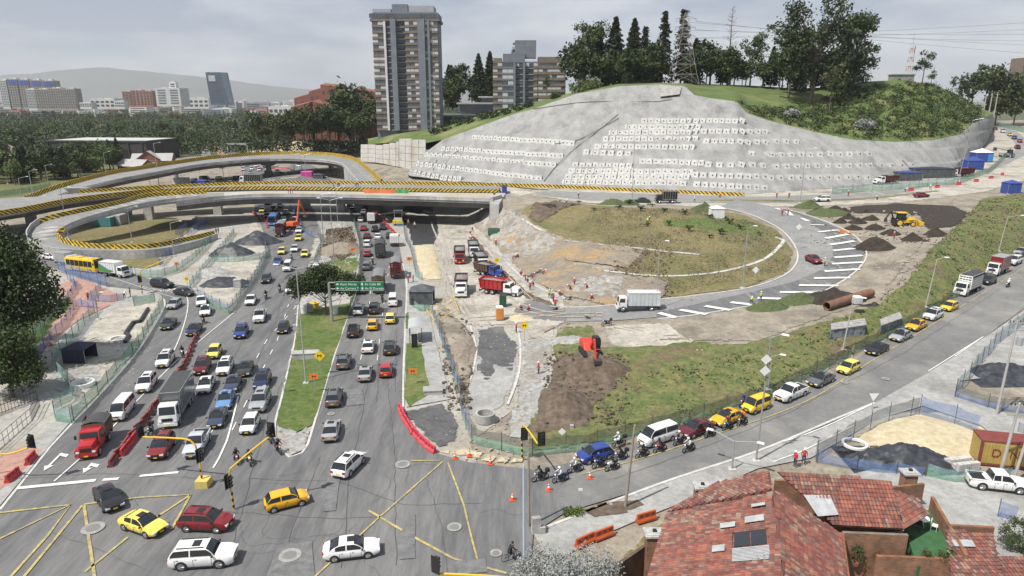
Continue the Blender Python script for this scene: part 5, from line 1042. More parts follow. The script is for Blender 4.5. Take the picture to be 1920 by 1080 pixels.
VN={'sedan':'car','hatch':'car','suv':'car','bigsuv':'car','van':'van','pickup':'pickup_truck','minivan':'van'}
VC={'sedan':'car','hatch':'car','suv':'car','bigsuv':'car','van':'van','pickup':'pickup','minivan':'van'}
CAR_UP=.1
def heading(p,ang):return R(ang)
def ground_pt(px,py,z=None):
    if z is not None:return P(px,py,z)
    p=G(px,py);p.z +=CAR_UP;return p
def place(name,cat,parts,loc,rz,col,label,group=None):
    t=thing(name,label,cat,loc,rz,group)
    for nm,me,off,painted,subs in parts:
        o=link(nm,me,t,loc=off)
        if painted:setm(o,paint(col))
        for sn,sm in subs:link(sn,sm,o)
    return t
def car(kind,col,px,py,ang,label,z=None,far=None,group=None):
    p=ground_pt(px,py,z);far=p.y > 118 if far is None else far
    if (kind,far) not in PROTO:PROTO[kind,far]=car_parts(kind,far)
    return place(VN[kind],VC[kind],PROTO[kind,far],p,R(ang),col,label,group)
AV,AW,DG=-77,98,218    # avenue towards the camera, avenue away, diagonal road towards the junction
CARS=[
 ('hatch','silver',328,577,-84,'silver hatchback alone at the top of the curving slip road'),('sedan','dgrey',317,614,-80,'dark grey sedan in the outer slip road lane beside the green fence'),
 ('sedan','white',378,571,-66,'white sedan leading into the slip road bend, farther of two white cars'),('sedan','white',386,589,-70,'white sedan in the slip road bend, nearer of two white cars'),('sedan','navy',365,625,-80,'dark blue sedan in the inner slip road lane near a motorcycle'),
 ('bigsuv','black',305,539,-24,'black large car turning right beside the yellow traffic light mast'),('sedan','black',346,554,-27,'black sedan turning across the zebra stripes of the slip road'),('sedan','white',96,487,-24,'white car behind the grey box truck below the loop ramp'),
 ('suv','white',311,683,AV,'white compact car beside the scooter on the slip road, first of two'),('suv','white',276,728,AV,'white off-road car on the slip road behind the white van'),('van','white',231,778,-79,'white passenger van waiting behind the red stake truck'),
 ('suv','dred',305,848,-80,'dark red car with roof rails at the stop line left of the silver pickup'),('pickup','pale',371,842,-80,'pale silver double cab pickup at the stop line'),
 ('hatch','taxi',403,668,AV,'yellow taxi with rounded back behind the dark red car in the queue'),('suv','maroon',380,696,AV,'dark red large car in the queue ahead of the yellow taxi'),('suv','white',423,697,AV,'white crossover with sunroof between dark red and dark grey cars'),('sedan','dgrey',461,699,AV,'dark grey sedan beside the white crossover in the queue'),
 ('sedan','white',387,730,AV,'white sedan with dark sunroof right of the long box truck'),('sedan','slate',438,727,AV,'slate blue sedan behind the light blue sedan'),('sedan','sky',424,758,AV,'light sky blue sedan in the middle of the queue'),('sedan','slate',409,792,AV,'dark slate sedan ahead of the light blue sedan'),
 ('suv','navy',493,722,-80,'dark blue car at the median behind the silver car'),('bigsuv','silver',489,762,-81,'large silver car with black sunroof by the median kerb'),('hatch','white',470,805,-82,'small white hatchback at the front by the median kerb'),
 ('suv','blue',453,630,AV,'bright blue crossover driving alone in the left avenue lane'),('hatch','black',532,622,-79,'black hatchback driving alone near the median lawn'),('pickup','white',488,600,AV,'white pickup carrying ladders on its roof rack'),('sedan','white',471,569,AV,'white sedan beside the green fence at the site island'),
 ('suv','dgrey',500,529,AV,'dark grey off-road car along the site island fence'),('hatch','white',545,548,-79,'white hatchback under the edge of the round tree'),('sedan','blue',521,495,AV,'blue sedan just before the site island fence'),('van','white',540,507,-79,'white van half hidden by the round tree'),
 ('hatch','taxi',529,476,-79,'yellow taxi left of the white car below the stake truck'),('sedan','white',553,471,-79,'white car between two yellow taxis'),('hatch','taxi',572,481,-79,'yellow taxi nearest the median scrub'),('hatch','taxi',560,451,-79,'yellow taxi behind the white car, beside the dark red stake truck'),('sedan','white',561,436,-79,'white car below the pair of white cars by the orange excavator'),
 ('suv','white',552,418,-79,'white car beside the orange excavator fence'),('sedan','white',532,416,-79,'white car between the blue bus and another white car'),('sedan','silver',536,402,-79,'silver car coming out of the bridge shadow'),('sedan','black',501,408,-79,'black car in shade left of the blue bus'),('sedan','dgrey',520,407,-79,'dark car in shade behind the blue bus'),
 ('hatch','taxi',492,398,-79,'yellow taxi in the shade under the flyover'),('suv','dgrey',514,395,-79,'dark off-road car in the middle of the shade under the flyover'),('sedan','dgrey',525,389,-79,'dark sedan deep in the shade under the flyover'),('sedan','black',502,384,-79,'black sedan farthest back in the shade under the flyover'),
 ('sedan','red',682,432,AW,'bright red sedan in the left outbound lane under the white hatchback'),('sedan','maroon',688,447,AW,'maroon sedan between the red sedan and the white car'),('suv','white',689,462,AW,'white car left of the black tarpaulin truck'),('hatch','red',689,480,AW,'red hatchback beside the black tarpaulin truck'),
 ('hatch','white',677,416,AW,'white hatchback beside the white box truck near the flyover'),('suv','black',703,434,AW,'black off-road car behind the white box truck'),('suv','dgrey',718,430,AW,'dark grey car against the red barriers near the paver'),('sedan','white',709,448,AW,'white sedan left of the dark car by the barriers'),('sedan','dgrey',730,446,AW,'dark car in front of the white delivery truck'),
 ('sedan','silver',682,401,AW,'silver car entering the flyover shade outbound'),('van','dgrey',656,389,AW,'dark van in the outbound shade under the flyover'),('sedan','black',660,397,AW,'black sedan in the outbound shade by the blue fence'),('sedan','dgrey',686,391,AW,'dark sedan deep in the outbound shade'),('sedan','white',670,384,AW,'white sedan beyond the flyover shade outbound'),
 ('suv','grey',688,505,AW,'grey car left of the motorcycle below the red hatchback'),('hatch','dgrey',678,549,AW,'dark grey hatchback under the green road sign'),('van','white',737,571,AW,'white van with yellow rear stripes beside the red cone'),('suv','white',673,587,AW,'white off-road car side by side with a dark one'),('suv','dgrey',702,585,AW,'dark off-road car side by side with a white one'),
 ('hatch','orange',699,616,AW,'orange-yellow taxi with dark rear window in the outbound middle lane'),('hatch','taxi',732,604,AW,'bright yellow taxi near the bus shelter'),('suv','black',663,628,AW,'black off-road car in the left outbound lane'),('sedan','white',691,657,AW,'white sedan in the outbound middle lane'),('suv','dgrey',731,660,AW,'dark grey car in the right outbound lane'),
 ('suv','grey',645,686,AW,'grey-brown off-road car beside the median sign'),('sedan','silver',685,708,AW,'silver sedan left of the red car with black roof'),('hatch','red',724,702,AW,'red small car with a black roof'),('suv','grey',627,754,AW,'dark grey off-road car beside the asphalt patch'),('sedan','silver',622,816,AW,'silver sedan passing the median tip'),
 ('suv','white',655,881,74,'white crossover leaving the junction'),('hatch','orange',538,949,27,'yellow taxi hatchback turning left in the junction'),('sedan','white',660,1041,11,'white sedan with a door number crossing the junction'),
 ('sedan','black',205,944,-46,'black sedan crossing the left stop line'),('sedan','taxi',270,994,-24,'yellow taxi sedan on the yellow junction box'),('suv','dred',388,990,-4,'dark red off-road car with roof rack in the junction'),('bigsuv','white',384,1056,6,'large white off-road car with black sunroof at the bottom edge'),
 ('hatch','blue',1115,862,206,'bright blue hatchback at the head of the diagonal road queue'),('van','white',1233,829,212,'white cargo van among motorcycles on the diagonal road'),('sedan','maroon',1304,813,214,'dark maroon sedan behind the white cargo van'),('sedan','orange',1364,792,214,'orange-yellow taxi behind the maroon sedan'),('minivan','yellow',1417,770,214,'small yellow van-shaped taxi ahead of the white pickup'),
 ('pickup','white',1482,746,215,'white double cab pickup in the diagonal road queue'),('sedan','grey',1538,720,217,'old grey sedan behind the white pickup'),('hatch','taxi',1590,698,DG,'pale yellow taxi alone behind the old grey sedan'),('sedan','black',1643,662,DG,'black sedan on its own in the diagonal road queue'),('sedan','silver',1688,637,DG,'silver sedan behind the black sedan'),
 ('sedan','orange',1717,617,DG,'orange taxi between the silver sedan and the white car'),('suv','white',1748,598,DG,'white off-road car between two taxis'),('hatch','yellow',1779,582,DG,'yellow taxi in front of the white stake truck'),('suv','black',1851,532,DG,'black car between the stake truck and the box truck'),('bigsuv','white',1900,495,DG,'white off-road car behind the box truck at the right edge'),('sedan','silver',1913,477,DG,'silver car last in the queue at the right edge'),
 ('sedan','dred',1525,492,-84,'dark red sedan alone on the loop road'),('sedan','dgrey',1202,380,180,'dark car parked behind the planted palms'),('suv','white',1541,378,180,'white off-road car on the upper road above the soil heaps'),('sedan','dred',1727,370,8,'dark red sedan on the upper road by the grass bank'),
 ('suv','dgrey',1866,244,245,'dark car topmost on the far uphill road'),('van','white',1880,249,245,'white van on the far uphill road'),('hatch','taxi',1893,255,245,'yellow taxi on the far uphill road'),('suv','blue',1902,261,245,'blue car on the far uphill road'),('sedan','red',1912,267,245,'red car on the far uphill road'),('pickup','dred',1907,279,65,'dark red pickup climbing the far uphill road'),
]
for k,c,x,y,a,l in CARS:car(k,c,x,y,a,l)
for i,(x,y) in enumerate([(456,320),(463,312),(472,319),(480,313),(486,321),(469,326),(440,309),(428,312),(415,315)]):car('suv' if i % 2 else 'van','white' if i !=5 else 'silver',x,y,-70,'pale vehicle in the queue seen between the two flyover decks',z=0,far=True,group='queue between the flyover decks')
for i,(x,y) in enumerate([(352,338),(366,341),(384,337),(398,342),(412,336),(430,341),(445,336),(505,327),(520,324),(532,328),(548,323),(610,320),(622,326),(500,315),(515,312)]):car(['sedan','suv','van','pickup','hatch'][i % 5],['white','silver','dgrey','white','taxi','white','blue'][i % 7],x,y,-70+i*37 % 90,'small vehicle parked in the works yard between the two flyover decks',z=0,far=True,group='vehicles in the yard between the decks')
car('van','white',560,313,-55,'white minibus under the rear ramp between its piers',z=0,far=True);car('sedan','dgrey',588,322,-55,'dark car behind the pink container',z=0,far=True);car('sedan','dgrey',566,322,-55,'dark car left of the pink container',z=0,far=True)
car('pickup','white',1868,916,-14,'white double cab pickup with a red ladder rack parked by the houses')
# ladders and roof loads
lad=G(488,600)
t=thing('ladder','pale double ladder on the white pickup roof','ladder',lad+Vector((0,0,CAR_UP)),R(AV))
for y in (-.45,-.1,.25,.55):k=MB();k.box((-.5,y,1.92),(3.2,.07,.07));k.build('rail',M('aluminium',(.6,.6,.6),rough=.35,metal=.7),t)
for i in range(8):k=MB();k.box((-1.9+i*.4,.05,1.90),(.05,1.05,.05));k.build('rung',MATS['aluminium'],t)
# ---------------------------------------------------------------- lorries
m_bed=M('truck_bed',(.06,.06,.062),(.10,.095,.09),2.,.85);m_load=M('crushed_load',(.17,.165,.16),(.26,.25,.24),6.,1.,.8,12.)
def cab_parts(flat=True,W=2.2,Hc=2.5,z0=.75,xf=3.2,Lc=1.7):
    """cab of a forward-control lorry (flat) or one with a bonnet"""
    parts=[];h=W/2;xb=xf-Lc
    if flat:C=[(xb,-h,z0),(xf,-h,z0),(xf,h,z0),(xb,h,z0),(xb+.05,-h*.92,Hc),(xf-.45,-h*.9,Hc),(xf-.45,h*.9,Hc),(xb+.05,h*.92,Hc)];lo=MB()
    else:C=[(xb-1.2,-h,z0),(xf-1.2,-h,z0),(xf-1.2,h,z0),(xb-1.2,h,z0),(xb-1.15,-h*.92,Hc),(xf-1.6,-h*.9,Hc),(xf-1.6,h*.9,Hc),(xb-1.15,h*.92,Hc)];lo=MB()
    v,f=bevelled(C,[(0,3,2,1),(4,5,6,7),(0,1,5,4),(1,2,6,5),(2,3,7,6),(3,0,4,7)],.10);lo.add(v,f)
    if not flat:
        B=[(xf-1.3,-h*.78,z0),(xf+.1,-h*.66,z0),(xf+.1,h*.66,z0),(xf-1.3,h*.78,z0),(xf-1.3,-h*.76,1.85),(xf+.02,-h*.6,1.62),(xf+.02,h*.6,1.62),(xf-1.3,h*.76,1.85)]
        v,f=bevelled(B,[(0,3,2,1),(4,5,6,7),(0,1,5,4),(1,2,6,5),(2,3,7,6),(3,0,4,7)],.1);lo.add(v,f)
        for s in (-1,1):lo.box((xf-.5,s*h*.82,.85),(1.2,.36,.3))
    xn=xf if flat else xf+.1
    lo.box((xn-.02,0,.42),(.22,W*.98,.34));lo.box((xn-.0,0,.98),(.06,W*.55 if flat else W*.5,.35),m=1)
    parts.append(('cab',lo.mesh('cab',[paint('white'),m_blk],40),(0,0,0),'cab',[]))
    def g(nm,q,*a):k=MB();k.add(pane(q,*a),[(0,1,2,3)]);parts.append((nm,k.mesh(nm,m_glass),(0,0,0),None,[]))
    g('windshield',(C[1],C[2],C[6],C[5]),.07,.07,.48,.93);g('side_window',(C[0],C[1],C[5],C[4]),.25,.10,.50,.90);g('side_window',(C[2],C[3],C[7],C[6]),.10,.25,.50,.90)
    for s in (-1,1):
        k=MB();k.box((0,0,-.09),(.08,.32,.18));parts.append(('headlight',k.mesh('headlight',m_hl),(xn+.03,s*h*.72,.95),None,[]))
        k=MB();k.box((0,0,-.2),(.1,.2,.42));parts.append(('mirror',k.mesh('mirror',m_blk),((xf if flat else xf-1.3)-.1,s*(h+.2),1.95),None,[]))
    k=MB();k.box((0,0,-.07),(.02,.4,.14));parts.append(('license_plate',k.mesh('license_plate',m_plate),(xn+.11,0,.5),None,[]))
    return parts
def lorry_parts(style,L,flat=True,Hb=3.3):
    W=2.2 if style !='dump' else 2.4;parts=cab_parts(flat,W-.1,2.45 if style !='boxbig' else 2.7,.72,L/2,1.75);x1=L/2-(1.9 if flat else 3.1);x0=-L/2;xm=(x0+x1)/2;Lb=x1-x0
    k=MB();
    for s in (-1,1):k.box((-.3,s*.42,.62),(L-1.2,.14,.26))
    k.box((0,0,.66),(L*.8,.5,.16));k.box((x0+.1,0,.42),(.1,W*.9,.2));parts.append(('chassis',k.mesh('chassis',m_chas),(0,0,0),None,[]))
    wr=.46;wm,rm=wheel_mesh(wr,.3);ax=[L/2-1.0 if flat else L/2-.75,x0+1.5]
    if style=='dump' or L > 8:ax.append(x0+2.75 if style=='dump' else x0+2.6)
    for x in ax:
        for s in (-1,1):parts.append(('wheel',wm,(x,s*(W/2-.2),wr),None,[('rim',rm)]))
    for s in (-1,1):k=MB();k.box((0,0,-.1),(.06,.3,.18));parts.append(('taillight',k.mesh('taillight',m_tl),(x0+.03,s*W*.4,.72),None,[]))
    c=MB();h=W/2;zb=1.0
    if style in ('box','boxbig','boxtarp'):
        v,f=bevelled([(x0,-h,zb),(x1,-h,zb),(x1,h,zb),(x0,h,zb),(x0,-h,Hb),(x1,-h,Hb),(x1,h,Hb),(x0,h,Hb)],[(0,3,2,1),(4,5,6,7),(0,1,5,4),(1,2,6,5),(2,3,7,6),(3,0,4,7)],.04,1);c.add(v,f)
        n=int(Lb/.62)
        for i in range(n+1):
            for s in (-1,1):c.box((x0+.05+i*(Lb-.1)/n,s*(h+.012),zb+.05),(.06,.03,Hb-zb-.1),m=2)
        for z in (zb,Hb-.1):
            for s in (-1,1):c.box((xm,s*(h+.02),z),(Lb,.045,.1),m=2)
        c.box((xm,0,Hb-.005),(Lb-.08,W-.08,.03),m=1)
        for y in (-h*.5,0,h*.5):c.box((x0-.012,y,zb+.1),(.03,.05,Hb-zb-.25),m=2)
        parts.append(('cargo_box',c.mesh('cargo_box',[paint('white'),paint('tarpgrey'),paint('silver')]),(0,0,0),'cargo',[]))
    elif style=='dump':
        zt=Hb;t=.1;rim=[(x0-.1,-h,zt),(x1,-h,zt),(x1,h,zt),(x0-.1,h,zt)];bot=[(x0+.25,-h*.85,1.05),(x1-.1,-h*.85,1.05),(x1-.1,h*.85,1.05),(x0+.25,h*.85,1.05)]
        rin=[(x0,-h+t,zt),(x1-t,-h+t,zt),(x1-t,h-t,zt),(x0,h-t,zt)];lvl=zt-.38;inn_=[(x0+.1,-h*.9,lvl),(x1-.15,-h*.9,lvl),(x1-.15,h*.9,lvl),(x0+.1,h*.9,lvl)]
        c.add(bot+rim,[(0,3,2,1),(0,1,5,4),(1,2,6,5),(2,3,7,6),(3,0,4,7)]);c.add(rim+rin,[(0,1,5,4),(1,2,6,5),(2,3,7,6),(3,0,4,7)]);c.add(rin+inn_,[(0,1,5,4),(1,2,6,5),(2,3,7,6),(3,0,4,7)])
        for i in range(6):
            x=x0+.3+i*(Lb-.5)/5
            for s in (-1,1):c.add([(x-.06,s*h*.86,1.1),(x+.06,s*h*.86,1.1),(x+.06,s*(h+.05),zt),(x-.06,s*(h+.05),zt),(x-.06,s*(h*.86+.1),1.1),(x+.06,s*(h*.86+.1),1.1),(x+.06,s*(h+.12),zt),(x-.06,s*(h+.12),zt)],[(4,5,6,7),(0,4,7,3),(1,2,6,5),(3,7,6,2)])
        for s in (-1,1):c.box((xm,s*(h+.03),zt-.12),(Lb,.12,.14))
        c.box((x1+.25,0,zt-.06),(.7,W*.9,.06))
        parts.append(('dump_body',c.mesh('dump_body',[paint('white')]),(0,0,0),'cargo',[]))
        l=MB();n=7
        for i in range(n):
            for j in range(5):pass
        vv=[(x0+.1+(Lb-.25)*i/(n-1),-h*.9+h*1.8*j/4,lvl+(.42*math.sin(math.pi*i/(n-1))*math.sin(math.pi*j/4)+random.uniform(-.03,.06))) for i in range(n) for j in range(5)]
        l.add(vv,[(i*5+j,(i+1)*5+j,(i+1)*5+j+1,i*5+j+1) for i in range(n-1) for j in range(4)]);parts.append(('load',l.mesh('load',m_load,180),(0,0,0),None,[]))
    elif style in ('stake','staketarp'):
        k=MB();k.box((xm,0,.95),(Lb,W,.14));parts.append(('bed_floor',k.mesh('bed_floor',m_bed),(0,0,0),None,[]))
        for s in (-1,1):
            k=MB();n=int(Lb/.55)
            for i in range(n+1):k.box((x0+.05+i*(Lb-.1)/n,s*(h-.03),1.05),(.08,.07,Hb-1.15))
            for j in range(6):k.box((xm,s*(h-.05),1.15+j*(Hb-1.4)/5),(Lb,.05,.20))
            parts.append(('side_slats',k.mesh('side_slats',paint('wood')),(0,0,0),'cargo',[]))
        for x in (x0+.04,x1-.04):
            k=MB()
            for j in range(6):k.box((x,0,1.15+j*(Hb-1.4)/5),(.05,W-.1,.20))
            for y in (-h*.9,-h*.4,0,h*.4,h*.9):k.box((x,y,1.05),(.08,.08,Hb-1.15))
            parts.append(('end_slats',k.mesh('end_slats',paint('wood')),(0,0,0),'cargo',[]))
        k=MB();n=9;m=6
        vv=[(x0-.02+(Lb+.04)*i/n,-h-.03+(W+.06)*j/m,Hb-.12+.30*math.sin(math.pi*j/m)+.05*math.cos(i*2.1)) for i in range(n+1) for j in range(m+1)]
        k.add(vv,[(i*(m+1)+j,(i+1)*(m+1)+j,(i+1)*(m+1)+j+1,i*(m+1)+j+1) for i in range(n) for j in range(m)])
        for s in (-1,1):k.quad((x0,s*(h+.04),Hb-.1),(x1,s*(h+.04),Hb-.1),(x1,s*(h+.04),Hb-(.5 if style=='stake' else 1.5)),(x0,s*(h+.04),Hb-(.5 if style=='stake' else 1.5)))
        if style=='staketarp':k.quad((x0-.03,-h,Hb-.1),(x0-.03,h,Hb-.1),(x0-.03,h,1.3),(x0-.03,-h,1.3))
        parts.append(('tarpaulin',k.mesh('tarpaulin',paint('tarp'),50),(0,0,0),'roof',[]))
    return parts
def lorry(style,L,cabc,cargo,px,py,ang,label,flat=True,Hb=3.3,z=None,roof=None):
    key=(style,L,flat,Hb)
    if key not in PROTO:PROTO[key]=lorry_parts(style,L,flat,Hb)
    t=thing('truck' if style !='dump' else 'dump_truck',label,'truck',ground_pt(px,py,z),R(ang))
    for nm,me,off,role,subs in PROTO[key]:
        o=link(nm,me,t,loc=off)
        if role=='cab':setm(o,paint(cabc))
        if role=='cargo':setm(o,paint(cargo))
        if role=='cargo' and roof and len(o.material_slots) > 1:setm(o,paint(roof),1)
        if role=='roof' and roof:setm(o,paint(roof))
        for sn,sm in subs:link(sn,sm,o)
    return t
lorry('boxbig',8.6,'white','grey',334,776,-78,'long grey box truck with white cab and black roof in the avenue queue',Hb=3.7,roof='tarp')
lorry('stake',5.6,'red','wood',180,840,-75,'red truck with wooden slat bed under a black cover at the slip road stop line',Hb=2.6,flat=False)
lorry('box',6.4,'white','white',218,519,-20,'white and green refrigerated box truck on the slip road',Hb=3.2,roof='white')
lorry('box',5.6,'white','silver',128,498,-22,'grey box truck behind the yellow bus',Hb=3.0,roof='silver')
lorry('stake',8.,'dkred','dkred',527,441,-79,'dark red stake truck with grey cover coming from the flyover',Hb=3.4,roof='tarpgrey')
lorry('box',5.5,'white','white',697,418,AW,'white box truck near the flyover outbound',Hb=3.2,roof='white')
lorry('box',5.2,'white','white',740,460,AW,'small white delivery truck in the right outbound lane',Hb=2.9,roof='white')
lorry('staketarp',8.,'dgrey','tarp',714,479,AW,'truck wrapped in black tarpaulin outbound',Hb=3.5,roof='tarp')
lorry('stake',7.2,'white','dred',743,517,AW,'red slatted truck with grey cover in the right outbound lane',Hb=3.6,roof='tarpgrey')
lorry('stake',8.2,'white','wood',711,543,AW,'wooden slatted truck with grey cover behind the green road sign',Hb=3.6,roof='tarpgrey')
lorry('stake',7.2,'white','white',1812,550,DG,'white stake truck with black ribbed roof in the diagonal road queue',Hb=3.6,roof='tarp')
lorry('box',6.4,'white','dred',1869,513,DG,'white truck with red edged grey box behind the black car',Hb=3.5,roof='silver')
lorry('box',7.4,'white','pale',1195,582,180,'white crate-sided truck parked across the loop road entrance',Hb=3.3,roof='white')
lorry('box',6.,'black','black',1248,381,180,'black box truck parked behind the turf mound',Hb=3.4,roof='black')
lorry('dump',7.6,'red','tarp',862,490,-86,'red cab dump truck leftmost of the site trucks, facing the camera',Hb=2.9)
lorry('dump',7.6,'white','tarp',888,478,-84,'white dump truck at the back of the close group of trucks',Hb=2.9)
lorry('dump',7.6,'white','dgrey',902,501,-78,'white dump truck in the middle of the close group of trucks',Hb=2.9)
lorry('dump',7.2,'blue','brown',918,518,-40,'dump truck with a blue bonnet beside the kerb workers',flat=False,Hb=2.6)
lorry('dump',8.,'white','dkred',865,549,-87,'white bonneted dump truck alone at the near end of the site yard',flat=False,Hb=2.9)
lorry('dump',8.,'white','red',938,552,-24,'dump truck with bright red body and white cab next to the portable toilet',flat=False,Hb=2.9)
lorry('dump',7.8,'white','dkred',1802,331,184,'dark red dump truck with white cab by the blue tents',Hb=2.9)
lorry('dump',7.8,'white','dkred',1660,345,190,'half hidden dark red dump truck with white bonnet behind the green netting',flat=False,Hb=2.7)
lorry('boxbig',7.6,'white','black',471,345,180,'black garbage truck with white cab on the flyover',Hb=3.4,z=8.02,roof='black')
# refrigeration unit and door lettering plate stripes on the slip-road truck: green swoosh panels
g0=G(218,519);t=thing('truck_decal','green leaf swoosh on the side of the white box truck','decal',g0+Vector((0,0,CAR_UP)),R(-20))
k=MB();k.add([(-3.1,-1.125,1.1),(-.2,-1.125,1.1),(1.0,-1.125,1.5),(-.6,-1.125,1.7),(-3.1,-1.125,2.9)],[(0,1,2,3,4)]);k.build('swoosh',paint('green'),t)
# buses
def bus(px,py,ang,L,W,Hb,col,label,skirt=None):
    t=thing('bus',label,'bus',ground_pt(px,py),R(ang));h=W/2
    v,f=bevelled([(-L/2,-h,.35),(L/2,-h,.35),(L/2,h,.35),(-L/2,h,.35),(-L/2,-h*.95,Hb),(L/2-.25,-h*.95,Hb),(L/2-.25,h*.95,Hb),(-L/2,h*.95,Hb)],[(0,3,2,1),(4,5,6,7),(0,1,5,4),(1,2,6,5),(2,3,7,6),(3,0,4,7)],.14);k=MB();k.add(v,f);k.box((-L*.15,0,Hb-.02),(1.8,W*.6,.18));k.box((L*.25,0,Hb-.02),(1.,W*.5,.12));k.build('body',paint(col),t,smooth=40)
    n=6
    for s in (-1,1):
        for i in range(n):
            x0,x1=-L/2+.4+i*(L-1.1)/n,-L/2+.4+(i+1)*(L-1.1)/n-.12;y0,y1=s*(h*.985+.02),s*(h*.96+.02)
            k=MB();k.quad((x0,y0,1.35),(x1,y0,1.35),(x1,y1,Hb-.4),(x0,y1,Hb-.4));k.build('side_window',m_glass,t)
    k=MB();k.quad((L/2+.01,-h*.9,1.2),(L/2+.01,h*.9,1.2),(L/2-.2,h*.88,Hb-.25),(L/2-.2,-h*.88,Hb-.25));k.build('windshield',m_glass,t)
    k=MB();k.box((L/2-.3,0,Hb-.1),(.62,W*.92,.13));k.build('destination_display',m_blk,t)
    wm,rm=wheel_mesh(.45,.28)
    for x in (-L/2+1.9,L/2-1.5):
        for s in (-1,1):w=link('wheel',wm,t,loc=(x,s*(h-.12),.45));link('rim',rm,w)
    for s in (-1,1):
        k=MB();k.box((L/2-.02,s*h*.7,.65),(.1,.4,.2));k.build('headlight',m_hl,t)
        k=MB();k.box((L/2-.1,s*(h+.22),1.9),(.12,.22,.5));k.build('mirror',m_blk,t)
    return t
bus(161,509,-21,9.,2.4,3.0,'yellow','yellow city bus on the slip road behind blue netting')
bus(513,421,-79,7.5,2.2,2.9,'bus','bright blue bus leaving the flyover shade')
# ================================================================== people and motorcycles
m_skin=M('skin',(.38,.22,.15),rough=.7);m_boot=M('boots',(.03,.025,.02),rough=.7);m_jean=M('dark_trousers',(.03,.035,.05),(.05,.055,.07),6.,.9);m_hair=M('hair',(.02,.015,.012),rough=.7)
def cloth(n,c):return M('cloth_'+n,c,tuple(x*.75 for x in c),7.,.9)
TOPS_={'red':cloth('red',(.55,.045,.05)),'lime':cloth('lime',(.45,.62,.06)),'white':cloth('white',(.72,.72,.7)),'black':cloth('black',(.022,.022,.025)),'blue':cloth('blue',(.04,.09,.3)),'orange':cloth('orange',(.65,.2,.03)),'grey':cloth('grey',(.25,.26,.28)),'dark':cloth('dark',(.05,.05,.06))}
HEL={'white':M('helmet_white',(.75,.75,.73),rough=.35),'black':M('helmet_black',(.015,.015,.017),rough=.2),'yellow':M('helmet_yellow',(.75,.5,.02),rough=.35),'red':M('helmet_red',(.5,.03,.03),rough=.3),'blue':M('helmet_blue',(.04,.09,.4),rough=.3)}
POSES={
 'stand':dict(pel=(0,0,.95),ch=(0,0,1.34),nk=(0,0,1.48),hd=(.03,0,1.62),sh=(0,.19,1.42),el=(.02,.27,1.15),ha=(.14,.25,.93),hip=(0,.1,.9),kn=(.03,.11,.5),an=(-.02,.12,.09),to=(.16,.14,.05)),
 'walk':dict(pel=(0,0,.93),ch=(.04,0,1.32),nk=(.06,0,1.46),hd=(.1,0,1.60),sh=(.04,.19,1.40),el=(-.08,.26,1.14),ha=(.06,.25,.93),hip=(0,.1,.88),kn=(.18,.11,.5),an=(.2,.11,.09),to=(.38,.12,.06),kn2=(-.05,-.11,.5),an2=(-.32,-.11,.14),to2=(-.18,-.12,.05),el2=(.16,-.26,1.16),ha2=(.32,-.22,1.0)),
 'bend':dict(pel=(-.12,0,.86),ch=(.28,0,1.08),nk=(.42,0,1.14),hd=(.55,0,1.18),sh=(.3,.19,1.08),el=(.38,.25,.8),ha=(.5,.18,.52),hip=(-.1,.11,.82),kn=(.02,.14,.46),an=(-.06,.14,.09),to=(.12,.16,.05)),
 'crouch':dict(pel=(-.12,0,.36),ch=(.14,0,.74),nk=(.22,0,.88),hd=(.30,0,1.0),sh=(.14,.19,.80),el=(.30,.27,.55),ha=(.48,.18,.35),hip=(-.1,.11,.35),kn=(.30,.19,.5),an=(-.0,.16,.09),to=(.18,.18,.05)),
 'ride':dict(pel=(-.2,0,.86),ch=(.05,0,1.25),nk=(.10,0,1.39),hd=(.17,0,1.53),sh=(.06,.19,1.31),el=(.24,.31,1.10),ha=(.46,.31,1.05),hip=(-.16,.12,.83),kn=(.22,.24,.72),an=(.02,.20,.36),to=(.2,.21,.32)),
}
BONE=[('pel','ch','t'),('ch','nk','t'),('nk','hd','h')]
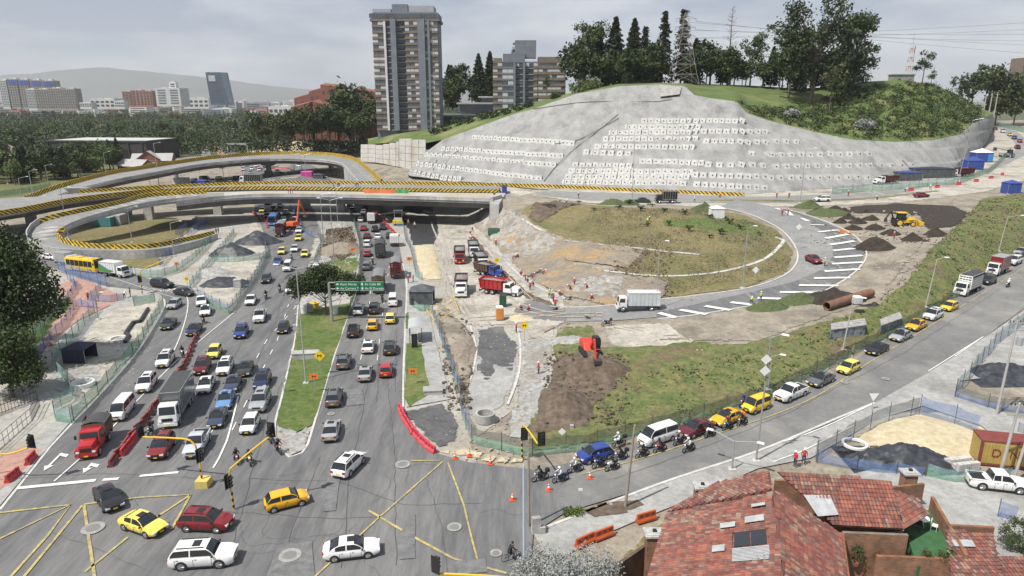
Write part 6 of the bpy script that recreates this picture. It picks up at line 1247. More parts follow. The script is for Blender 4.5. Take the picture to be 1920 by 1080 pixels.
def body_mesh(pose):
    d=POSES[pose];V={};E=[]
    def v(k,p,r):V[k]=(Vector(p),r)
    v('pel',d['pel'],.15);v('ch',d['ch'],.165);v('nk',d['nk'],.065);v('hd',d['hd'],.10)
    E +=[('pel','ch','t'),('ch','nk','t'),('nk','hd','h')]
    for s,m in (('L',1),('R',-1)):
        g=lambda k:(lambda p:(p[0],abs(p[1])*m,p[2]))(d.get(k+'2',d[k]) if m < 0 else d[k])
        v('sh'+s,g('sh'),.075);v('el'+s,g('el'),.052);v('ha'+s,g('ha'),.038);ha,el=Vector(g('ha')),Vector(g('el'));v('fi'+s,ha+(ha-el).normalized()*.13,.028)
        v('hip'+s,g('hip'),.105);v('kn'+s,g('kn'),.072);v('an'+s,g('an'),.05);v('to'+s,g('to'),.042)
        E +=[('ch','sh'+s,'t'),('sh'+s,'el'+s,'t'),('el'+s,'ha'+s,'t'),('ha'+s,'fi'+s,'h'),('pel','hip'+s,'l'),('hip'+s,'kn'+s,'l'),('kn'+s,'an'+s,'l'),('an'+s,'to'+s,'b')]
    keys=list(V);ix={k:i for i,k in enumerate(keys)}
    me=bpy.data.meshes.new('sk');me.from_pydata([V[k][0] for k in keys],[(ix[a],ix[b]) for a,b,_ in E],[]);o=bpy.data.objects.new('sk',me);COL.objects.link(o)
    o.modifiers.new('s','SKIN');sv=me.skin_vertices[0].data
    for k in keys:sv[ix[k]].radius=(V[k][1],)*2;sv[ix[k]].use_root=(k=='pel')
    sb=o.modifiers.new('u','SUBSURF');sb.levels=1;sb.render_levels=1
    dg=bpy.context.evaluated_depsgraph_get();m2=bpy.data.meshes.new_from_object(o.evaluated_get(dg));bpy.data.objects.remove(o)
    m2.materials.clear()
    for m in (TOPS_['red'],m_jean,m_skin,m_boot):m2.materials.append(m)
    reg={'t':0,'l':1,'h':2,'b':3}
    for p in m2.polygons:
        c=p.center;best=(9,'t')
        for a,b,r in E:
            pa,pb=V[a][0],V[b][0];ab=pb-pa;t=max(0,min(1,(c-pa).dot(ab)/ab.length_squared));dd=(c-pa-ab*t).length
            if dd < best[0]:best=(dd,r)
        p.material_index=reg[best[1]];p.use_smooth=True
    m2.name='body';return m2
PERS={k:body_mesh(k) for k in POSES}
hb=MB();hb.ball((0,0,.03),(.15,.135,.135),10,6);hb.box((.11,0,-.01),(.12,.2,.03));HARD=hb.mesh('helmet',HEL['white'],60)
hb=MB();hb.ball((0,0,.0),(.165,.15,.165),10,7);hb.box((.125,0,-.05),(.05,.2,.09),m=1);FULL=hb.mesh('helmet',[HEL['black'],m_glass],60)
hb=MB();hb.ball((-.02,0,.03),(.12,.115,.12),8,6);HAIR=hb.mesh('hair',m_hair,60)
def person(px,py,pose,top,ang,label,hel='white',z=None,group=None,loc=None,full=False):
    p=loc if loc is not None else (G(px,py) if z is None else P(px,py,z))
    if loc is None and z is None:p.z +=.09
    t=thing('person',label,'person',p,R(ang),group);o=link('body',PERS[pose],t);setm(o,TOPS_[top])
    hd=POSES[pose]['hd']
    if hel:h=link('helmet',FULL if full else HARD,t,loc=(hd[0],hd[1],hd[2]+.05));setm(h,HEL[hel])
    else:link('hair',HAIR,t,loc=(hd[0],hd[1],hd[2]+.05))
    return t
# ---------------------------------------------------------------- motorcycles
def moto_parts():
    q=[];wm_b=MB();n=16
    prof=[(-.06,.24),(-.055,.29),(0,.31),(.055,.29),(.06,.24)];wm_b.loft([[(rr*math.cos(2*math.pi*i/n),y,rr*math.sin(2*math.pi*i/n)) for i in range(n)] for y,rr in prof],caps=False);wm=wm_b.mesh('wheel',m_tyre,60)
    rb=MB();rb.tube((0,-.03,0),(0,.03,0),.07,.07,8)
    for i in range(6):a=i*math.pi/3;rb.tube((0,0,0),(.24*math.cos(a),0,.24*math.sin(a)),.016,.016,4)
    rm=rb.mesh('rim',m_rim)
    for x in (-.66,.66):q.append(('wheel',wm,(x,0,.31),None,[('rim',rm)]))
    def part(nm,b,mats,role=None,sm=50):q.append((nm,b.mesh(nm,mats,sm),(0,0,0),role,[]))
    b=MB();b.box((0,0,.30),(.5,.26,.34),top=.8);b.tube((-.66,.1,.31),(-.1,.1,.4),.03,.03,6);b.tube((-.66,-.1,.31),(-.1,-.1,.4),.03,.03,6);b.tube((-.2,0,.6),(.42,0,.85),.04,.04,6);b.tube((-.62,0,.72),(-.2,0,.55),.04,.04,6);part('engine_frame',b,m_chas)
    b=MB();b.ball((.16,0,.84),(.30,.16,.14),10,6);b.ball((.46,0,.86),(.14,.14,.16),8,5);b.box((-.52,0,.70),(.5,.2,.1),top=.8);part('bodywork',b,paint('black'),'paint')
    b=MB();b.ball((-.32,0,.80),(.40,.14,.07),10,5);part('seat',b,m_blk)
    b=MB();b.tube((.66,.08,.31),(.48,.08,.95),.028,.028,6);b.tube((.66,-.08,.31),(.48,-.08,.95),.028,.028,6);b.tube((.42,-.34,1.03),(.42,.34,1.03),.02,.02,6);b.box((.66,0,.6),(.36,.13,.04));part('fork',b,m_rim)
    b=MB();b.ball((.60,0,.90),(.07,.1,.1),8,5);part('headlight',b,m_hl)
    b=MB();b.tube((.05,-.15,.3),(-.75,-.17,.42),.05,.06,8);part('exhaust',b,m_rim)
    return q
MOTO=moto_parts()
tb=MB();v,f=bevelled([(-.2,-.2,0),(.2,-.2,0),(.2,.2,0),(-.2,.2,0),(-.18,-.18,.36),(.18,-.18,.36),(.18,.18,.36),(-.18,.18,.36)],[(0,3,2,1),(4,5,6,7),(0,1,5,4),(1,2,6,5),(2,3,7,6),(3,0,4,7)],.05);tb.add(v,f);TOPBOX=tb.mesh('top_box',m_blk)
def moto(px,py,ang,col,label,top='black',hel='black',box=False,rider=True,who=None,passenger=False):
    p=G(px,py);p.z +=CAR_UP;t=thing('motorcycle',label,'motorcycle',p,R(ang))
    for nm,me,off,role,subs in MOTO:
        o=link(nm,me,t,loc=off)
        if role:setm(o,paint(col))
        for sn,sm in subs:link(sn,sm,o)
    if box:link('top_box',TOPBOX,t,loc=(-.78,0,.84))
    if rider:person(0,0,'ride',top,ang,who,hel,loc=p,full=True)
BIKES=[
 (382,607,-75,'black','black motorcycle between two cars on the slip road','black','black',0,'rider in black on the slip road between two cars'),(343,669,-72,'white','white scooter beside the red barrier on the slip road','black','black',0,'rider in black on the white scooter'),(165,806,-70,'dgrey','dark motorcycle behind the red stake truck','black','black',0,'rider behind the red stake truck'),
 (283,815,-80,'black','motorcycle squeezed left of the long box truck','dark','black',1,'rider squeezed left of the long box truck'),(525,548,-80,'black','motorcycle in the avenue left of the round tree','black','black',0,'rider in black left of the round tree'),(499,561,-80,'dgrey','motorcycle with top box beside the site island','black','black',1,'rider with a top box beside the site island'),(547,488,-80,'grey','motorcycle among the yellow taxis','grey','white',0,'rider with white helmet among the yellow taxis'),(544,435,-80,'black','motorcycle beside the dark red stake truck','black','black',0,'rider beside the dark red stake truck'),
 (699,497,98,'black','motorcycle right of the grey car outbound','black','white',0,'rider right of the grey car outbound'),(717,567,98,'black','motorcycle left of the white van with stripes','black','black',0,'rider left of the white van with stripes'),
 (444,868,-60,'red','red motorcycle left of the yellow one by the traffic light','dark','black',0,'rider on the red motorcycle by the traffic light'),(468,871,-60,'yellow','yellow motorcycle by the traffic light mast','black','black',0,'rider on the yellow motorcycle by the traffic light'),(505,829,-55,'black','motorcycle at the median tip below the black signal','black','black',0,'rider at the median tip, upper of two'),(522,850,-50,'dred','dark red motorcycle at the median tip','black','black',0,'rider at the median tip, lower of two'),
 (1013,903,205,'black','foremost motorcycle of the diagonal road group','black','black',1,'rider in black at the very front of the group'),(1051,905,205,'blue','second motorcycle from the front of the group','white','white',0,'rider in white on the second motorcycle'),(1079,887,205,'black','motorcycle in front of the blue hatchback','white','white',0,'rider in white in front of the blue hatchback'),(1124,878,208,'blue','blue motorcycle beside the blue hatchback','black','blue',0,'rider with blue helmet beside the blue hatchback'),(1148,883,208,'white','white motorcycle outermost beside the blue hatchback','black','black',0,'rider on the outermost white motorcycle'),(1163,864,208,'dgrey','motorcycle at the rear corner of the blue hatchback','black','black',1,'rider at the rear corner of the blue hatchback'),(1160,838,208,'white','white scooter by the netting behind the blue hatchback','white','white',1,'rider in white by the netting'),
 (1204,859,210,'black','black motorcycle at the nose of the white cargo van','black','white',0,'rider with white helmet at the nose of the van'),(1237,849,210,'red','red motorcycle along the side of the white cargo van','black','black',0,'rider on the red motorcycle beside the van'),(1274,835,212,'black','motorcycle between the van and the maroon sedan','grey','white',0,'rider between the van and the maroon sedan'),(1291,848,212,'black','outermost motorcycle beside the maroon sedan','white','white',0,'rider in white outermost beside the maroon sedan'),(1331,820,214,'black','motorcycle at the front of the orange taxi','black','black',0,'rider at the front of the orange taxi'),(1364,807,214,'blue','blue motorcycle beside the orange taxi','dark','red',0,'rider with red helmet beside the orange taxi'),(1391,799,214,'black','motorcycle at the rear of the orange taxi','black','red',0,'rider at the rear of the orange taxi'),(1395,764,214,'black','motorcycle between the yellow taxi and the netting','blue','blue',0,'rider in blue between the yellow taxi and the netting'),
 (1889,539,38,'white','white motorcycle riding away on the diagonal road','white','white',0,'rider in white riding away on the diagonal road'),
]
for x,y,a,c,l,tp,he,bx_,w in BIKES:moto(x,y,a,c,l,tp,he,bx_,True,w)
moto(1137,612,200,'black','black motorcycle parked on the dirt in front of the white crate truck',rider=False,box=True)
# bicycle and its rider at the bottom edge
cb=G(958,1052);cb.z +=CAR_UP;t=thing('bicycle','dark bicycle at the bottom edge left of the pale blue pole','bicycle',cb,R(25))
for x in (-.52,.52):
    k=MB();n=18
    for i in range(n):a,b2=2*math.pi*i/n,2*math.pi*(i+1)/n;k.tube((.33*math.cos(a),0,.33*math.sin(a)),(.33*math.cos(b2),0,.33*math.sin(b2)),.02,.02,5)
    for i in range(8):a=i*math.pi/4;k.tube((0,0,0),(.32*math.cos(a),0,.32*math.sin(a)),.005,.005,3)
    k.build('wheel',m_tyre,t).location=(x,0,.34)
k=MB();k.pipe([(-.52,0,.34),(-.15,0,.34),(.35,0,.8),(-.22,0,.78),(-.15,0,.34)],.022);k.pipe([(-.52,0,.34),(-.22,0,.78)],.018);k.pipe([(.52,0,.34),(.36,0,.95)],.02);k.build('frame',m_blk,t)
k=MB();k.pipe([(.36,-.28,.98),(.36,.28,.98)],.016);k.build('handlebar',m_blk,t);k=MB();k.ball((-.24,0,.86),(.14,.08,.05));k.build('saddle',m_blk,t)
person(0,0,'ride','black',25,'cyclist in black at the bottom edge',None,loc=cb)
# ---------------------------------------------------------------- workers and passers-by
def crew(spots,top,group,label,hel='white',z=None):
    for i,(x,y,po,a) in enumerate(spots):person(x,y,po,top,a,label,hel,z,group)
crew([(985,526,'bend',200),(990,530,'crouch',180),(998,524,'bend',30),(1000,536,'crouch',200),(978,517,'crouch',160),(1012,515,'bend',300),(1018,518,'bend',0),(994,545,'stand',250),(1038,566,'stand',200)],'red','kerb crew','worker in red vest bending over the kerb below the soil cut')
crew([(968,488,'bend',90),(972,484,'crouch',200),(962,489,'bend',0)],'red','soil crew','worker in red vest at the foot of the pale slope')
crew([(882,440,'crouch',100),(886,434,'bend',250),(890,452,'bend',300),(884,450,'crouch',10),(888,456,'crouch',200),(930,462,'stand',260)],'red','trench crew','worker in red vest along the trench near the flyover')
crew([(1069,546,'bend',200),(1077,538,'stand',230),(1100,544,'bend',120),(1051,556,'crouch',200),(1110,563,'crouch',250),(978,582,'crouch',190),(990,584,'crouch',20)],'red','paving crew','worker in red vest laying paving by the loop road')
crew([(1030,560,'stand',270),(1035,561,'stand',260)],'lime','lime vests','worker in lime vest standing beside the kerb crew')
person(1041,578,'stand','red',230,'worker in red vest pushing the wheelbarrow');person(1546,500,'stand','lime',180,'worker in lime vest directing traffic beside the red sedan');person(1426,566,'stand','lime',90,'worker in lime vest beside the cut branches, left one');person(1408,572,'bend','lime',60,'worker in lime vest bending over the cut branches')
person(1214,421,'bend','lime',90,'gardener in lime vest planting on the mound, front one');person(1217,416,'bend','lime',270,'gardener in lime vest planting on the mound, rear one');person(1050,381,'bend','lime',20,'worker in lime vest bending at the mound edge');person(1062,383,'bend','white',60,'worker in white at the mound edge')
person(1085,373,'walk','black',200,'person in black walking on the upper road');person(1302,380,'walk','white',120,'person in white walking behind the mound');person(1350,371,'crouch','red',90,'worker crouching at the striped parapet end')
person(1466,405,'stand','red',250,'worker in red vest on the road hatching, left one');person(1477,404,'stand','red',280,'worker in red vest on the road hatching, right one');person(1676,450,'walk','red',200,'worker in red vest walking beside the soil heap')
person(1456,372,'stand','red',270,'worker in red on the median strip, left one');person(1479,372,'stand','red',270,'worker in red on the median strip, middle one');person(1590,369,'stand','red',270,'worker in red on the median strip, right one');person(1645,375,'crouch','red',180,'worker in red crouching on the median strip')
person(1697,360,'bend','white',0,'worker in white bending beside the first red barrier');person(1744,356,'walk','white',90,'worker in white walking by the red barriers');person(1908,350,'stand','red',180,'worker in red beside the blue tent at the right edge')
person(1490,876,'stand','red',200,'worker in red vest by the tiled roof, left of two');person(1506,871,'stand','red',250,'worker in red vest by the tiled roof, right of two');person(1010,702,'stand','red',200,'worker in red standing on the new footpath');person(968,625,'stand','red',20,'worker in red by the yellow diamond sign');person(1532,270,'stand','red',270,'worker in red standing high on the concrete slope',z=21.) if False else None
person(766,532,'stand','red',200,'worker in red by the avenue, left of two');person(775,530,'stand','red',180,'worker in red by the avenue, right of two');person(773,574,'stand','dark',180,'passer-by in dark clothes behind the bus shelter',None);person(946,522,'stand','orange',180,'worker in yellow-orange beside the blue dump truck','yellow')
crew([(724,412,'stand',200),(728,419,'bend',180),(757,412,'stand',90),(766,424,'stand',270)],'orange','paver crew','worker in orange vest around the asphalt paver');person(778,428,'walk','white',250,'worker in white on the fresh asphalt');person(862,415,'stand','white',200,'surveyor in white on the pale haul road')
person(245,557,'stand','dark',200,'person in dark clothes at the blue netting',None);person(166,564,'stand','red',90,'worker in red at the blue netting corner');person(234,560,'bend','white',90,'worker with white helmet at the blue netting')
for i,(x,a) in enumerate(((541,200),(545,180),(549,200))):person(x,363,'stand','red',a,'worker in red on the near flyover deck','white',8.05,'workers on the flyover')
for i,(x,a) in enumerate(((626,200),(634,150),(637,180),(672,180),(668,120))):person(x,351,'stand' if i % 2 else 'walk','red',a,'worker in red on the flyover roadway','white',8.05,'workers on the flyover roadway')
crew([(406,440,'stand',90),(410,438,'stand',180)],'dark','walkers','pedestrian in dark clothes on the netted footway',None)
# tufts of grass on the bank, the lawns and the mound
def tufts(name,poly,n,s,mat,label,seed):
    w=[G(*p) for p in poly];pl=[(p.x,p.y) for p in w];r=np.random.default_rng(seed);x=r.uniform(min(p[0] for p in pl),max(p[0] for p in pl),n*3);y=r.uniform(min(p[1] for p in pl),max(p[1] for p in pl),n*3);ok=inside(x,y,pl) & (fbm(x*.22,y*.22,seed)+r.normal(size=n*3)*.08 > -.02);x,y=x[ok][:n],y[ok][:n]
    return link(name,leaves(name,np.stack([x,y,T(x,y)+.24],1),s,mat,r,-.3),kind='stuff',label=label,cat='grass')
BANK=[(1120,800),(1210,700),(1400,660),(1560,605),(1640,575),(1740,475),(1840,378),(1925,365),(1925,474),(1750,584),(1600,664),(1450,742),(1300,790),(1130,820)]
tufts('rough_grass',BANK,16000,.26,LF['scrub'],'rough green grass tufts on the bank above the road',3);tufts('dry_grass',BANK,12000,.26,LF['dry'],'dry straw-coloured grass among the tufts on the bank',4)
tufts('turf_blades',[(1110,390),(1340,396),(1460,435),(1488,474),(1470,510),(1250,555),(1180,520),(1060,445)],9000,.17,LF['dry'],'dry blades in the new turf of the mound',5)
tufts('dry_stalks',[(820,575),(880,620),(888,690),(865,770),(845,700)],5000,.2,LF['dry'],'dry stalks on the verge along the netting',6);tufts('dry_stalks',[(612,432),(660,425),(672,470),(640,490),(606,470)],5000,.3,LF['dry'],'dry stalks over the median works',7)
# ================================================================== netting fences
def netmat(n,c,a):return M('net_'+n,c,tuple(x*.72 for x in c),1.4,.85,alpha=a,space='world',grain=.35)
NET={'green':netmat('green',(.20,.42,.30),.62),'blue':netmat('blue',(.14,.24,.48),.5),'teal':netmat('teal',(.27,.47,.46),.52),'grey':netmat('grey',(.10,.13,.13),.5)}
m_post=M('fence_post',(.07,.07,.065),(.12,.11,.10),3.,.8)
def net(pl,cols,h,label,gap=3.6,sag=.18,thick=.04,world=None):
    """debris netting on thin posts; cols from the ground up"""
    pts=resample(world or GL(pl),1.2);t=thing('netting_fence',label,'fence',pts[0]);o=Vector(pts[0]);n=len(cols)
    step=max(2,int(gap/1.2));loc=[onT(p,.08)-o for p in pts];jig=[Vector((random.uniform(-.08,.08),random.uniform(-.08,.08),0)) for _ in pts]
    for j,c in enumerate(cols):
        b=MB();z0,z1=h*j/n,h*(j+1)/n;v=[]
        for i,p in enumerate(loc):
            s=sag*math.sin(math.pi*(i % step)/step);v +=[p+jig[i]+Vector((0,0,z0+(.04 if j==0 else -s*j/n))),p+jig[i]*2+Vector((0,0,z1-s*(j+1)/n))]
        b.add(v,[(2*i,2*i+2,2*i+3,2*i+1) for i in range(len(loc)-1)]);b.build('netting',NET[c],t)
    k=MB();k.tube((0,0,-.1),(0,0,h+.25),thick,thick,5);pm=k.mesh('post',m_post)
    for i in range(0,len(loc),step):link('post',pm,t,loc=loc[i])
for pl,c,h,l in [
 ([(307,577),(258,659),(185,744),(135,796)],['green'],1.9,'green netting along the slip road kerb beside the pit'),([(135,796),(105,792),(103,768),(140,752),(130,723),(98,686),(118,662),(166,602),(180,585)],['green','teal'],1.9,'winding green and blue netting on the walkway side of the pit'),
 ([(127,524),(145,541),(118,577),(74,620),(61,642),(20,700)],['blue'],1.6,'long blue netting between the lawn and the red walkway'),([(183,580),(142,575),(124,606),(96,640),(54,692)],['blue'],1.5,'blue netting in the middle of the walkway'),([(111,510),(145,522),(170,529),(205,540)],['blue','blue'],2.6,'blue netting in front of the yellow bus'),
 ([(190,543),(168,566),(206,568),(242,562)],['blue'],1.5,'blue netting round the small corner by the slip road'),([(252,575),(298,566)],['green'],1.8,'short green netting at the head of the pit'),([(89,484),(150,488),(200,499),(253,519)],['teal','blue'],1.8,'pale blue netting below the loop ramp wall'),
 ([(255,520),(300,522),(335,510),(368,485),(402,447)],['green','teal'],1.8,'green netting curving up from the lorry to the loop ramp end'),([(357,541),(376,516),(396,491),(430,452),(441,436)],['green','teal'],1.6,'green netting on the right side of the narrow footway'),([(372,558),(430,590),(479,522),(500,487),(498,456)],['green','blue'],1.8,'green netting round the near corner of the site island'),
 ([(330,442),(372,414)],['blue'],1.8,'blue netting at the drain beside the round lawn'),([(352,443),(391,417)],['blue'],1.8,'second blue netting at the drain beside the round lawn'),([(300,500),(330,470),(345,445)],['blue','blue'],1.8,'blue netting above the dark drain by the lower lawn'),([(402,491),(440,493),(490,487),(512,480)],['green','teal'],1.6,'pale green netting crossing the site island below the tarpaulin heaps'),([(40,700),(35,690),(80,650),(86,610)],['green'],1.6,'green netting on the garden lawn'),
 ([(601,440),(602,468),(589,494)],['green'],1.7,'green netting at the left edge of the median works'),([(545,392),(560,412),(572,438),(592,448)],['blue'],1.4,'blue and violet netting in front of the orange excavator'),([(656,402),(664,417),(674,456),(676,492),(672,541),(652,598)],['green','grey'],1.7,'dark green netting on the right edge of the median'),
 ([(742,425),(757,425),(760,450),(769,466)],['blue','teal'],1.6,'blue netting at the end of the red barriers by the paver'),([(769,466),(776,500),(780,520),(792,526)],['teal'],1.6,'pale teal netting beside the sand bed'),([(776,578),(790,586),(808,583),(812,591)],['green'],1.4,'sagging green netting below the tarpaulin shelter'),([(812,592),(822,625),(845,690),(862,745),(868,792),(885,832)],['teal','blue'],1.9,'long turquoise netting along the brown verge'),
 ([(885,832),(985,857),(1100,845),(1200,819),(1300,794),(1450,746),(1600,669)],['green','grey'],2.,'long green and grey netting along the near half of the diagonal road'),([(1600,669),(1750,589),(1925,480)],['green','grey'],2.,'green and grey netting along the far half of the diagonal road'),
 ([(1530,866),(1600,826),(1650,797),(1723,777)],['blue','grey'],2.2,'blue-grey netting on the left of the fenced sand plot'),([(1723,777),(1780,792),(1838,815)],['blue','blue'],2.2,'bright blue netting at the back of the fenced sand plot'),([(1790,745),(1830,695),(1870,645),(1925,605)],['blue','teal'],2.2,'blue netting on the left side of the upper fenced plot'),([(1790,745),(1850,765),(1925,778)],['blue','grey'],1.6,'blue-grey netting on the near side of the upper fenced plot'),([(1532,868),(1620,885),(1735,895)],['blue'],1.2,'low pale blue netting in front of the sand plot'),([(1735,895),(1800,907),(1905,900)],['green','teal'],1.4,'low green netting beside the white pickup'),
 ([(1560,364),(1640,359),(1720,352),(1800,345)],['green','teal'],2.4,'green netting at the foot of the anchored slope'),([(1800,345),(1850,327),(1882,300),(1895,285)],['green'],2.2,'green netting curving round the blue tents'),([(1858,233),(1890,241),(1925,251)],['green','green'],2.6,'green netting along the far uphill road'),([(-20,372),(60,360),(97,352)],['green'],2.2,'green netting at the far left below the park'),([(1870,970),(1925,985)],['blue'],1.6,'short blue netting at the bottom right by the brick yard')]:net(pl,c,h,l)
# ================================================================== plastic barriers and cones
def barrier_mesh(L,c,nm):
    b=MB();pr=[(-.28,0),(-.28,.18),(-.13,.38),(-.09,.82),(.09,.82),(.13,.38),(.28,.18),(.28,0)]
    b.loft([[(x,p[0],p[1]) for p in pr] for x in (-L/2+.03,L/2-.03)])
    for x in (-L*.3,0,L*.3):b.box((x,-.125,.48),(.3,.03,.3),m=1);b.box((x,.125,.48),(.3,.03,.3),m=1)
    return b.mesh('barrier',[M('barrier_'+nm,c,tuple(q*.75 for q in c),2.,.5),M('barrier_dark_'+nm,tuple(q*.45 for q in c),rough=.6)])
BAR={'red':barrier_mesh(1.9,(.52,.045,.05),'red'),'coral':barrier_mesh(2.,(.62,.07,.09),'coral'),'old':barrier_mesh(1.7,(.24,.06,.055),'old'),'orange':barrier_mesh(2.,(.50,.10,.03),'orange')}
def barriers(pl,n,c,label,group,z=None,jit=.05):
    L=GL(pl) if z is None else [P(a,b,z) for a,b in pl];tot=[0.]
    for a,b in zip(L,L[1:]):tot.append(tot[-1]+(b-a).length)
    for i in range(n):
        d=tot[-1]*(i+.5)/n;k=max(j for j in range(len(tot)-1) if tot[j] <=d);p=L[k].lerp(L[k+1],(d-tot[k])/(tot[k+1]-tot[k]));q=L[k+1]-L[k]
        o=link('plastic_barrier',BAR[c],label=label,cat='barrier',group=group);o.location=(p.x,p.y,T(p.x,p.y)+.1 if z is None else z);o.rotation_euler=(0,0,math.atan2(q.y,q.x)+random.uniform(-jit,jit)*2)
barriers([(751,770),(757,787),(772,810),(790,830),(812,850)],9,'coral','bright red plastic barrier in the curved row at the junction corner','corner barriers')
barriers([(372,625),(345,690),(300,755),(262,805),(205,880)],22,'old','weathered red plastic barrier in the long row dividing slip road and avenue','dividing row',jit=.14)
barriers([(262,815),(230,855)],4,'red','red plastic barrier in the short second row near the stop line','second row');barriers([(18,905),(32,893)],1,'red','red plastic barrier at the left kerb, nearer one','kerb barriers');barriers([(52,873),(66,860)],1,'red','red plastic barrier at the left kerb, farther one','kerb barriers')
barriers([(473,400),(485,408),(500,418),(502,430)],8,'coral','bright red barrier in the row beside the blue bus','bus row');barriers([(702,398),(712,410),(744,443)],13,'coral','bright red barrier in the row beside the paver','paver row')
barriers([(482,319),(515,316),(545,318)],14,'coral','bright red barrier in the yard under the rear ramp','yard barriers',z=0,jit=.5)
for x,y,l in ((1708,358,'first red barrier from the left on the upper road'),(1757,352,'second red barrier from the left on the upper road'),(1797,347,'third red barrier from the left on the upper road'),(1830,341,'fourth red barrier from the left on the upper road'),(1858,335,'fifth red barrier from the left on the upper road'),(1879,328,'sixth red barrier from the left on the upper road')):barriers([(x-9,y+1),(x+9,y-1)],1,'coral',l,'upper road barriers')
barriers([(1080,1030),(1108,1016),(1150,1003)],2,'orange','orange water barrier with white arrows in the pair near the silver shrubs','orange pair');barriers([(1192,983),(1230,972)],1,'orange','single orange water barrier with white arrows beside the brick house','orange single')
coneb=MB();coneb.box((0,0,0),(.45,.45,.05));coneb.tube((0,0,.05),(0,0,.3),.16,.115,10);coneb.tube((0,0,.3),(0,0,.45),.115,.085,10,m=1);coneb.tube((0,0,.45),(0,0,.55),.085,.065,10);coneb.tube((0,0,.55),(0,0,.65),.065,.05,10,m=1);coneb.tube((0,0,.65),(0,0,.8),.05,.03,10)
CONE=coneb.mesh('traffic_cone',[M('cone_orange',(.68,.10,.03),rough=.5),M('cone_white',(.75,.75,.73),rough=.5)])
for x,y,l in ((853,862,'traffic cone at the sandy junction corner'),(961,940,'traffic cone left of the foremost motorcycle'),(1029,922,'traffic cone between the two front motorcycles'),(1106,899,'traffic cone in front of the blue hatchback'),(880,857,'small traffic cone beside the trestle at the corner'),(919,872,'traffic cone at the kerb below the netting'),(826,398,'traffic cone on the haul road'),(742,575,'tall red cone by the white van'),(96,648,'red-based cone post on the walkway, nearer one'),(166,577,'red-based cone post on the walkway, farther one'),(1886,330,'cone above the red barriers on the upper road')):o=link('traffic_cone',CONE,label=l,cat='cone',loc=G(x,y,.13));o.scale=(1.7,1.7,2.1) if x==742 else (1.15,)*3
# ================================================================== lamps and poles
m_pole=M('pole_concrete',(.34,.33,.31),(.42,.41,.39),1.,.85);m_lampgrey=M('lamp_pole_grey',(.38,.39,.40),rough=.4,metal=.4);m_wood=M('pole_wood',(.24,.21,.17),(.31,.28,.24),2.,.9);m_pblue=M('pole_pale_blue',(.40,.50,.60),rough=.5)
def post_h(px,py,top,base):
    d=base.y/(F*CP-(top-540)*SP);return H-d*(F*SP+(top-540)*CP)-base.z
def lamp(px,py,top,label,arms=1,z=None,mat=None,dx=0.,r=.10,ang=0.,L=1.8):
    b=G(px,py) if z is None else P(px,py,z);h=post_h(px,py,top,b);t=thing('street_lamp',label,'street lamp',b);k=MB();k.tube((0,0,-.2),(dx,0,h),r*1.2,r*.6,8);k.build('pole',mat or m_lampgrey,t);k=MB();k.box((0,0,0),(.7,.7,.25));k.build('footing',m_kerb,t)
    for s in ((1,) if arms==1 else (1,-1)):
        a=Vector((math.cos(ang)*s,math.sin(ang)*s,0));e=Vector((dx,0,h))+a*L+Vector((0,0,.5));k=MB();k.tube((dx,0,h-.1),e,.05,.045,6);k.build('arm',mat or m_lampgrey,t);k=MB();k.box((0,0,-.06),(.75,.28,.13),top=.8);q=k.build('lamp_head',m_hl,t);q.location=e+a*.3;q.rotation_euler=(0,0,math.atan2(a.y,a.x))
    return t
for x,y,tp,ar,l,dx in [(574,720,503,2,'tall concrete lamp pole with two heads on the median lawn',0),(627,497,375,2,'double-headed lamp in the median scrub',0),(607,457,365,1,'slim lamp left of the double one in the median scrub',0),(634,423,352,1,'slim lamp near the flyover in the median works',0),(1230,580,455,1,'silver lamp on the inner kerb in front of the turf mound',0),(1392,541,427,1,'silver lamp on the right of the inner loop kerb',0),(129,449,353,1,'lamp on the left of the round lawn',0),(248,455,390,1,'lamp in the middle of the round lawn',0),(327,481,418,1,'dark lamp at the lower lawn by the loop wall',0),(185,600,553,1,'thin post at the blue netting corner',0),
 (1735,577,486,1,'lamp on the grass bank above the taxis',.6),(1872,472,406,1,'lamp on the grass bank at the right edge',.6),(1580,657,562,1,'grey leaning lamp beside the graffiti wall',.5),(1417,866,632,1,'tall grey pole with white signs at the roadside',.2),(1440,732,668,1,'lamp on the bank behind the netting',0),(1372,882,826,2,'double-armed lamp in front of the tiled roofs',0),(1795,345,225,1,'tall lamp beside the dark red dump truck',1.5),(1500,381,280,1,'thin lamp in front of the anchored slope',0),(1185,374,262,1,'thin lamp on the upper road left of the palms',0)]:lamp(x,y,tp,l,ar,dx=dx,L=1.0 if ar==1 and y > 500 else 2.2,ang=0. if x < 900 else R(-35),mat=m_pole if x in (574,1580,1735,1872) else None)
for x,y,tp,z,l in [(47,402,334,2,'lamp at far left behind the striped parapet'),(64,377,321,1,'lamp left of the rear ramp foot'),(91,347,310,0,'lamp with bent arm by the park edge'),(201,334,286,0,'lamp in front of the sports hall'),(299,352,269,0,'tall lamp between the two ramps on the left'),(282,349,307,0,'short lamp between the two ramps'),(420,340,292,0,'lamp between the ramps, left of the queue'),(456,340,297,0,'lamp beside the queue between the ramps'),(553,330,290,0,'lamp left of the pink container'),(567,335,292,0,'lamp right behind the pink container'),(575,345,290,0,'lamp near the pier of the rear ramp'),(650,350,318,0,'lamp at the right leg of the rear ramp'),(436,272,242,0,'far lamp at the edge of the wood, left one'),(500,268,238,0,'far lamp at the edge of the wood, right one'),(15,345,305,0,'far lamp at the left park edge')]:lamp(x,y,tp,l,1,z=z,L=2.5,r=.14)
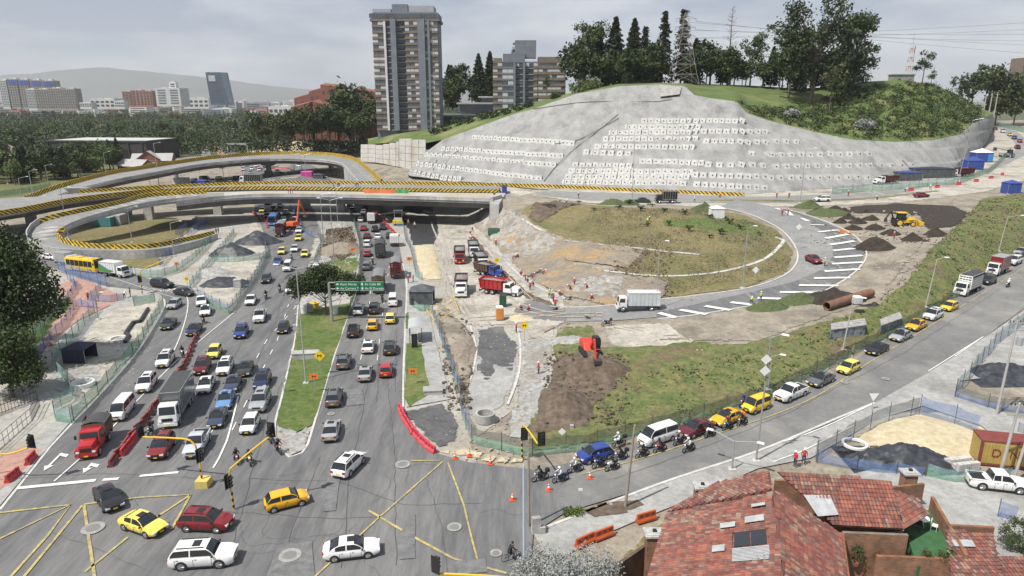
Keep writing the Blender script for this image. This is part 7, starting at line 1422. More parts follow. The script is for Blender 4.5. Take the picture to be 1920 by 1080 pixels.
def upole(px,py,top,label,mat,r=.16,lean=0.,kit=False,z=None):
    b=G(px,py);h=post_h(px,py,top,b);t=thing('utility_pole',label,'pole',b);k=MB();k.tube((0,0,-.2),(lean,0,h),r,r*.65,9);k.build('shaft',mat,t)
    if kit:
        for zz in (h-.4,h-1.3):k=MB();k.box((lean,0,zz),(1.9,.12,.12));k.build('crossarm',m_steel,t)
        k=MB();k.tube((lean+.5,-.3,h-2.9),(lean+.5,-.3,h-1.9),.32,.32,10);k.build('transformer',m_greyw,t)
        for i in range(5):k=MB();k.tube((lean-.8+i*.4,0,h-.28),(lean-.8+i*.4,0,h-.05),.05,.05,6);k.build('insulator',m_blk,t)
    return t
upole(1172,952,797,'bare concrete pole leaning over the sandy roadside',m_wood,.15,.5);upole(992,988,850,'brown pole behind the pale blue one at the junction corner',m_wood,.13,-.1);upole(983,1100,872,'pale blue pole at the bottom edge near the silver shrubs',m_pblue,.11,-.1);upole(1868,778,600,'concrete pole in the upper fenced plot',m_pole,.16,.2,True);upole(1872,898,755,'pole with transformer and crossarms by the container',m_pole,.17,.5,True);upole(1898,905,800,'thick leaning pole in front of the container',m_pole,.16,.6);upole(573,722,640,'short dark stub beside the median lamp',m_wood,.1) if False else None
for x,y,tp,l in ((1852,225,175,'far pole of a pair above the uphill road, left one'),(1862,225,175,'far pole of a pair above the uphill road, right one'),(1842,222,178,'far slim pole left of the pair')):
    b=D(x,y,370);t=thing('utility_pole',l,'pole',b);k=MB();k.tube((0,0,-2),(0,0,D(x,tp,370).z-b.z),.3,.22,8);k.build('shaft',m_pole,t)
# ================================================================== traffic lights
m_ymast=M('mast_yellow',(.72,.46,.03),(.62,.40,.04),3.,.5);m_lens=M('signal_lens',(.10,.02,.02),rough=.2)
mast_st=uv_stripes('mast_bands',(.72,.46,.03),(.03,.03,.03),.6,0.)
def signal(t,p,rz=0.):
    k=MB();k.box((0,0,-1.1),(.38,.30,1.15));k.box((0,.14,-1.25),(.75,.04,1.45));o=k.build('signal_head',m_blk,t);o.location=p;o.rotation_euler=(0,0,rz)
    for i in range(3):k=MB();k.tube((0,-.15,0),(0,-.32,0),.13,.14,10);q=k.build('visor',m_blk,o);q.location=(0,0,-.22-i*.33)
def mast(base,pts,sig,label,block=False):
    t=thing('traffic_light',label,'traffic light',base);L=[Vector(p) for p in pts]
    k=MB();k.pipe(catmull(L,.5),.085,8);k.build('mast_arm',m_ymast,t)
    k=MB();d=(L[1]-L[0]).normalized()
    for i in range(6):
        if i % 2==0:k.tube(L[0]+d*(.2+i*.32),L[0]+d*(.5+i*.32),.1,.1,8)
    k.build('black_bands',m_blk,t)
    if block:k=MB();k.box((.1,0,-.1),(1.2,1.2,.95));k.build('base_block',M('block_yellow',(.62,.47,.12),(.52,.42,.16),2.,.9),t)
    for s in sig:signal(t,s[:3],s[3])
def rel(px,py,Y,base):return D(px,py,Y)-base
b=G(381,912);mast(b,[(0,0,.1),rel(371,850,b.y,b),rel(357,826,b.y,b),rel(315,821,b.y+.5,b),rel(262,819,b.y+1.2,b)],[(*rel(260,800,b.y+1.2,b),-.2),(*rel(374,845,b.y-.2,b),1.2)],'yellow traffic light mast on a yellow concrete block',True)
b=G(439,957);mast(b,[(0,0,.1),rel(430,890,b.y,b),rel(440,872,b.y,b),rel(480,838,b.y+.6,b),rel(512,814,b.y+1.,b)],[(*rel(506,797,b.y+1,b),-.2),(*rel(428,893,b.y-.1,b),1.2)],'yellow curved traffic light mast at the median tip')
b=G(267,552);mast(b,[(0,0,.1),rel(263,512,b.y,b),rel(272,503,b.y,b),rel(300,491,b.y,b),rel(319,483,b.y,b)],[(*rel(262,518,b.y,b),1.)],'yellow curved traffic light mast on the slip road');
b=G(979,862);mast(b,[(0,0,.1),rel(978,805,b.y,b),rel(980,797,b.y,b),rel(990,806,b.y-2.4,b),rel(1008,832,b.y-5.,b)],[(*rel(1016,815,b.y-5.,b),.2),(*rel(984,806,b.y-.2,b),.3)],'yellow traffic light mast at the right junction corner')
b=P(1010,1260,0);mast(b,[(0,0,.1),(0,0,3.),rel(1000,1100,42.,b),rel(950,1083,42.5,b),rel(818,1075,43.,b)],[(*rel(818,1046,43.,b),2.6)],'yellow traffic light arm entering at the bottom edge')
b=P(-60,905,0);mast(b,[(0,0,.1),(0,0,4.4),(.4,0,5.),rel(0,851,b.y,b),rel(52,840,b.y,b)],[(*rel(55,819,b.y,b),-.3)],'black signal on a yellow arm at the left edge')
# ================================================================== signs
def text(t,s,size,loc,rot,mat,name='lettering',ext=.01):
    cu=bpy.data.curves.new('t','FONT');cu.body=s;cu.size=size;cu.extrude=ext;o=bpy.data.objects.new('t',cu);COL.objects.link(o);dg=bpy.context.evaluated_depsgraph_get();me=bpy.data.meshes.new_from_object(o.evaluated_get(dg));bpy.data.objects.remove(o);me.materials.clear();me.materials.append(mat);q=link(name,me,t,loc=loc);q.rotation_euler=rot;return q
m_sgreen=M('sign_green',(.012,.16,.075),rough=.4);m_swhite=M('sign_white',(.78,.78,.76),rough=.4);m_syel=M('sign_yellow',(.82,.55,.02),rough=.4);m_sor=M('sign_orange',(.75,.20,.03),rough=.5)
b=G(623,604);sg=thing('road_sign','large green overhead road sign with white lettering on a silver cantilever post','road sign',b);h=post_h(623,604,527,b);S=b.y/1250.
k=MB();k.tube((0,0,0),(-.1,0,h-.3),.28,.22,12);k.build('post',m_lampgrey,sg)
for zz in (h-.25,h-1.35):k=MB();k.tube((-.1,0,zz),((727-623)*S,0,zz),.11,.08,8);k.build('arm',m_lampgrey,sg)
for x0,x1,tx in ((634,679,('Auto Norte','Av Carrera 7')),(680.5,726,('Av Calle 80','Av El Dorado'))):
    a,c=(x0-623)*S,(x1-623)*S;k=MB();k.box(((a+c)/2,-.16,h-1.62),(c-a,.06,1.62));pn=k.build('panel',m_sgreen,sg)
    for (za,zb_,xa,xb_) in ((h-.03,h-.07,a+.05,c-.05),(h-1.55,h-1.59,a+.05,c-.05)):k=MB();k.quad((xa,-.196,zb_),(xb_,-.196,zb_),(xb_,-.196,za),(xa,-.196,za));k.build('border',m_swhite,pn)
    for i,s in enumerate(tx):
        z=h-.62-i*.72;text(pn,s,.56,(a+.85,-.2,z-.05),(R(90),0,0),m_swhite);k=MB();x=a+.42;up=x0 > 650
        if up:k.add([(x-.24,-.2,z+.1),(x+.24,-.2,z+.1),(x,-.2,z+.42)],[(0,1,2)]);k.quad((x-.07,-.2,z-.12),(x+.07,-.2,z-.12),(x+.07,-.2,z+.1),(x-.07,-.2,z+.1))
        else:k.add([(x+.02,-.2,z+.36),(x-.28,-.2,z+.14),(x+.02,-.2,z-.08)],[(0,1,2)]);k.quad((x,-.2,z+.08),(x+.26,-.2,z+.08),(x+.26,-.2,z+.2),(x,-.2,z+.2))
        k.build('arrow',m_swhite,pn)
def roadsign(px,py,top,shape,mat,w,label,ang=0.):
    b=G(px,py);h=post_h(px,py,top,b);t=thing('road_sign',label,'road sign',b,ang);k=MB();k.tube((0,0,0),(0,0,h-.1),.045,.045,6);k.build('post',m_steel,t);k=MB();z=h-w*.62
    if shape=='diamond':k.add([(0,-.05,z-w*.7),(w*.7,-.05,z),(0,-.05,z+w*.7),(-w*.7,-.05,z),(0,-.02,z-w*.7),(w*.7,-.02,z),(0,-.02,z+w*.7),(-w*.7,-.02,z)],[(0,1,2,3),(7,6,5,4)])
    elif shape=='tri':k.add([(0,-.05,z-w*.6),(w*.6,-.05,z+w*.4),(-w*.6,-.05,z+w*.4)],[(0,1,2)])
    elif shape=='disc':k.tube((0,-.05,z),(0,-.02,z),w/2,w/2,14)
    else:k.box((0,-.04,z-w*.4),(w*1.2,.03,w*.8))
    f=k.build('face',mat,t)
    if mat in (m_syel,m_sor):
        q=MB()
        for s in (-.2,.2):q.box((s*w,-.06,z-w*.22),(w*.1,.01,w*.4))
        q.box((0,-.06,z-.03),(w*.34,.01,w*.1));q.build('symbol',m_blk,f)
roadsign(602,704,658,'diamond',m_syel,1.1,'yellow diamond sign with black symbol on the median lawn');roadsign(591,737,698,'square',m_sor,.9,'orange works sign on the median lawn');roadsign(533,738,705,'disc',m_greyw,.8,'round sign seen from behind at the median kerb');roadsign(556,636,610,'diamond',m_greyw,.8,'sign seen from behind by the median lamp');roadsign(775,722,688,'square',m_sor,.9,'orange works sign on the right verge lawn');roadsign(983,640,603,'diamond',m_syel,1.0,'yellow diamond sign beside the rubble footpath');roadsign(932,520,482,'diamond',m_syel,1.0,'yellow diamond sign by the close group of dump trucks')
roadsign(1415,530,500,'diamond',m_swhite,1.,'white diamond sign on the loop road kerb');roadsign(1493,470,420,'diamond',m_swhite,1.,'white diamond sign stack on the right of the loop');roadsign(1634,770,734,'tri',m_swhite,1.,'small give-way sign on the traffic island');roadsign(1053,848,803,'diamond',m_swhite,.6,'white sign behind the netting at the corner');roadsign(1087,962,914,'square',m_swhite,.3,'white post at the sandy roadside');roadsign(353,548,518,'diamond',m_syel,.8,'small yellow diamond sign by the slip road');roadsign(333,508,490,'square',m_sor,.8,'orange works sign by the lower lawn');roadsign(768,500,480,'square',m_sor,1.,'orange works sign beside the sand bed');roadsign(662,478,463,'square',m_sor,.9,'orange works sign in the median scrub')
b=G(1414,868);t=thing('road_sign','pair of white square sign panels on the tall roadside pole','road sign',b)
for z in (10.2,11.4):k=MB();k.add([(.05,-.2,z-.55),(.6,-.2,z),(.05,-.2,z+.55),(-.5,-.2,z)],[(0,1,2,3)]);k.build('panel',m_swhite,t)
# ================================================================== heaps, sheeting, tents
def heap(name,label,px,py,rx,ry,h,mat,seed=1,group=None,z=None,folds=0.,rz=0.):
    b=G(px,py) if z is None else P(px,py,z);n=40 if folds else 22;x,y=(q.ravel() for q in np.meshgrid(np.linspace(-1.15,1.15,n),np.linspace(-1.15,1.15,n)))
    d=np.hypot(x,y)*(1+.5*fbm(x*1.3+seed,y*1.3,seed));z_=np.maximum(0.,1-d)**.85*h*(1+.9*fbm(x*2+seed,y*2,seed+3))-.12+folds*.8*fbm(x*6,y*6+seed,seed,3)*np.clip((1-d)*3,0,1);cr_,sr_=math.cos(rz),math.sin(rz)
    if z is None:z_=z_+T(b.x+x*rx*cr_-y*ry*sr_,b.y+x*rx*sr_+y*ry*cr_)-b.z
    v=np.stack([x*rx,y*ry,z_],1).tolist()
    k=MB();k.add(v,[(j*n+i,j*n+i+1,(j+1)*n+i+1,(j+1)*n+i) for j in range(n-1) for i in range(n-1)]);o=k.build(name,mat,smooth=180,label=label,cat='heap',group=group);o.location=b+Vector((0,0,.1));o.rotation_euler=(0,0,rz);return o
m_sheet=M('black_sheeting',(.016,.018,.023),(.055,.06,.07),1.2,.5,1.,2.5);m_cutg=M('cut_greenery',(.05,.075,.025),(.10,.12,.05),3.,.95,1.,12.)  # the sheeting's paler second tone paints in light catching on wrinkles
for i,(x,y,w,h,l) in enumerate([(1640,465,5.2,2.6,'largest black soil heap on the dirt lot'),(1563,562,6.,2.,'black soil heap beside the rusty pipe'),(1530,398,2.,.7,'small soil heap at the hatching start'),(1566,392,2.2,.7,'small soil heap behind the first'),(1583,398,2.4,.8,'low soil heap left of the backhoe'),(1590,410,2.4,.8,'soil heap in the middle of the lot'),(1608,418,2.6,.9,'soil heap below the backhoe'),(1575,418,2.2,.8,'soil heap beside the hatching'),(1620,398,2.4,.7,'flat soil heap near the upper road'),(1632,412,2.6,.9,'soil heap in front of the backhoe tyres'),(1600,430,2.6,.9,'soil heap above the orange hose'),(1640,430,2.8,1.,'soil heap right of the orange hose'),(1670,440,2.8,1.,'soil heap behind the walking worker'),(1710,450,3.,1.,'soil heap at the right of the lot'),(1755,440,3.,1.,'soil heap near the grass bank'),(1520,385,3.,.8,'soil heap next to the cut bushes')]):heap('soil_heap',l,x,y,w*.85,w*.6,h*1.6 if i > 1 else h,m_soil,i+3,'soil heaps on the dirt lot')
heap('spoil_heap','brown spoil heap under the red excavator',1118,700,5.2,3.6,2.8,m_brown,31,folds=.7);heap('spoil_heap','brown earth ridge along the new footpath',1062,765,3.4,6.,1.8,m_brown,32,folds=.7);heap('gravel_heap','grey gravel heap beside the close group of dump trucks',948,486,5.,3.4,1.3,m_gravel,35,folds=.4);heap('sheeted_heap','black sheeting among the kerb crew',1004,516,2.2,1.2,.7,m_sheet,36,folds=.6);heap('sand_heap','pale sand heap beside the portable toilets',975,598,2.6,1.8,.8,m_sand,37,folds=.3);heap('spoil_heap','long heap of dry brush on the left verge of the haul track',866,660,2.4,8.,1.2,M('dry_brush',(.19,.155,.12),(.29,.25,.20),2.,.95,1.,10.),33,folds=.5);heap('spoil_heap','dark earth behind the mound crest',1030,388,5.,2.4,1.,m_soil,34)
for i,(x,y,rx,h,l) in enumerate([(437,476,5.4,3.,'black sheeted heap lower left on the site island'),(483,455,6.2,3.,'black sheeted heap upper right on the site island'),(420,533,5.,1.8,'low black sheeted heap near the fence corner'),(395,515,5.,1.6,'grey rubble heap behind the fence corner')]):heap('sheeted_heap' if i < 3 else 'rubble_heap',l,x,y,rx,rx*.75,h,m_sheet if i < 3 else m_gravel,41+i,folds=.6)
heap('sheeted_heap','big crumpled black sheeting on the sand plot',1690,862,5.2,2.6,1.7,m_sheet,47,folds=1.);heap('sheeted_heap','small crumpled sheeting left on the sand plot',1625,862,2.,1.6,.8,m_sheet,48,folds=.8);heap('sheeted_heap','black sheeting in the upper fenced plot',1885,702,5.,3.4,1.6,m_sheet,49,folds=1.);heap('sand_heap','pale sand spread across the fenced plot',1735,815,7.,4.6,.7,m_sand,50)
for i,(x,y,w,h,l) in enumerate([(1440,578,3.6,1.6,'pile of cut greenery with a worker behind it'),(1492,566,4.,1.7,'pile of cut greenery left of the black soil'),(1150,382,4.,1.8,'dark bush pile on the mound crest, left'),(1182,383,3.,1.4,'dark bush pile on the mound crest, right'),(1320,396,3.6,2.4,'dark bush pile beside the white tent'),(1550,402,6.,1.8,'cut brush beside the hatched road'),(1515,390,4.,1.8,'dark brush near the upper road')]):heap('brush_pile',l,x,y,w,w*.6,h,m_cutg,61+i,folds=.9)
heap('brush_pile','tangle of dry brush in the median works',640,470,5.5,7.,2.2,M('dry_brush',(.19,.155,.12),(.29,.25,.20),2.,.95,1.,10.),70,folds=1.);heap('rubble_heap','pale rubble behind the orange excavator',640,425,4.,5.,1.6,m_gravel,71,folds=.6);heap('spoil_heap','sandy bank beyond the rear ramp',560,283,30,12,7,m_sand,72,z=0);heap('sheeted_heap','grey sheeting on the sandy bank',575,272,9,6,5,m_sheet,73,z=3,folds=1.);heap('rubble_heap','pale stones beside the pit footpath',1065,640,4,2.4,.8,m_gravel,74,folds=.5)
def tent(px,py,w,d,h,cr,cw,label,rz=0.,rh=.7,sides=True,z=None):
    b=G(px,py) if z is None else P(px,py,z);t=thing('tent',label,'tent',b,rz);k=MB();e=.15
    for a,c in (((-w/2-e,-d/2-e),(w/2+e,-d/2-e)),((w/2+e,-d/2-e),(w/2+e,d/2+e)),((w/2+e,d/2+e),(-w/2-e,d/2+e)),((-w/2-e,d/2+e),(-w/2-e,-d/2-e))):k.add([(*a,h),(*c,h),(0,0,h+rh)],[(0,1,2)])
    k.build('canopy',cr,t);
    for sx in (-1,1):
        for sy in (-1,1):q=MB();q.tube((sx*w/2,sy*d/2,0),(sx*w/2,sy*d/2,h),.04,.04,5);q.build('leg',m_steel,t)
    if sides:
        q=MB();q.quad((-w/2,-d/2,0),(w/2,-d/2,0),(w/2,-d/2,h),(-w/2,-d/2,h));q.build('side_sheet',cw,t);q=MB();q.quad((-w/2,-d/2,0),(-w/2,d/2,0),(-w/2,d/2,h),(-w/2,-d/2,h));q.build('side_sheet',cw,t);q=MB();q.quad((w/2,d/2,0),(-w/2,d/2,0),(-w/2,d/2,h),(w/2,d/2,h));q.build('side_sheet',cw,t)
m_tb=M('tent_blue',(.03,.06,.24),(.04,.075,.3),2.,.7);m_tn=M('tent_navy',(.022,.025,.05),(.035,.04,.07),2.,.7);m_twh=M('tent_white',(.74,.74,.73),(.66,.66,.65),2.,.7);m_tk=M('tarp_dark',(.05,.055,.065),(.10,.105,.115),1.,.5,.4,4.)
tent(152,676,3.2,3.,2.2,m_tn,m_tn,'dark navy tent beside the pit');tent(1343,408,3.2,2.8,2.4,m_twh,m_twh,'white tent on the turf mound');tent(1894,362,3.8,3.2,3.,m_tb,m_tb,'blue tent at the right edge of the upper road',rh=.9);tent(1822,317,6.,4.,3.2,m_tb,m_tb,'large blue tent behind the dark red dump truck',rh=1.5);tent(1838,303,6.5,4.5,3.6,m_twh,m_tb,'white-roofed tent behind the blue one',rh=1.6);tent(1745,333,14,4,3.2,m_tn,m_tk,'long dark shelter at the foot of the slope',rh=.6);tent(1700,338,8,4,2.8,m_tb,m_tk,'low blue shelter beside the slope foot',rh=.5);tent(792,568,4.2,3.4,2.6,m_tk,m_tk,'dark tarpaulin shelter by the yellow trench rails',rh=1.1);tent(598,338,4.6,3.4,2.6,m_tk,m_tk,'dark canopy right of the pink container',z=0);tent(605,548,4.,3.,2.6,M('tarp_red',(.5,.05,.08),(.6,.08,.1),1.,.7),m_twh,'red canopy under the round tree',sides=False);tent(375,350,6,4,2.6,m_tb,m_tb,'blue canopy between the ramps',z=0)
# cabins and toilets
def cabin(name,cat,label,px,py,w,d,h,mat,roof,rz=0.,z=None,ribs=0):
    b=G(px,py) if z is None else P(px,py,z);t=thing(name,label,cat,b+Vector((0,0,.08)),rz);k=MB();v,f=bevelled([(-w/2,-d/2,.1),(w/2,-d/2,.1),(w/2,d/2,.1),(-w/2,d/2,.1),(-w/2,-d/2,h),(w/2,-d/2,h),(w/2,d/2,h),(-w/2,d/2,h)],[(0,3,2,1),(4,5,6,7),(0,1,5,4),(1,2,6,5),(2,3,7,6),(3,0,4,7)],.05,1);k.add(v,f)
    for i in range(ribs):
        x=-w/2+(i+.5)*w/ribs
        for s in (-1,1):k.box((x,s*(d/2+.02),.2),(w/ribs*.5,.06,h-.35))
    k.build('shell',mat,t);k=MB();k.box((0,0,h-.02),(w*.98,d*.98,.16),top=.8);k.build('roof',roof,t);k=MB();k.box((w*.05,-d/2-.02,.2),(w*.55 if ribs==0 else .05,.05,h*.82));k.build('door',mat,t);k=MB();k.box((0,0,0),(w*.95,d*.95,.12));k.build('skid',m_chas,t);return t
cabin('portable_toilet','toilet','orange portable toilet with white roof on the haul road',937,600,1.25,1.25,2.2,M('toilet_orange',(.58,.24,.06),rough=.5),m_twh,.15);cabin('portable_toilet','toilet','dark green portable toilet behind the orange one',943,575,1.25,1.25,2.2,M('toilet_green',(.02,.07,.045),rough=.5),m_blk);cabin('portable_toilet','toilet','blue portable toilet by the white-roofed tent',1853,304,2.,2.,3.,M('toilet_blue',(.05,.22,.55),rough=.5),m_tb);cabin('portable_toilet','toilet','navy portable toilet at the end of the flyover parapet',946,362,1.6,1.6,2.4,m_tb,m_tn);cabin('site_container','container','pink container between the ramps',577,337,5.2,3.4,3.8,M('container_pink',(.62,.05,.30),(.52,.05,.26),1.,.6),M('container_pink_top',(.66,.12,.38),rough=.6),z=0,ribs=8);cabin('skip','container','green skip at the foot of the pale slope',926,440,3.2,2.,1.5,M('skip_green',(.03,.13,.06),rough=.6),m_chas);cabin('site_hut','hut','teal hut under the loop ramp',200,424,5,4,2.8,M('hut_teal',(.05,.20,.21),rough=.6),m_rgrey,z=0);cabin('site_hut','hut','grey hut under the loop ramp',218,421,5,4,3.,m_greyw,m_rgrey,z=0);cabin('site_hut','hut','white hut under the rear ramp on the left',340,345,6,4,2.6,m_whitew,m_rgrey,z=0)
# shipping container with letters
b=G(1893,878);sc2=thing('shipping_container','yellow shipping container with red lettering and a red roof','container',b,R(-14));m_cy=M('container_yellow',(.46,.32,.08),(.36,.26,.09),1.2,.75,.2,6.);m_cr=M('container_red',(.22,.045,.035),(.15,.04,.035),1.5,.8)
k=MB();k.box((1.2,1.2,.15),(8.,2.4,2.5))
for i in range(26):k.box((-2.6+i*.3,-.02,.35),(.16,.07,2.1))
k.build('walls',m_cy,sc2);k=MB();k.box((1.2,1.2,2.65),(8.1,2.5,.12));k.build('roof',m_cr,sc2);k=MB();k.box((-2.8,-.03,.1),(.22,.22,2.6));k.build('corner_post',m_cr,sc2);k=MB();k.box((1.2,-.03,.1),(8,.16,.2));k.build('bottom_rail',m_cr,sc2)
for i,(s,x) in enumerate((('D',-1.9),('I',-.9),('N',-.3),('D',2.2))):text(sc2,s,1.25,(x,-.08,1.1),(R(90),0,0),m_cr)
# ================================================================== machines
def dozer_tracks(t,w,L):
    for s in (-1,1):k=MB();k.loft([[(x,y,z) for x,z in ((-L/2+.35,0),(L/2-.35,0),(L/2,.35),(L/2-.25,.75),(-L/2+.25,.75),(-L/2,.35))] for y in (s*w/2-.25,s*w/2+.25)]);k.build('track',m_tyre,t)
def excavator(px,py,rz,col,label,pts,s=1.,z=None):
    b=G(px,py) if z is None else P(px,py,z);t=thing('excavator',label,'excavator',b+Vector((0,0,.1)),R(rz));t.scale=(s,s,s);dozer_tracks(t,2.2,3.4)
    v,f=bevelled([(-1.9,-1.2,.95),(1.1,-1.2,.95),(1.1,1.2,.95),(-1.9,1.2,.95),(-1.8,-1.15,1.95),(.2,-1.15,1.95),(.2,1.15,1.95),(-1.8,1.15,1.95)],[(0,3,2,1),(4,5,6,7),(0,1,5,4),(1,2,6,5),(2,3,7,6),(3,0,4,7)],.12);k=MB();k.add(v,f);k.build('upper_body',col,t,smooth=40)
    k=MB();k.box((.35,.7,1.0),(1.3,.95,1.7),top=.9);k.build('cab',m_blk,t);k=MB();k.box((.4,.7,1.6),(1.36,.99,.85));k.build('cab_window',m_glass,t)
    for a,c,r in zip(pts,pts[1:],(.24,.18)):k=MB();k.tube(a,c,r,r*.8,6);k.build('boom' if r > .2 else 'arm',col,t)
    e=Vector(pts[-1]);k=MB();k.loft([[(e.x+x,y,e.z+zz) for x,zz in ((-.1,.2),(.45,0),(.5,-.55),(.1,-.75),(-.35,-.4))] for y in (-.5,.5)]);k.build('bucket',m_chas,t);return t
m_xo=M('machine_orange',(.68,.12,.03),(.58,.10,.03),2.,.5);m_xr=M('machine_red',(.58,.05,.03),(.5,.045,.03),2.,.5);m_xy=M('machine_yellow',(.75,.48,.02),(.66,.42,.03),2.,.5)
excavator(552,430,70,m_xo,'orange excavator with raised boom at the median works',[(1.,-.2,1.6),(2.4,-.2,6.6),(4.6,-.2,2.6)],1.2);excavator(1106,688,-80,m_xr,'red excavator working on the brown spoil heap',[(1.,-.2,1.5),(2.4,-.2,3.),(3.4,-.2,.4)],.95).location.z +=1.8
b=G(1692,424);bh=thing('backhoe_loader','yellow backhoe loader on the dark soil lot','backhoe',b+Vector((0,0,.1)),R(-8));bh.scale=(1.15,)*3
k=MB();k.box((.2,0,.75),(3.2,1.,.6));k.box((1.3,0,1.2),(1.5,.95,.5),top=.85);k.build('body',m_xy,bh);k=MB();k.box((-.5,0,1.3),(1.5,1.35,1.35),top=.92);k.build('cab',m_glass,bh);k=MB();k.box((-.5,0,2.65),(1.9,1.6,.14));k.build('cab_roof',m_xy,bh)
for x,r_,w in ((-1.,.72,.4),(1.55,.5,.32)):
    wm_,rm_=wheel_mesh(r_,w)
    for s in (-1,1):q=link('wheel',wm_,bh,loc=(x,s*.95,r_));rr_=link('rim',rm_,q);setm(rr_,m_xy)
for s in (-.6,.6):k=MB();k.pipe([(.9,s,1.3),(2.4,s,1.5),(2.9,s,.6)],.1);k.build('loader_arm',m_xy,bh)
k=MB();k.loft([[(2.75+x,y,.2+z) for x,z in ((0,.9),(.9,.75),(.75,.1),(.1,0))] for y in (-1.1,1.1)]);k.build('loader_bucket',m_xy,bh);k=MB();k.pipe([(-1.7,0,1.),(-2.6,0,2.9),(-3.4,0,1.5)],.14);k.build('backhoe_boom',m_blk,bh);k=MB();k.box((-3.4,0,.75),(.6,.6,.8),top=.6);k.build('backhoe_bucket',m_chas,bh);k=MB();k.box((-1.8,0,.3),(.3,2.2,1.3));k.build('stabiliser',m_blk,bh)
b=G(747,420);pv=thing('asphalt_paver','white and grey asphalt paver on the fresh black surface','paver',b+Vector((0,0,.1)),R(-85));dozer_tracks(pv,2.,3.6)
for nm,c,d,mt_ in (('hull',(-.2,0,.6),(4.2,2.5,1.2),m_greyw),('hopper',(2.4,0,.5),(1.6,3.,1.),m_xy),('screed',(-2.6,0,.2),(.9,4.6,.6),m_chas),('operator_deck',(-1.2,0,1.8),(1.6,2.4,.3),m_chas)):k=MB();k.box(c,d,top=.94);k.build(nm,mt_,pv)
k=MB();k.box((-1.,0,3.9),(2.6,2.8,.2));k.build('canopy',m_twh,pv)
for x in (-2.,.1):
    for y in (-1.1,1.1):k=MB();k.tube((x,y,1.8),(x,y,3.95),.06,.06,5);k.build('canopy_post',m_steel,pv)
b=G(1887,295);th=thing('telehandler','grey telescopic handler by the far uphill road','telehandler',b+Vector((0,0,.1)),R(185));k=MB();k.box((0,0,.8),(5.,2.2,.9));k.build('chassis',m_greyw,th);k=MB();k.box((-.6,.7,1.6),(1.8,1.2,1.5),top=.9);k.build('cab',m_glass,th);k=MB();k.tube((-2.4,-.4,2.3),(5.2,-.4,3.9),.28,.22,6);k.build('boom',m_greyw,th);k=MB();k.box((5.3,-.4,2.6),(.3,1.6,1.3));k.build('fork_carriage',m_chas,th)
wm_,rm_=wheel_mesh(.75,.5)
for x in (-1.7,1.7):
    for s in (-1,1):q=link('wheel',wm_,th,loc=(x,s*1.2,.75));link('rim',rm_,q)
# ================================================================== smaller site things
m_rust=M('rusty_steel',(.15,.07,.045),(.22,.115,.075),1.,.85,.3,6.)
a,c=G(1549,583,.8),G(1632,557,.8);t=thing('steel_pipe','large rusty steel pipe lying beside the black soil heap','pipe',a);d=c-a;k=MB();n=20;q=d.to_track_quat('Z','Y')
k.loft([[tuple(d*f+q @ Vector((r_*math.cos(2*math.pi*i/n),r_*math.sin(2*math.pi*i/n),0))) for i in range(n)] for f,r_ in ((.04,.64),(0,.64),(0,.72),(1,.72),(1,.64),(.9,.64))],caps=False);k.build('shell',m_rust,t,smooth=60)
gw=thing('graffiti_wall','low concrete chamber walls covered in blue graffiti beside the road','wall',G(1625,640));
m_graf=M('graffiti_concrete',(.36,.36,.34),(.26,.28,.30),.9,.85,space='world',col3=(.10,.13,.19),s3=1.6,t3=(.50,.54),det=4)
for pa,pb2,zt in (((1556,640),(1620,632),1.7),((1650,630),(1688,614),1.6)):
    A,B_=G(*pa),G(*pb2);back=Vector((1.3,3.,0));k=MB();k.prism([A,B_,B_+back,A+back],A.z-.6,A.z+zt);k.v=[tuple(Vector(v)-G(1625,640)) for v in k.v];k.build('chamber',m_graf,gw);k=MB();k.prism([A+Vector((-.1,-.1,0)),B_+Vector((.1,-.1,0)),B_+back,A+back],A.z+zt,A.z+zt+.12);k.v=[tuple(Vector(v)-G(1625,640)) for v in k.v];k.build('cap_slab',m_gravel,gw)
b=G(1604,585);o=cabin('water_tank','tank','white caged water tank on the graffiti chamber',1604,588,1.2,1.2,1.2,m_winl,m_twh);o.location.z +=1.5
# palms
pl_=np.random.default_rng(77);PM=[]
for v_ in range(3):
    c=[]
    for i in range(16):
        a=pl_.uniform(0,6.28);L_=pl_.uniform(.9,1.5);el=pl_.uniform(.5,1.2)
        for tt in np.linspace(.1,1,14):x_=L_*tt*math.cos(el*.9);c.append((x_*math.cos(a),x_*math.sin(a),.4+L_*tt*math.sin(el)-.45*L_*tt*tt))
    PM.append(leaves('fronds',np.array(c),.17,LF['palm'],pl_))
k=MB();k.tube((0,0,-.2),(0,0,.5),.16,.12,7);ps=k.mesh('stem',m_bark)
for i,(x,y) in enumerate([(1113,395),(1160,393),(1201,396),(1223,387),(1246,398),(1284,403),(1214,425),(1254,423),(1291,434),(1330,446),(1331,410),(1367,420),(1425,441),(1388,430),(1180,384),(1085,382),(1215,384),(1350,440)]):o=thing('young_palm','small young palm planted on the turf mound','palm',G(x,y,.05),i*1.3,'palms on the mound');o.scale=(.85+.2*(i % 3),)*3;link('stem',ps,o);link('fronds',PM[i % 3],o)
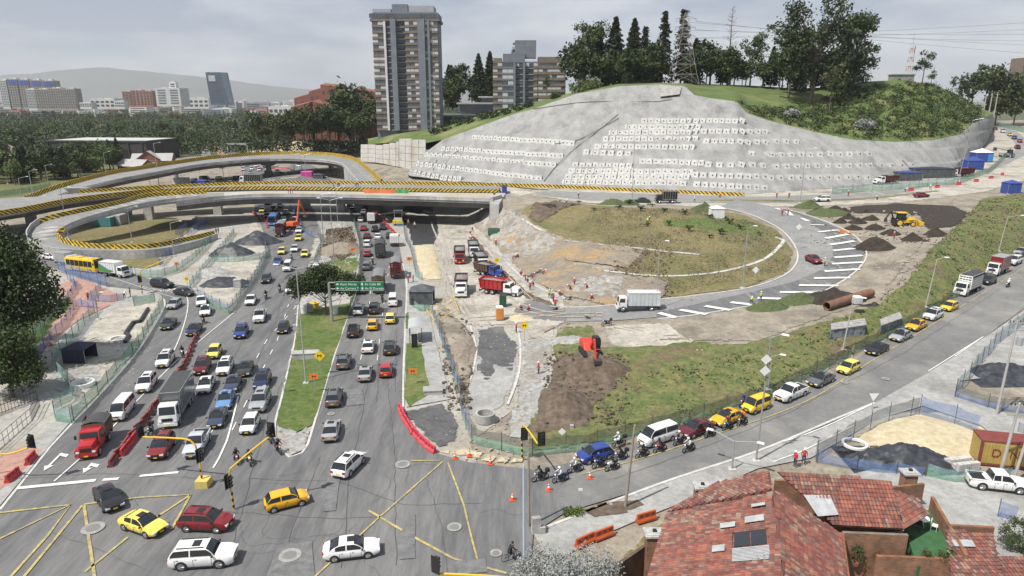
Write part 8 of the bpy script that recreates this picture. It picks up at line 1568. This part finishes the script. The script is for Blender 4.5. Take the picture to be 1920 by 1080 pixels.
# bus shelter, chambers, rings, pipes, tools
b=G(780,638);bs=thing('bus_shelter','grey bus shelter with a curved roof on the right-hand pavement','bus shelter',b,R(8));k=MB();n=8
k.add([(x,-2.3+4.6*j,2.7+.35*math.sin(math.pi*i/n)) for j in (0,1) for i,x in ((i,-1.1+2.2*i/n) for i in range(n+1))],[(i,i+1,n+2+i,n+1+i) for i in range(n)]);k.build('roof',M('shelter_roof',(.38,.39,.41),(.44,.45,.47),1.,.5),bs)
for x in (-.9,.9):
    for y in (-2,2):k=MB();k.tube((x,y,0),(x,y,2.75),.05,.05,6);k.build('post',m_rail,bs)
k=MB();k.box((.9,0,.3),(.05,3.8,2.1));k.build('glass_panel',m_glass,bs);k=MB();k.box((.45,0,.45),(.4,2.8,.07));k.build('bench',m_steel,bs);k=MB();k.box((-.2,-3.6,0),(.9,.12,2.3));k.build('advert_panel',m_blk,bs)
for x,y,w,d,h,l in ((573,672,3.6,1.5,.8,'long concrete chamber on the median lawn'),(812,738,2.4,1.5,.5,'flat concrete slab on the right verge'),(447,540,1.4,1.4,1.6,'grey concrete cube by the sheeted heap'),(1072,806,.4,.4,.4,'small stone on the bank')):k=MB();k.box((0,0,0),(w,d,h),top=.96);k.box((0,0,h),(w*1.04,d*1.04,.12));o=k.build('concrete_chamber',m_bconc,label=l,cat='chamber');o.location=G(x,y,.1);o.rotation_euler=(0,0,.12)
def ring(px,py,r_,h,mat,label,name='concrete_ring'):
    k=MB();n=20;k.loft([[(q*math.cos(2*math.pi*i/n),q*math.sin(2*math.pi*i/n),z) for i in range(n)] for q,z in ((r_,0),(r_,h),(r_*.8,h),(r_*.8,0))],caps=False);o=k.build(name,mat,label=label,cat='ring',smooth=40);o.location=G(px,py,.1)
ring(910,790,1.15,1.,m_bconc,'open concrete manhole ring in the excavated corner');ring(156,725,1.4,.6,m_twh,'white concrete ring lying in the pit');ring(222,638,1.3,.3,m_twh,'flat white cover ring near the black pipe');ring(1602,836,1.3,.25,m_twh,'white cover slab on the sand plot');ring(1585,436,1.6,.15,M('hose_orange',(.7,.22,.04),rough=.5),'coil of orange hose on the road edge','hose_coil')
pts=[G(x,y,.35) for x,y in ((278,582),(263,606),(250,608),(236,628),(242,632),(235,645))];k=MB();k.pipe(pts,.3,8);k.build('black_pipe',M('black_pipe',(.03,.03,.032),rough=.5),label='bent black drain pipe lying in the pit',cat='pipe')
t=thing('trench_frame','yellow trench rails below the tarpaulin shelter','barrier',G(820,580))
o_=t.location.copy()
for pa,pb2 in (((800,590),(850,565)),((850,565),(860,590)),((860,590),(815,610)),((815,610),(800,590)),((806,598),(855,577))):k=MB();k.tube(G(*pa,.9)-o_,G(*pb2,.9)-o_,.06,.06,6);k.tube(G(*pa,0)-o_,G(*pa,.95)-o_,.05,.05,6);k.build('rail',m_ymast,t)
# drums and tanks under the round tree, pallet of kerb stones, timber, wheelbarrow, debris
for i,(x,y,r_,h,m_,l) in enumerate(((570,588,.6,1.3,m_twh,'white tank at the left under the round tree'),(580,585,.7,1.2,m_bconc,'grey drum under the round tree'),(628,590,.6,1.1,m_twh,'white tank beside the green sign post'),(590,578,.8,.9,m_xy,'yellow drum under the red canopy'))):k=MB();k.tube((0,0,0),(0,0,h),r_,r_,14);k.tube((0,0,h),(0,0,h+.12),r_*.5,r_*.4,10);o=k.build('tank',m_,label=l,cat='tank',smooth=40);o.location=G(x,y,.15)
st=thing('stone_stack','stack of grey kerb stones beside the container','stack',G(1803,873),.2)
for i in range(5):
    for j in range(4):
        for z in range(3-(j % 2)):k=MB();k.box((-1.1+i*.5,-.8+j*.5,z*.27),(.44,.44,.24));k.build('kerb_stone',m_kerb,st)
m_deb=M('debris',(.42,.39,.34),(.24,.22,.20),3.,.9,space='world');rd=random.Random(5);k=MB()
for (x0,x1,y0,y1,n) in ((970,1035,640,820,170),(880,1010,440,560,150),(1040,1130,540,620,110),(380,490,420,560,190),(130,290,590,740,170),(600,670,400,560,160),(1640,1720,395,520,90),(820,880,560,760,110),(1180,1560,620,720,110),(700,770,320,340,80),(330,520,320,345,160),(1860,1920,355,372,40),(870,985,840,868,50)):
    for _ in range(n):
        p=G(rd.uniform(x0,x1),rd.uniform(y0,y1),.08);s=rd.uniform(.05,.2)*(1 if y0 > 400 else 2.2);k.box(p,(s*rd.uniform(1,3.2),s,s*rd.uniform(.3,.8)),rd.uniform(0,3),top=.8)
for _ in range(900):
    p=G(rd.uniform(800,1140),rd.uniform(440,830),.06);s=rd.uniform(.04,.12);k.ball(p,(s*1.5,s,s*.7),5,3)
k.build('site_debris',m_deb,kind='stuff',label='scattered stones, boards and rubble on the building site',cat='debris')
m_clod=M('soil_clods',(.075,.055,.04),(.15,.115,.085),2.,.98,space='world');k=MB()
for x0,x1,y0,y1,n,up in ((1020,1180,665,800,650,.5),(1520,1760,388,460,260,.15),(830,885,600,770,260,.4),(1140,1260,470,560,220,.3)):
    for _ in range(n):p=G(rd.uniform(x0,x1),rd.uniform(y0,y1),rd.uniform(0,up));s=rd.uniform(.07,.24);k.ball(p,(s*1.3,s,s*.8),5,4,jit=.3)
k.build('soil_clods',m_clod,kind='stuff',label='loose brown clods on the spoil and along the verges',cat='soil')
# stacked timber along the works, tools by the kerb crew, wheelbarrows
for i,(x,y,l) in enumerate(((1038,582,'grey wheelbarrow pushed by the worker in red'),(1065,562,'wheelbarrow beside the loop road kerb'),(1100,598,'wheelbarrow loaded with yellow tools'))):
    t=thing('wheelbarrow',l,'wheelbarrow',G(x,y,.1),i*.7);k=MB();k.box((0,0,.35),(.5,.45,.3),top=1.7);k.build('tray',m_steel,t);k=MB();k.tube((.55,-.06,.2),(.55,.06,.2),.2,.2,10);k.build('wheel',m_tyre,t);k=MB();k.pipe([(.5,.2,.3),(-.9,.28,.6)],.025);k.pipe([(.5,-.2,.3),(-.9,-.28,.6)],.025);k.build('handles',m_chas,t)
for i,(p0,p1,l) in enumerate((((905,470),(985,555),'long timber rail along the new kerb trench, upper'),((915,485),(1000,565),'long timber rail along the new kerb trench, lower'),((880,430),(940,490),'timber formwork at the head of the trench'),((1040,615),(1020,625),'short plank by the rubble'))):k=MB();k.tube(G(*p0,.25),G(*p1,.25),.12,.12,4);k.build('timber',M('timber',(.34,.27,.18),(.42,.34,.24),2.,.9),label=l,cat='timber')
m_glawn=None
bn=thing('banner','pale upright banner with dark lettering on the garden lawn','banner',G(101,574),.3);k=MB();k.tube((0,0,0),(0,0,2.9),.03,.03,5);k.build('pole',m_steel,bn);k=MB();k.box((.45,0,.4),(.85,.03,2.3));k.build('cloth',m_twh,bn)
k=MB()
for i in range(4):k.box((.45,-.03,.7+i*.5),(.5,.01,.22))
k.build('print',m_tn,bn)
gt_=thing('steel_gate','black steel bar gate at the left edge','gate',G(70,750));a,c=G(-60,800)-gt_.location,G(70,750)-gt_.location;a.z=c.z=0;k=MB()
for z in (.15,1.1,2.):k.tube(a+Vector((0,0,z)),c+Vector((0,0,z)),.05,.05,5)
k.build('rails',m_rail,gt_)
for i in range(22):k=MB();k.tube(a.lerp(c,i/21),a.lerp(c,i/21)+Vector((0,0,2.1)),.035,.035,4);k.build('bar',m_rail,gt_)
k=MB();
for pa,pb2 in (((-40,880),(60,790)),((60,790),(75,760))):
    A,B_=G(*pa),G(*pb2)
    for i in range(12):p=A.lerp(B_,i/11);k.tube(p,p+Vector((0,0,1.6)),.03,.03,4)
    for z in (.1,.85,1.6):k.tube(A+Vector((0,0,z)),B_+Vector((0,0,z)),.04,.04,4)
k.build('railing',m_rail,label='black railing along the left walkway',cat='railing')
# ================================================================== tiled brick houses, bottom right
def brickmat(name,c1,c2,mort,s=1.):
    m=bpy.data.materials.new(name);MATS[name]=m;m.use_nodes=True;N,L=m.node_tree.nodes,m.node_tree.links;b=N['Principled BSDF'];b.inputs['Roughness'].default_value=.92
    g=N.new('ShaderNodeNewGeometry');sx=N.new('ShaderNodeSeparateXYZ');L.new(g.outputs['Position'],sx.inputs[0]);ad=N.new('ShaderNodeMath');L.new(sx.outputs[0],ad.inputs[0]);L.new(sx.outputs[1],ad.inputs[1]);cb=N.new('ShaderNodeCombineXYZ');L.new(ad.outputs[0],cb.inputs[0]);L.new(sx.outputs[2],cb.inputs[1])
    t=N.new('ShaderNodeTexBrick');t.inputs['Scale'].default_value=1/s;t.inputs['Brick Width'].default_value=.30;t.inputs['Row Height'].default_value=.105;t.inputs['Mortar Size'].default_value=.012;t.inputs['Color1'].default_value=(*c1,1);t.inputs['Color2'].default_value=(*c2,1);t.inputs['Mortar'].default_value=(*mort,1);L.new(cb.outputs[0],t.inputs['Vector'])
    nz=N.new('ShaderNodeTexNoise');nz.inputs['Scale'].default_value=1.2;nz.inputs['Detail'].default_value=8;L.new(g.outputs['Position'],nz.inputs['Vector']);mr=N.new('ShaderNodeMapRange');mr.inputs[1].default_value=.3;mr.inputs[2].default_value=.7;mr.inputs[3].default_value=.65;mr.inputs[4].default_value=1.2;L.new(nz.outputs[0],mr.inputs[0]);x=N.new('ShaderNodeMixRGB');x.blend_type='MULTIPLY';x.inputs[0].default_value=1;L.new(t.outputs[0],x.inputs[1]);L.new(mr.outputs[0],x.inputs[2]);L.new(x.outputs[0],b.inputs['Base Color'])
    bp=N.new('ShaderNodeBump');bp.inputs['Strength'].default_value=.6;bp.inputs['Distance'].default_value=.02;L.new(t.outputs['Fac'],bp.inputs['Height']);bp.invert=True;L.new(bp.outputs[0],b.inputs['Normal']);return m
m_brick=brickmat('house_brick',(.30,.135,.06),(.20,.085,.045),(.22,.19,.16));m_brickd=brickmat('dark_brick',(.15,.10,.075),(.11,.075,.055),(.10,.09,.08))
TILE=[M('clay_tile_%d' % i,c,tuple(q*.62 for q in c),1.4,.85,.3,14.,space='world',grain=.25) for i,c in enumerate(((.30,.105,.075),(.26,.085,.065),(.33,.13,.085),(.21,.085,.07),(.235,.125,.10),(.17,.085,.075),(.30,.21,.16)))]
def tile_mesh(w,l):
    b=MB();n=6;r_=w*.5;top=[(r_*math.cos(math.pi*i/n),r_*.62*math.sin(math.pi*i/n)) for i in range(n+1)]
    v=[(x*1.0,0,z+.045) for x,z in top]+[(x*.86,l*1.08,z*.9) for x,z in top];f=[(i,i+1,n+2+i,n+1+i) for i in range(n)];b.add(v,f);b.add([(x,0,z+.045) for x,z in top]+[(x*.8,0,z*.75+.02) for x,z in top],[(i+1,i,n+1+i,n+2+i) for i in range(n)]);return b
TW,TLn=.27,.36
TM=[tile_mesh(TW*.98,TLn).mesh('tile',m_) for m_ in TILE]
def tiled_roof(parent,quad,name='roof',limit=300,thick=.16):
    """quad: eave left, eave right, ridge right, ridge left, in world space; clay tiles in courses from the eave up"""
    A,B_,C,Dd=(Vector(q) for q in quad);o=parent.location
    nrm=(B_-A).cross(Dd-A).normalized();C.z=A.z-(nrm.x*(C.x-A.x)+nrm.y*(C.y-A.y))/nrm.z;k=MB();dn=nrm*-thick;q8=[A,B_,C,Dd];k.add([p-o for p in q8]+[p+dn-o for p in q8],[(0,1,2,3),(7,6,5,4),(0,4,5,1),(1,5,6,2),(2,6,7,3),(3,7,4,0)]);rf=k.build(name,TILE[3],parent)
    ux=(B_-A).normalized();uy=nrm.cross(ux).normalized();P2=[((p-A).dot(ux),(p-A).dot(uy)) for p in q8];ymax=max(p[1] for p in P2);xmin=min(p[0] for p in P2);xmax=max(p[0] for p in P2)
    gx_,gy_=np.meshgrid(np.arange(xmin+TW/2,xmax,TW),np.arange(0,ymax-TLn*.5,TLn));ok=inside(gx_.ravel(),gy_.ravel()+TLn*.5,P2);spots=list(zip(gx_.ravel()[ok],gy_.ravel()[ok]))
    wpos=[A+ux*float(x)+uy*float(y) for x,y in spots];camp=Vector((0,0,H));vis=[]
    for i,p in enumerate(wpos):
        d=p-camp;yy=d.y*CP-d.z*SP;sx_=960+F*d.x/yy;sy_=540+F*(-(d.z*CP+d.y*SP))/yy;vis.append((0 if -10 < sx_ < 1930 and sy_ < 1090 else 1,d.length,i))
    vis.sort();near_=set(i for _,_,i in vis[:limit]);rest=MB();rot=Matrix((ux,uy,nrm)).transposed()
    for i,p in enumerate(wpos):
        m_i=min(6,int(7*min(.999,max(0,.5+1.1*float(fbm(p.x*.5,p.y*.5,12))+random.uniform(-.38,.38)))));jz=nrm*random.uniform(.0,.015)
        if i in near_:t=link('tile',TM[m_i],rf);t.matrix_local=Matrix.Translation(p+jz-o) @ (rot @ Matrix.Rotation(random.uniform(-.03,.03),3,'Z')).to_4x4()
        else:
            vs=[rot @ Vector(v.co)+p+jz-o for v in TM[m_i].vertices];rest.add(vs,[list(f.vertices) for f in TM[m_i].polygons],m_i)
    if rest.f:q=rest.build('tiles',TILE,rf);q['kind']='stuff'
    return rf
def wall(parent,pts,z0,z1,mat=None,name='wall',th=.25):
    o=parent.location;k=MB()
    for a,c in zip(pts,pts[1:]):
        a,c=Vector(a),Vector(c);d=(c-a);d.z=0;s=Vector((d.y,-d.x,0)).normalized()*th/2;za,zc=(z1 if not isinstance(z1,(list,tuple)) else z1[0]),(z1 if not isinstance(z1,(list,tuple)) else z1[1])
        k.add([(a.x+s.x-o.x,a.y+s.y-o.y,z0-o.z),(c.x+s.x-o.x,c.y+s.y-o.y,z0-o.z),(c.x-s.x-o.x,c.y-s.y-o.y,z0-o.z),(a.x-s.x-o.x,a.y-s.y-o.y,z0-o.z),(a.x+s.x-o.x,a.y+s.y-o.y,za-o.z),(c.x+s.x-o.x,c.y+s.y-o.y,zc-o.z),(c.x-s.x-o.x,c.y-s.y-o.y,zc-o.z),(a.x-s.x-o.x,a.y-s.y-o.y,za-o.z)],[(0,3,2,1),(4,5,6,7),(0,1,5,4),(1,2,6,5),(2,3,7,6),(3,0,4,7)])
    return k.build(name,mat or m_brick,parent)
def chimney(parent,px,py_top,Y,w,hgt,name='chimney'):
    o=parent.location;p=D(px,py_top,Y)-o;k=MB();k.box(p-Vector((0,0,hgt)),(w,w*.8,hgt-.12));c=k.build(name,m_brick,parent);k=MB();k.box(p-Vector((0,0,.14)),(w*1.28,w*1.08,.16));k.box(p+Vector((0,0,.02)),(w*1.05,w*.85,.06));k.build('cap',M('chimney_cap',(.30,.30,.29),(.48,.48,.47),3.,.85,.3,9.),c);k=MB();k.box(p+Vector((.05,0,.06)),(.28,.22,.2));k.build('flue',m_blk,c)
# house one: the big roof sloping to the left
ho=thing('brick_house','brick house with a large weathered red tile roof at the bottom right','house',P(1440,1060,0))
Q1=[P(1195,1150,4.),P(1475,1150,7.2),P(1447,925,7.2),P(1250,962,4.)]
tiled_roof(ho,[Q1[3],Q1[0],Q1[1],Q1[2]])
tiled_roof(ho,[P(1345,905,5.5),P(1250,959,4.05),P(1447,922,7.2),P(1442,882,7.2)],limit=150)
tiled_roof(ho,[P(1590,1100,4.6),P(1575,1000,4.6),P(1450,928,7.25),P(1478,1150,7.2)])
wall(ho,[P(1200,1145,3.4),P(1252,962,3.8),P(1345,908,4.4),P(1440,886,5.)],-.2,3.7);wall(ho,[P(1590,1120,3.8),P(1578,1005,4.2)],-.2,4.5)
chimney(ho,1226,998,45.5,1.15,5.5);chimney(ho,1316,910,52.5,1.1,4.6)
# skylights on the big roof
def on_roof(Q,u,v,up=.12):A,B_,C,Dd=(Vector(q) for q in Q);n_=(B_-A).cross(Dd-A).normalized();return A.lerp(B_,u).lerp(Dd.lerp(C,u),v)+n_*up
m_poly=M('roof_sheet',(.45,.46,.46),(.33,.34,.35),2.,.35)
def skylight(u0,u1,v0,v1,frame=False):
    o=ho.location;c=[on_roof(Q1,u0,v0,.34)-o,on_roof(Q1,u1,v0,.34)-o,on_roof(Q1,u1,v1,.34)-o,on_roof(Q1,u0,v1,.34)-o]
    if frame:
        k=MB();b_=[on_roof(Q1,u,v,.02)-o for u,v in ((u0,v0),(u1,v0),(u1,v1),(u0,v1))];k.add(b_+c,[(0,1,5,4),(1,2,6,5),(2,3,7,6),(3,0,4,7)]);f=k.build('skylight',m_rail,ho);k=MB()
        n=10
        for i in range(n):
            a,c_=i/n,(i+.75)/n;k.quad(c[0].lerp(c[3],a*.45),c[1].lerp(c[2],a*.45),c[1].lerp(c[2],c_*.45),c[0].lerp(c[3],c_*.45))
        k.build('corrugated_sheet',m_poly,f)
        for a,b2 in ((.05,.48),(.52,.95)):k=MB();k.quad(c[0].lerp(c[3],.48).lerp(c[1].lerp(c[2],.48),a),c[0].lerp(c[3],.48).lerp(c[1].lerp(c[2],.48),b2),c[3].lerp(c[2],b2),c[3].lerp(c[2],a));k.build('pane',m_glass,f)
    else:k=MB();k.quad(*c);k.build('roof_panel',m_poly,ho)
skylight(.66,.94,.36,.62,True);skylight(.50,.60,.46,.52);skylight(.55,.68,.68,.73);skylight(.76,.92,.70,.76);skylight(.82,.94,.85,.88)
# house two: the roof behind, with skylight and patio
h2=thing('brick_house','brick house with a long tiled roof and roof terrace right of the big roof','house',P(1600,1000,0))
tiled_roof(h2,[P(1565,985,4.6),P(1693,992,4.6),P(1672,898,6.8),P(1458,884,6.8)]);tiled_roof(h2,[P(1690,995,4.2),P(1742,965,4.2),P(1722,920,5.6),P(1676,918,5.6)],limit=120)
wall(h2,[P(1578,1010,3.6),P(1700,1015,3.6)],-.2,4.2);wall(h2,[P(1455,880,5.6),P(1675,893,5.6),P(1730,918,4.)],-.2,[4.6,4.6]);chimney(h2,1706,884,54,1.1,4.2)
k=MB();A=[P(x,y,z)-h2.location for x,y,z in ((1508,928,5.9),(1555,928,5.9),(1572,965,5.2),(1535,968,5.2))];k.add(A,[(0,1,2,3)]);k.build('roof_window',m_poly,h2)
for i in range(4):k=MB();k.tube(A[0].lerp(A[1],i/3),A[3].lerp(A[2],i/3),.05,.05,4);k.build('window_bar',m_steel,h2)
for x,y in ((1575,938),(1460,1003)):
    p=D(x,y,50 if x > 1500 else 45.5);t=thing('satellite_dish','grey satellite dish ' + ('on the rear tiled roof' if x > 1500 else 'beside the large skylight'),'satellite dish',p);k=MB();n=14;k.loft([[(q*math.cos(2*math.pi*i/n),-.12*(1-q*q/.2),q*math.sin(2*math.pi*i/n)*.9+.3) for i in range(n)] for q in (.02,.2,.33,.42)],caps=False);k.build('dish',m_rail,t);k=MB();k.tube((0,0,-.7),(0,0,.3),.03,.03,5);k.tube((0,0,.3),(.05,-.4,.2),.015,.015,4);k.build('mount',m_steel,t)
# patio terrace with artificial turf
pa=thing('roof_terrace','walled terrace with green turf floor between the brick houses','terrace',P(1750,1030,0));o=pa.location
tq=[P(1700,1000,2.4),P(1700,965,2.4),P(1745,955,2.4),P(1800,1060,2.4),P(1720,1062,2.4)]
k=MB();k.prism([q-o for q in tq],-.2,2.4);k.build('floor',M('green_turf_mat',(.03,.10,.04),(.05,.14,.05),2.,.95,.5,20.),pa);wall(pa,[P(1745,950,2.6),P(1808,1062,2.6)],-.2,3.6,m_brick);wall(pa,[P(1640,1065,2.),P(1815,1072,2.)],-.2,3.1,m_brick)
t=thing('garden_table','white round table with chairs on the terrace','table',P(1724,985,2.42));k=MB();k.tube((0,0,.7),(0,0,.74),.65,.65,16);k.build('top',m_twh,t);
for i in range(4):a=i*1.57+.4;k=MB();k.tube((.4*math.cos(a),.4*math.sin(a),0),(.2*math.cos(a),.2*math.sin(a),.7),.03,.03,5);k.build('leg',m_twh,t)
for i in range(4):
    a=i*1.57+.9;c=thing('garden_chair',['white','dark','dark','white'][i]+' garden chair '+['left','behind','right','in front'][i]+' of the terrace table','chair',P(1724,985,2.42)+Vector((math.cos(a),math.sin(a),0)),a+1.57);m_=m_twh if i in (0,3) else m_rail
    k=MB();k.box((0,0,.42),(.48,.48,.05));k.build('seat',m_,c);k=MB();k.box((0,.24,.45),(.46,.05,.45));k.build('backrest',m_,c)
    for x in (-.2,.2):
        for y in (-.2,.2):k=MB();k.tube((x,y,0),(x,y,.43),.02,.02,5);k.build('leg',m_,c)
# courtyard plants
for i,(x,y,h_) in enumerate(((1690,1020,1.8),(1604,1060,1.4),(1640,1050,1.),(1735,1055,.6),(1765,1058,.6),(1780,1056,.6))):
    r=np.random.default_rng(90+i);t=thing('potted_plant',['leafy shrub at the corner of the terrace','dark potted shrub by the courtyard post','potted plant on the courtyard floor','low plant at the left of the terrace edge','low plant in the middle of the terrace edge','low plant at the right of the terrace edge'][i],'plant',P(x,y,1.6 if i < 3 else 2.42));k=MB();k.tube((0,0,0),(0,0,.35),.2,.26,10);k.build('pot',TILE[2],t);link('foliage',leaves('foliage',clumps(r,[((0,0,.35+h_*.5),(h_*.42,h_*.42,h_*.5))],40,14,.12),.075,LF['mid' if i % 2 else 'olive'],r),t)
# third house strip at the right and hedge
h3=thing('brick_house','low red tiled roof with a skylight right of the terrace','house',P(1830,1050,0));tiled_roof(h3,[P(1790,1130,2.6),P(1890,1130,2.6),P(1862,1000,3.6),P(1775,995,3.6)]);wall(h3,[P(1772,992,3.),P(1862,996,3.)],-.2,3.4);k=MB();k.add([P(x,y,3.55)-h3.location for x,y in ((1783,1010),(1822,1012),(1830,1025),(1790,1024))],[(0,1,2,3)]);k.build('skylight',m_poly,h3);tiled_roof(h3,[P(1880,1130,2.4),P(1990,1130,2.4),P(1960,1045,3.2),P(1858,1042,3.2)],limit=100)
r=np.random.default_rng(99);t=thing('hedge','clipped round dark hedge at the right edge','hedge',P(1910,1035,0));link('foliage',leaves('foliage',clumps(r,[((0,0,1.5),(1.7,1.2,1.5))],200,22,.16),.08,LF['mid'],r),t)
fw=thing('garden_wall','dark brick garden wall behind the silver-grey shrubs','wall',P(1180,1060,0));wall(fw,[P(1150,1075,2.),P(1215,1030,2.)],-.2,2.6,m_brickd);wall(fw,[P(1150,1075,2.),P(1165,1120,2.)],-.2,2.6,m_brickd)
sheet('front_plot',m_grassdry,[(1165,1045),(1215,1000),(1245,975),(1255,1000),(1215,1060),(1170,1080)],.3)
sheet('roadside_dirt',m_brown,[(1090,955),(1140,940),(1190,935),(1215,950),(1180,965),(1120,972)],.6,up=.16);sheet('grass_tuft_patch',m_grass,[(1058,960),(1085,950),(1100,962),(1085,972),(1062,970)],.3,up=.165)
r=np.random.default_rng(101);t=thing('grass_tuft','clump of green grass at the sandy road edge','plant',G(1078,964));link('blades',leaves('blades',clumps(r,[((0,0,.25),(1.1,.7,.3))],60,14,.15),.1,LF['light'],r),t)
t=thing('stone_block','grey stone block standing at the junction corner','block',G(1005,1000),.2);k=MB();k.box((0,0,0),(.8,.5,1.6),top=.92);k.build('block',m_bconc,t);k=MB();k.box((.5,-.1,0),(.5,.5,.7));k.build('side_block',m_bconc,t)
# ================================================================== air
hz=bpy.data.materials.new('haze');hz.use_nodes=True;N=hz.node_tree.nodes;N.remove(N['Principled BSDF']);pv_=N.new('ShaderNodeVolumePrincipled');pv_.inputs['Color'].default_value=(.955,.975,1,1);pv_.inputs['Density'].default_value=6e-5;pv_.inputs['Anisotropy'].default_value=0.
hz.node_tree.links.new(pv_.outputs[0],N['Material Output'].inputs['Volume'])
k=MB();k.box((0,7900,-1.4),(25000,16000,1000));k.build('haze',hz,kind='stuff')
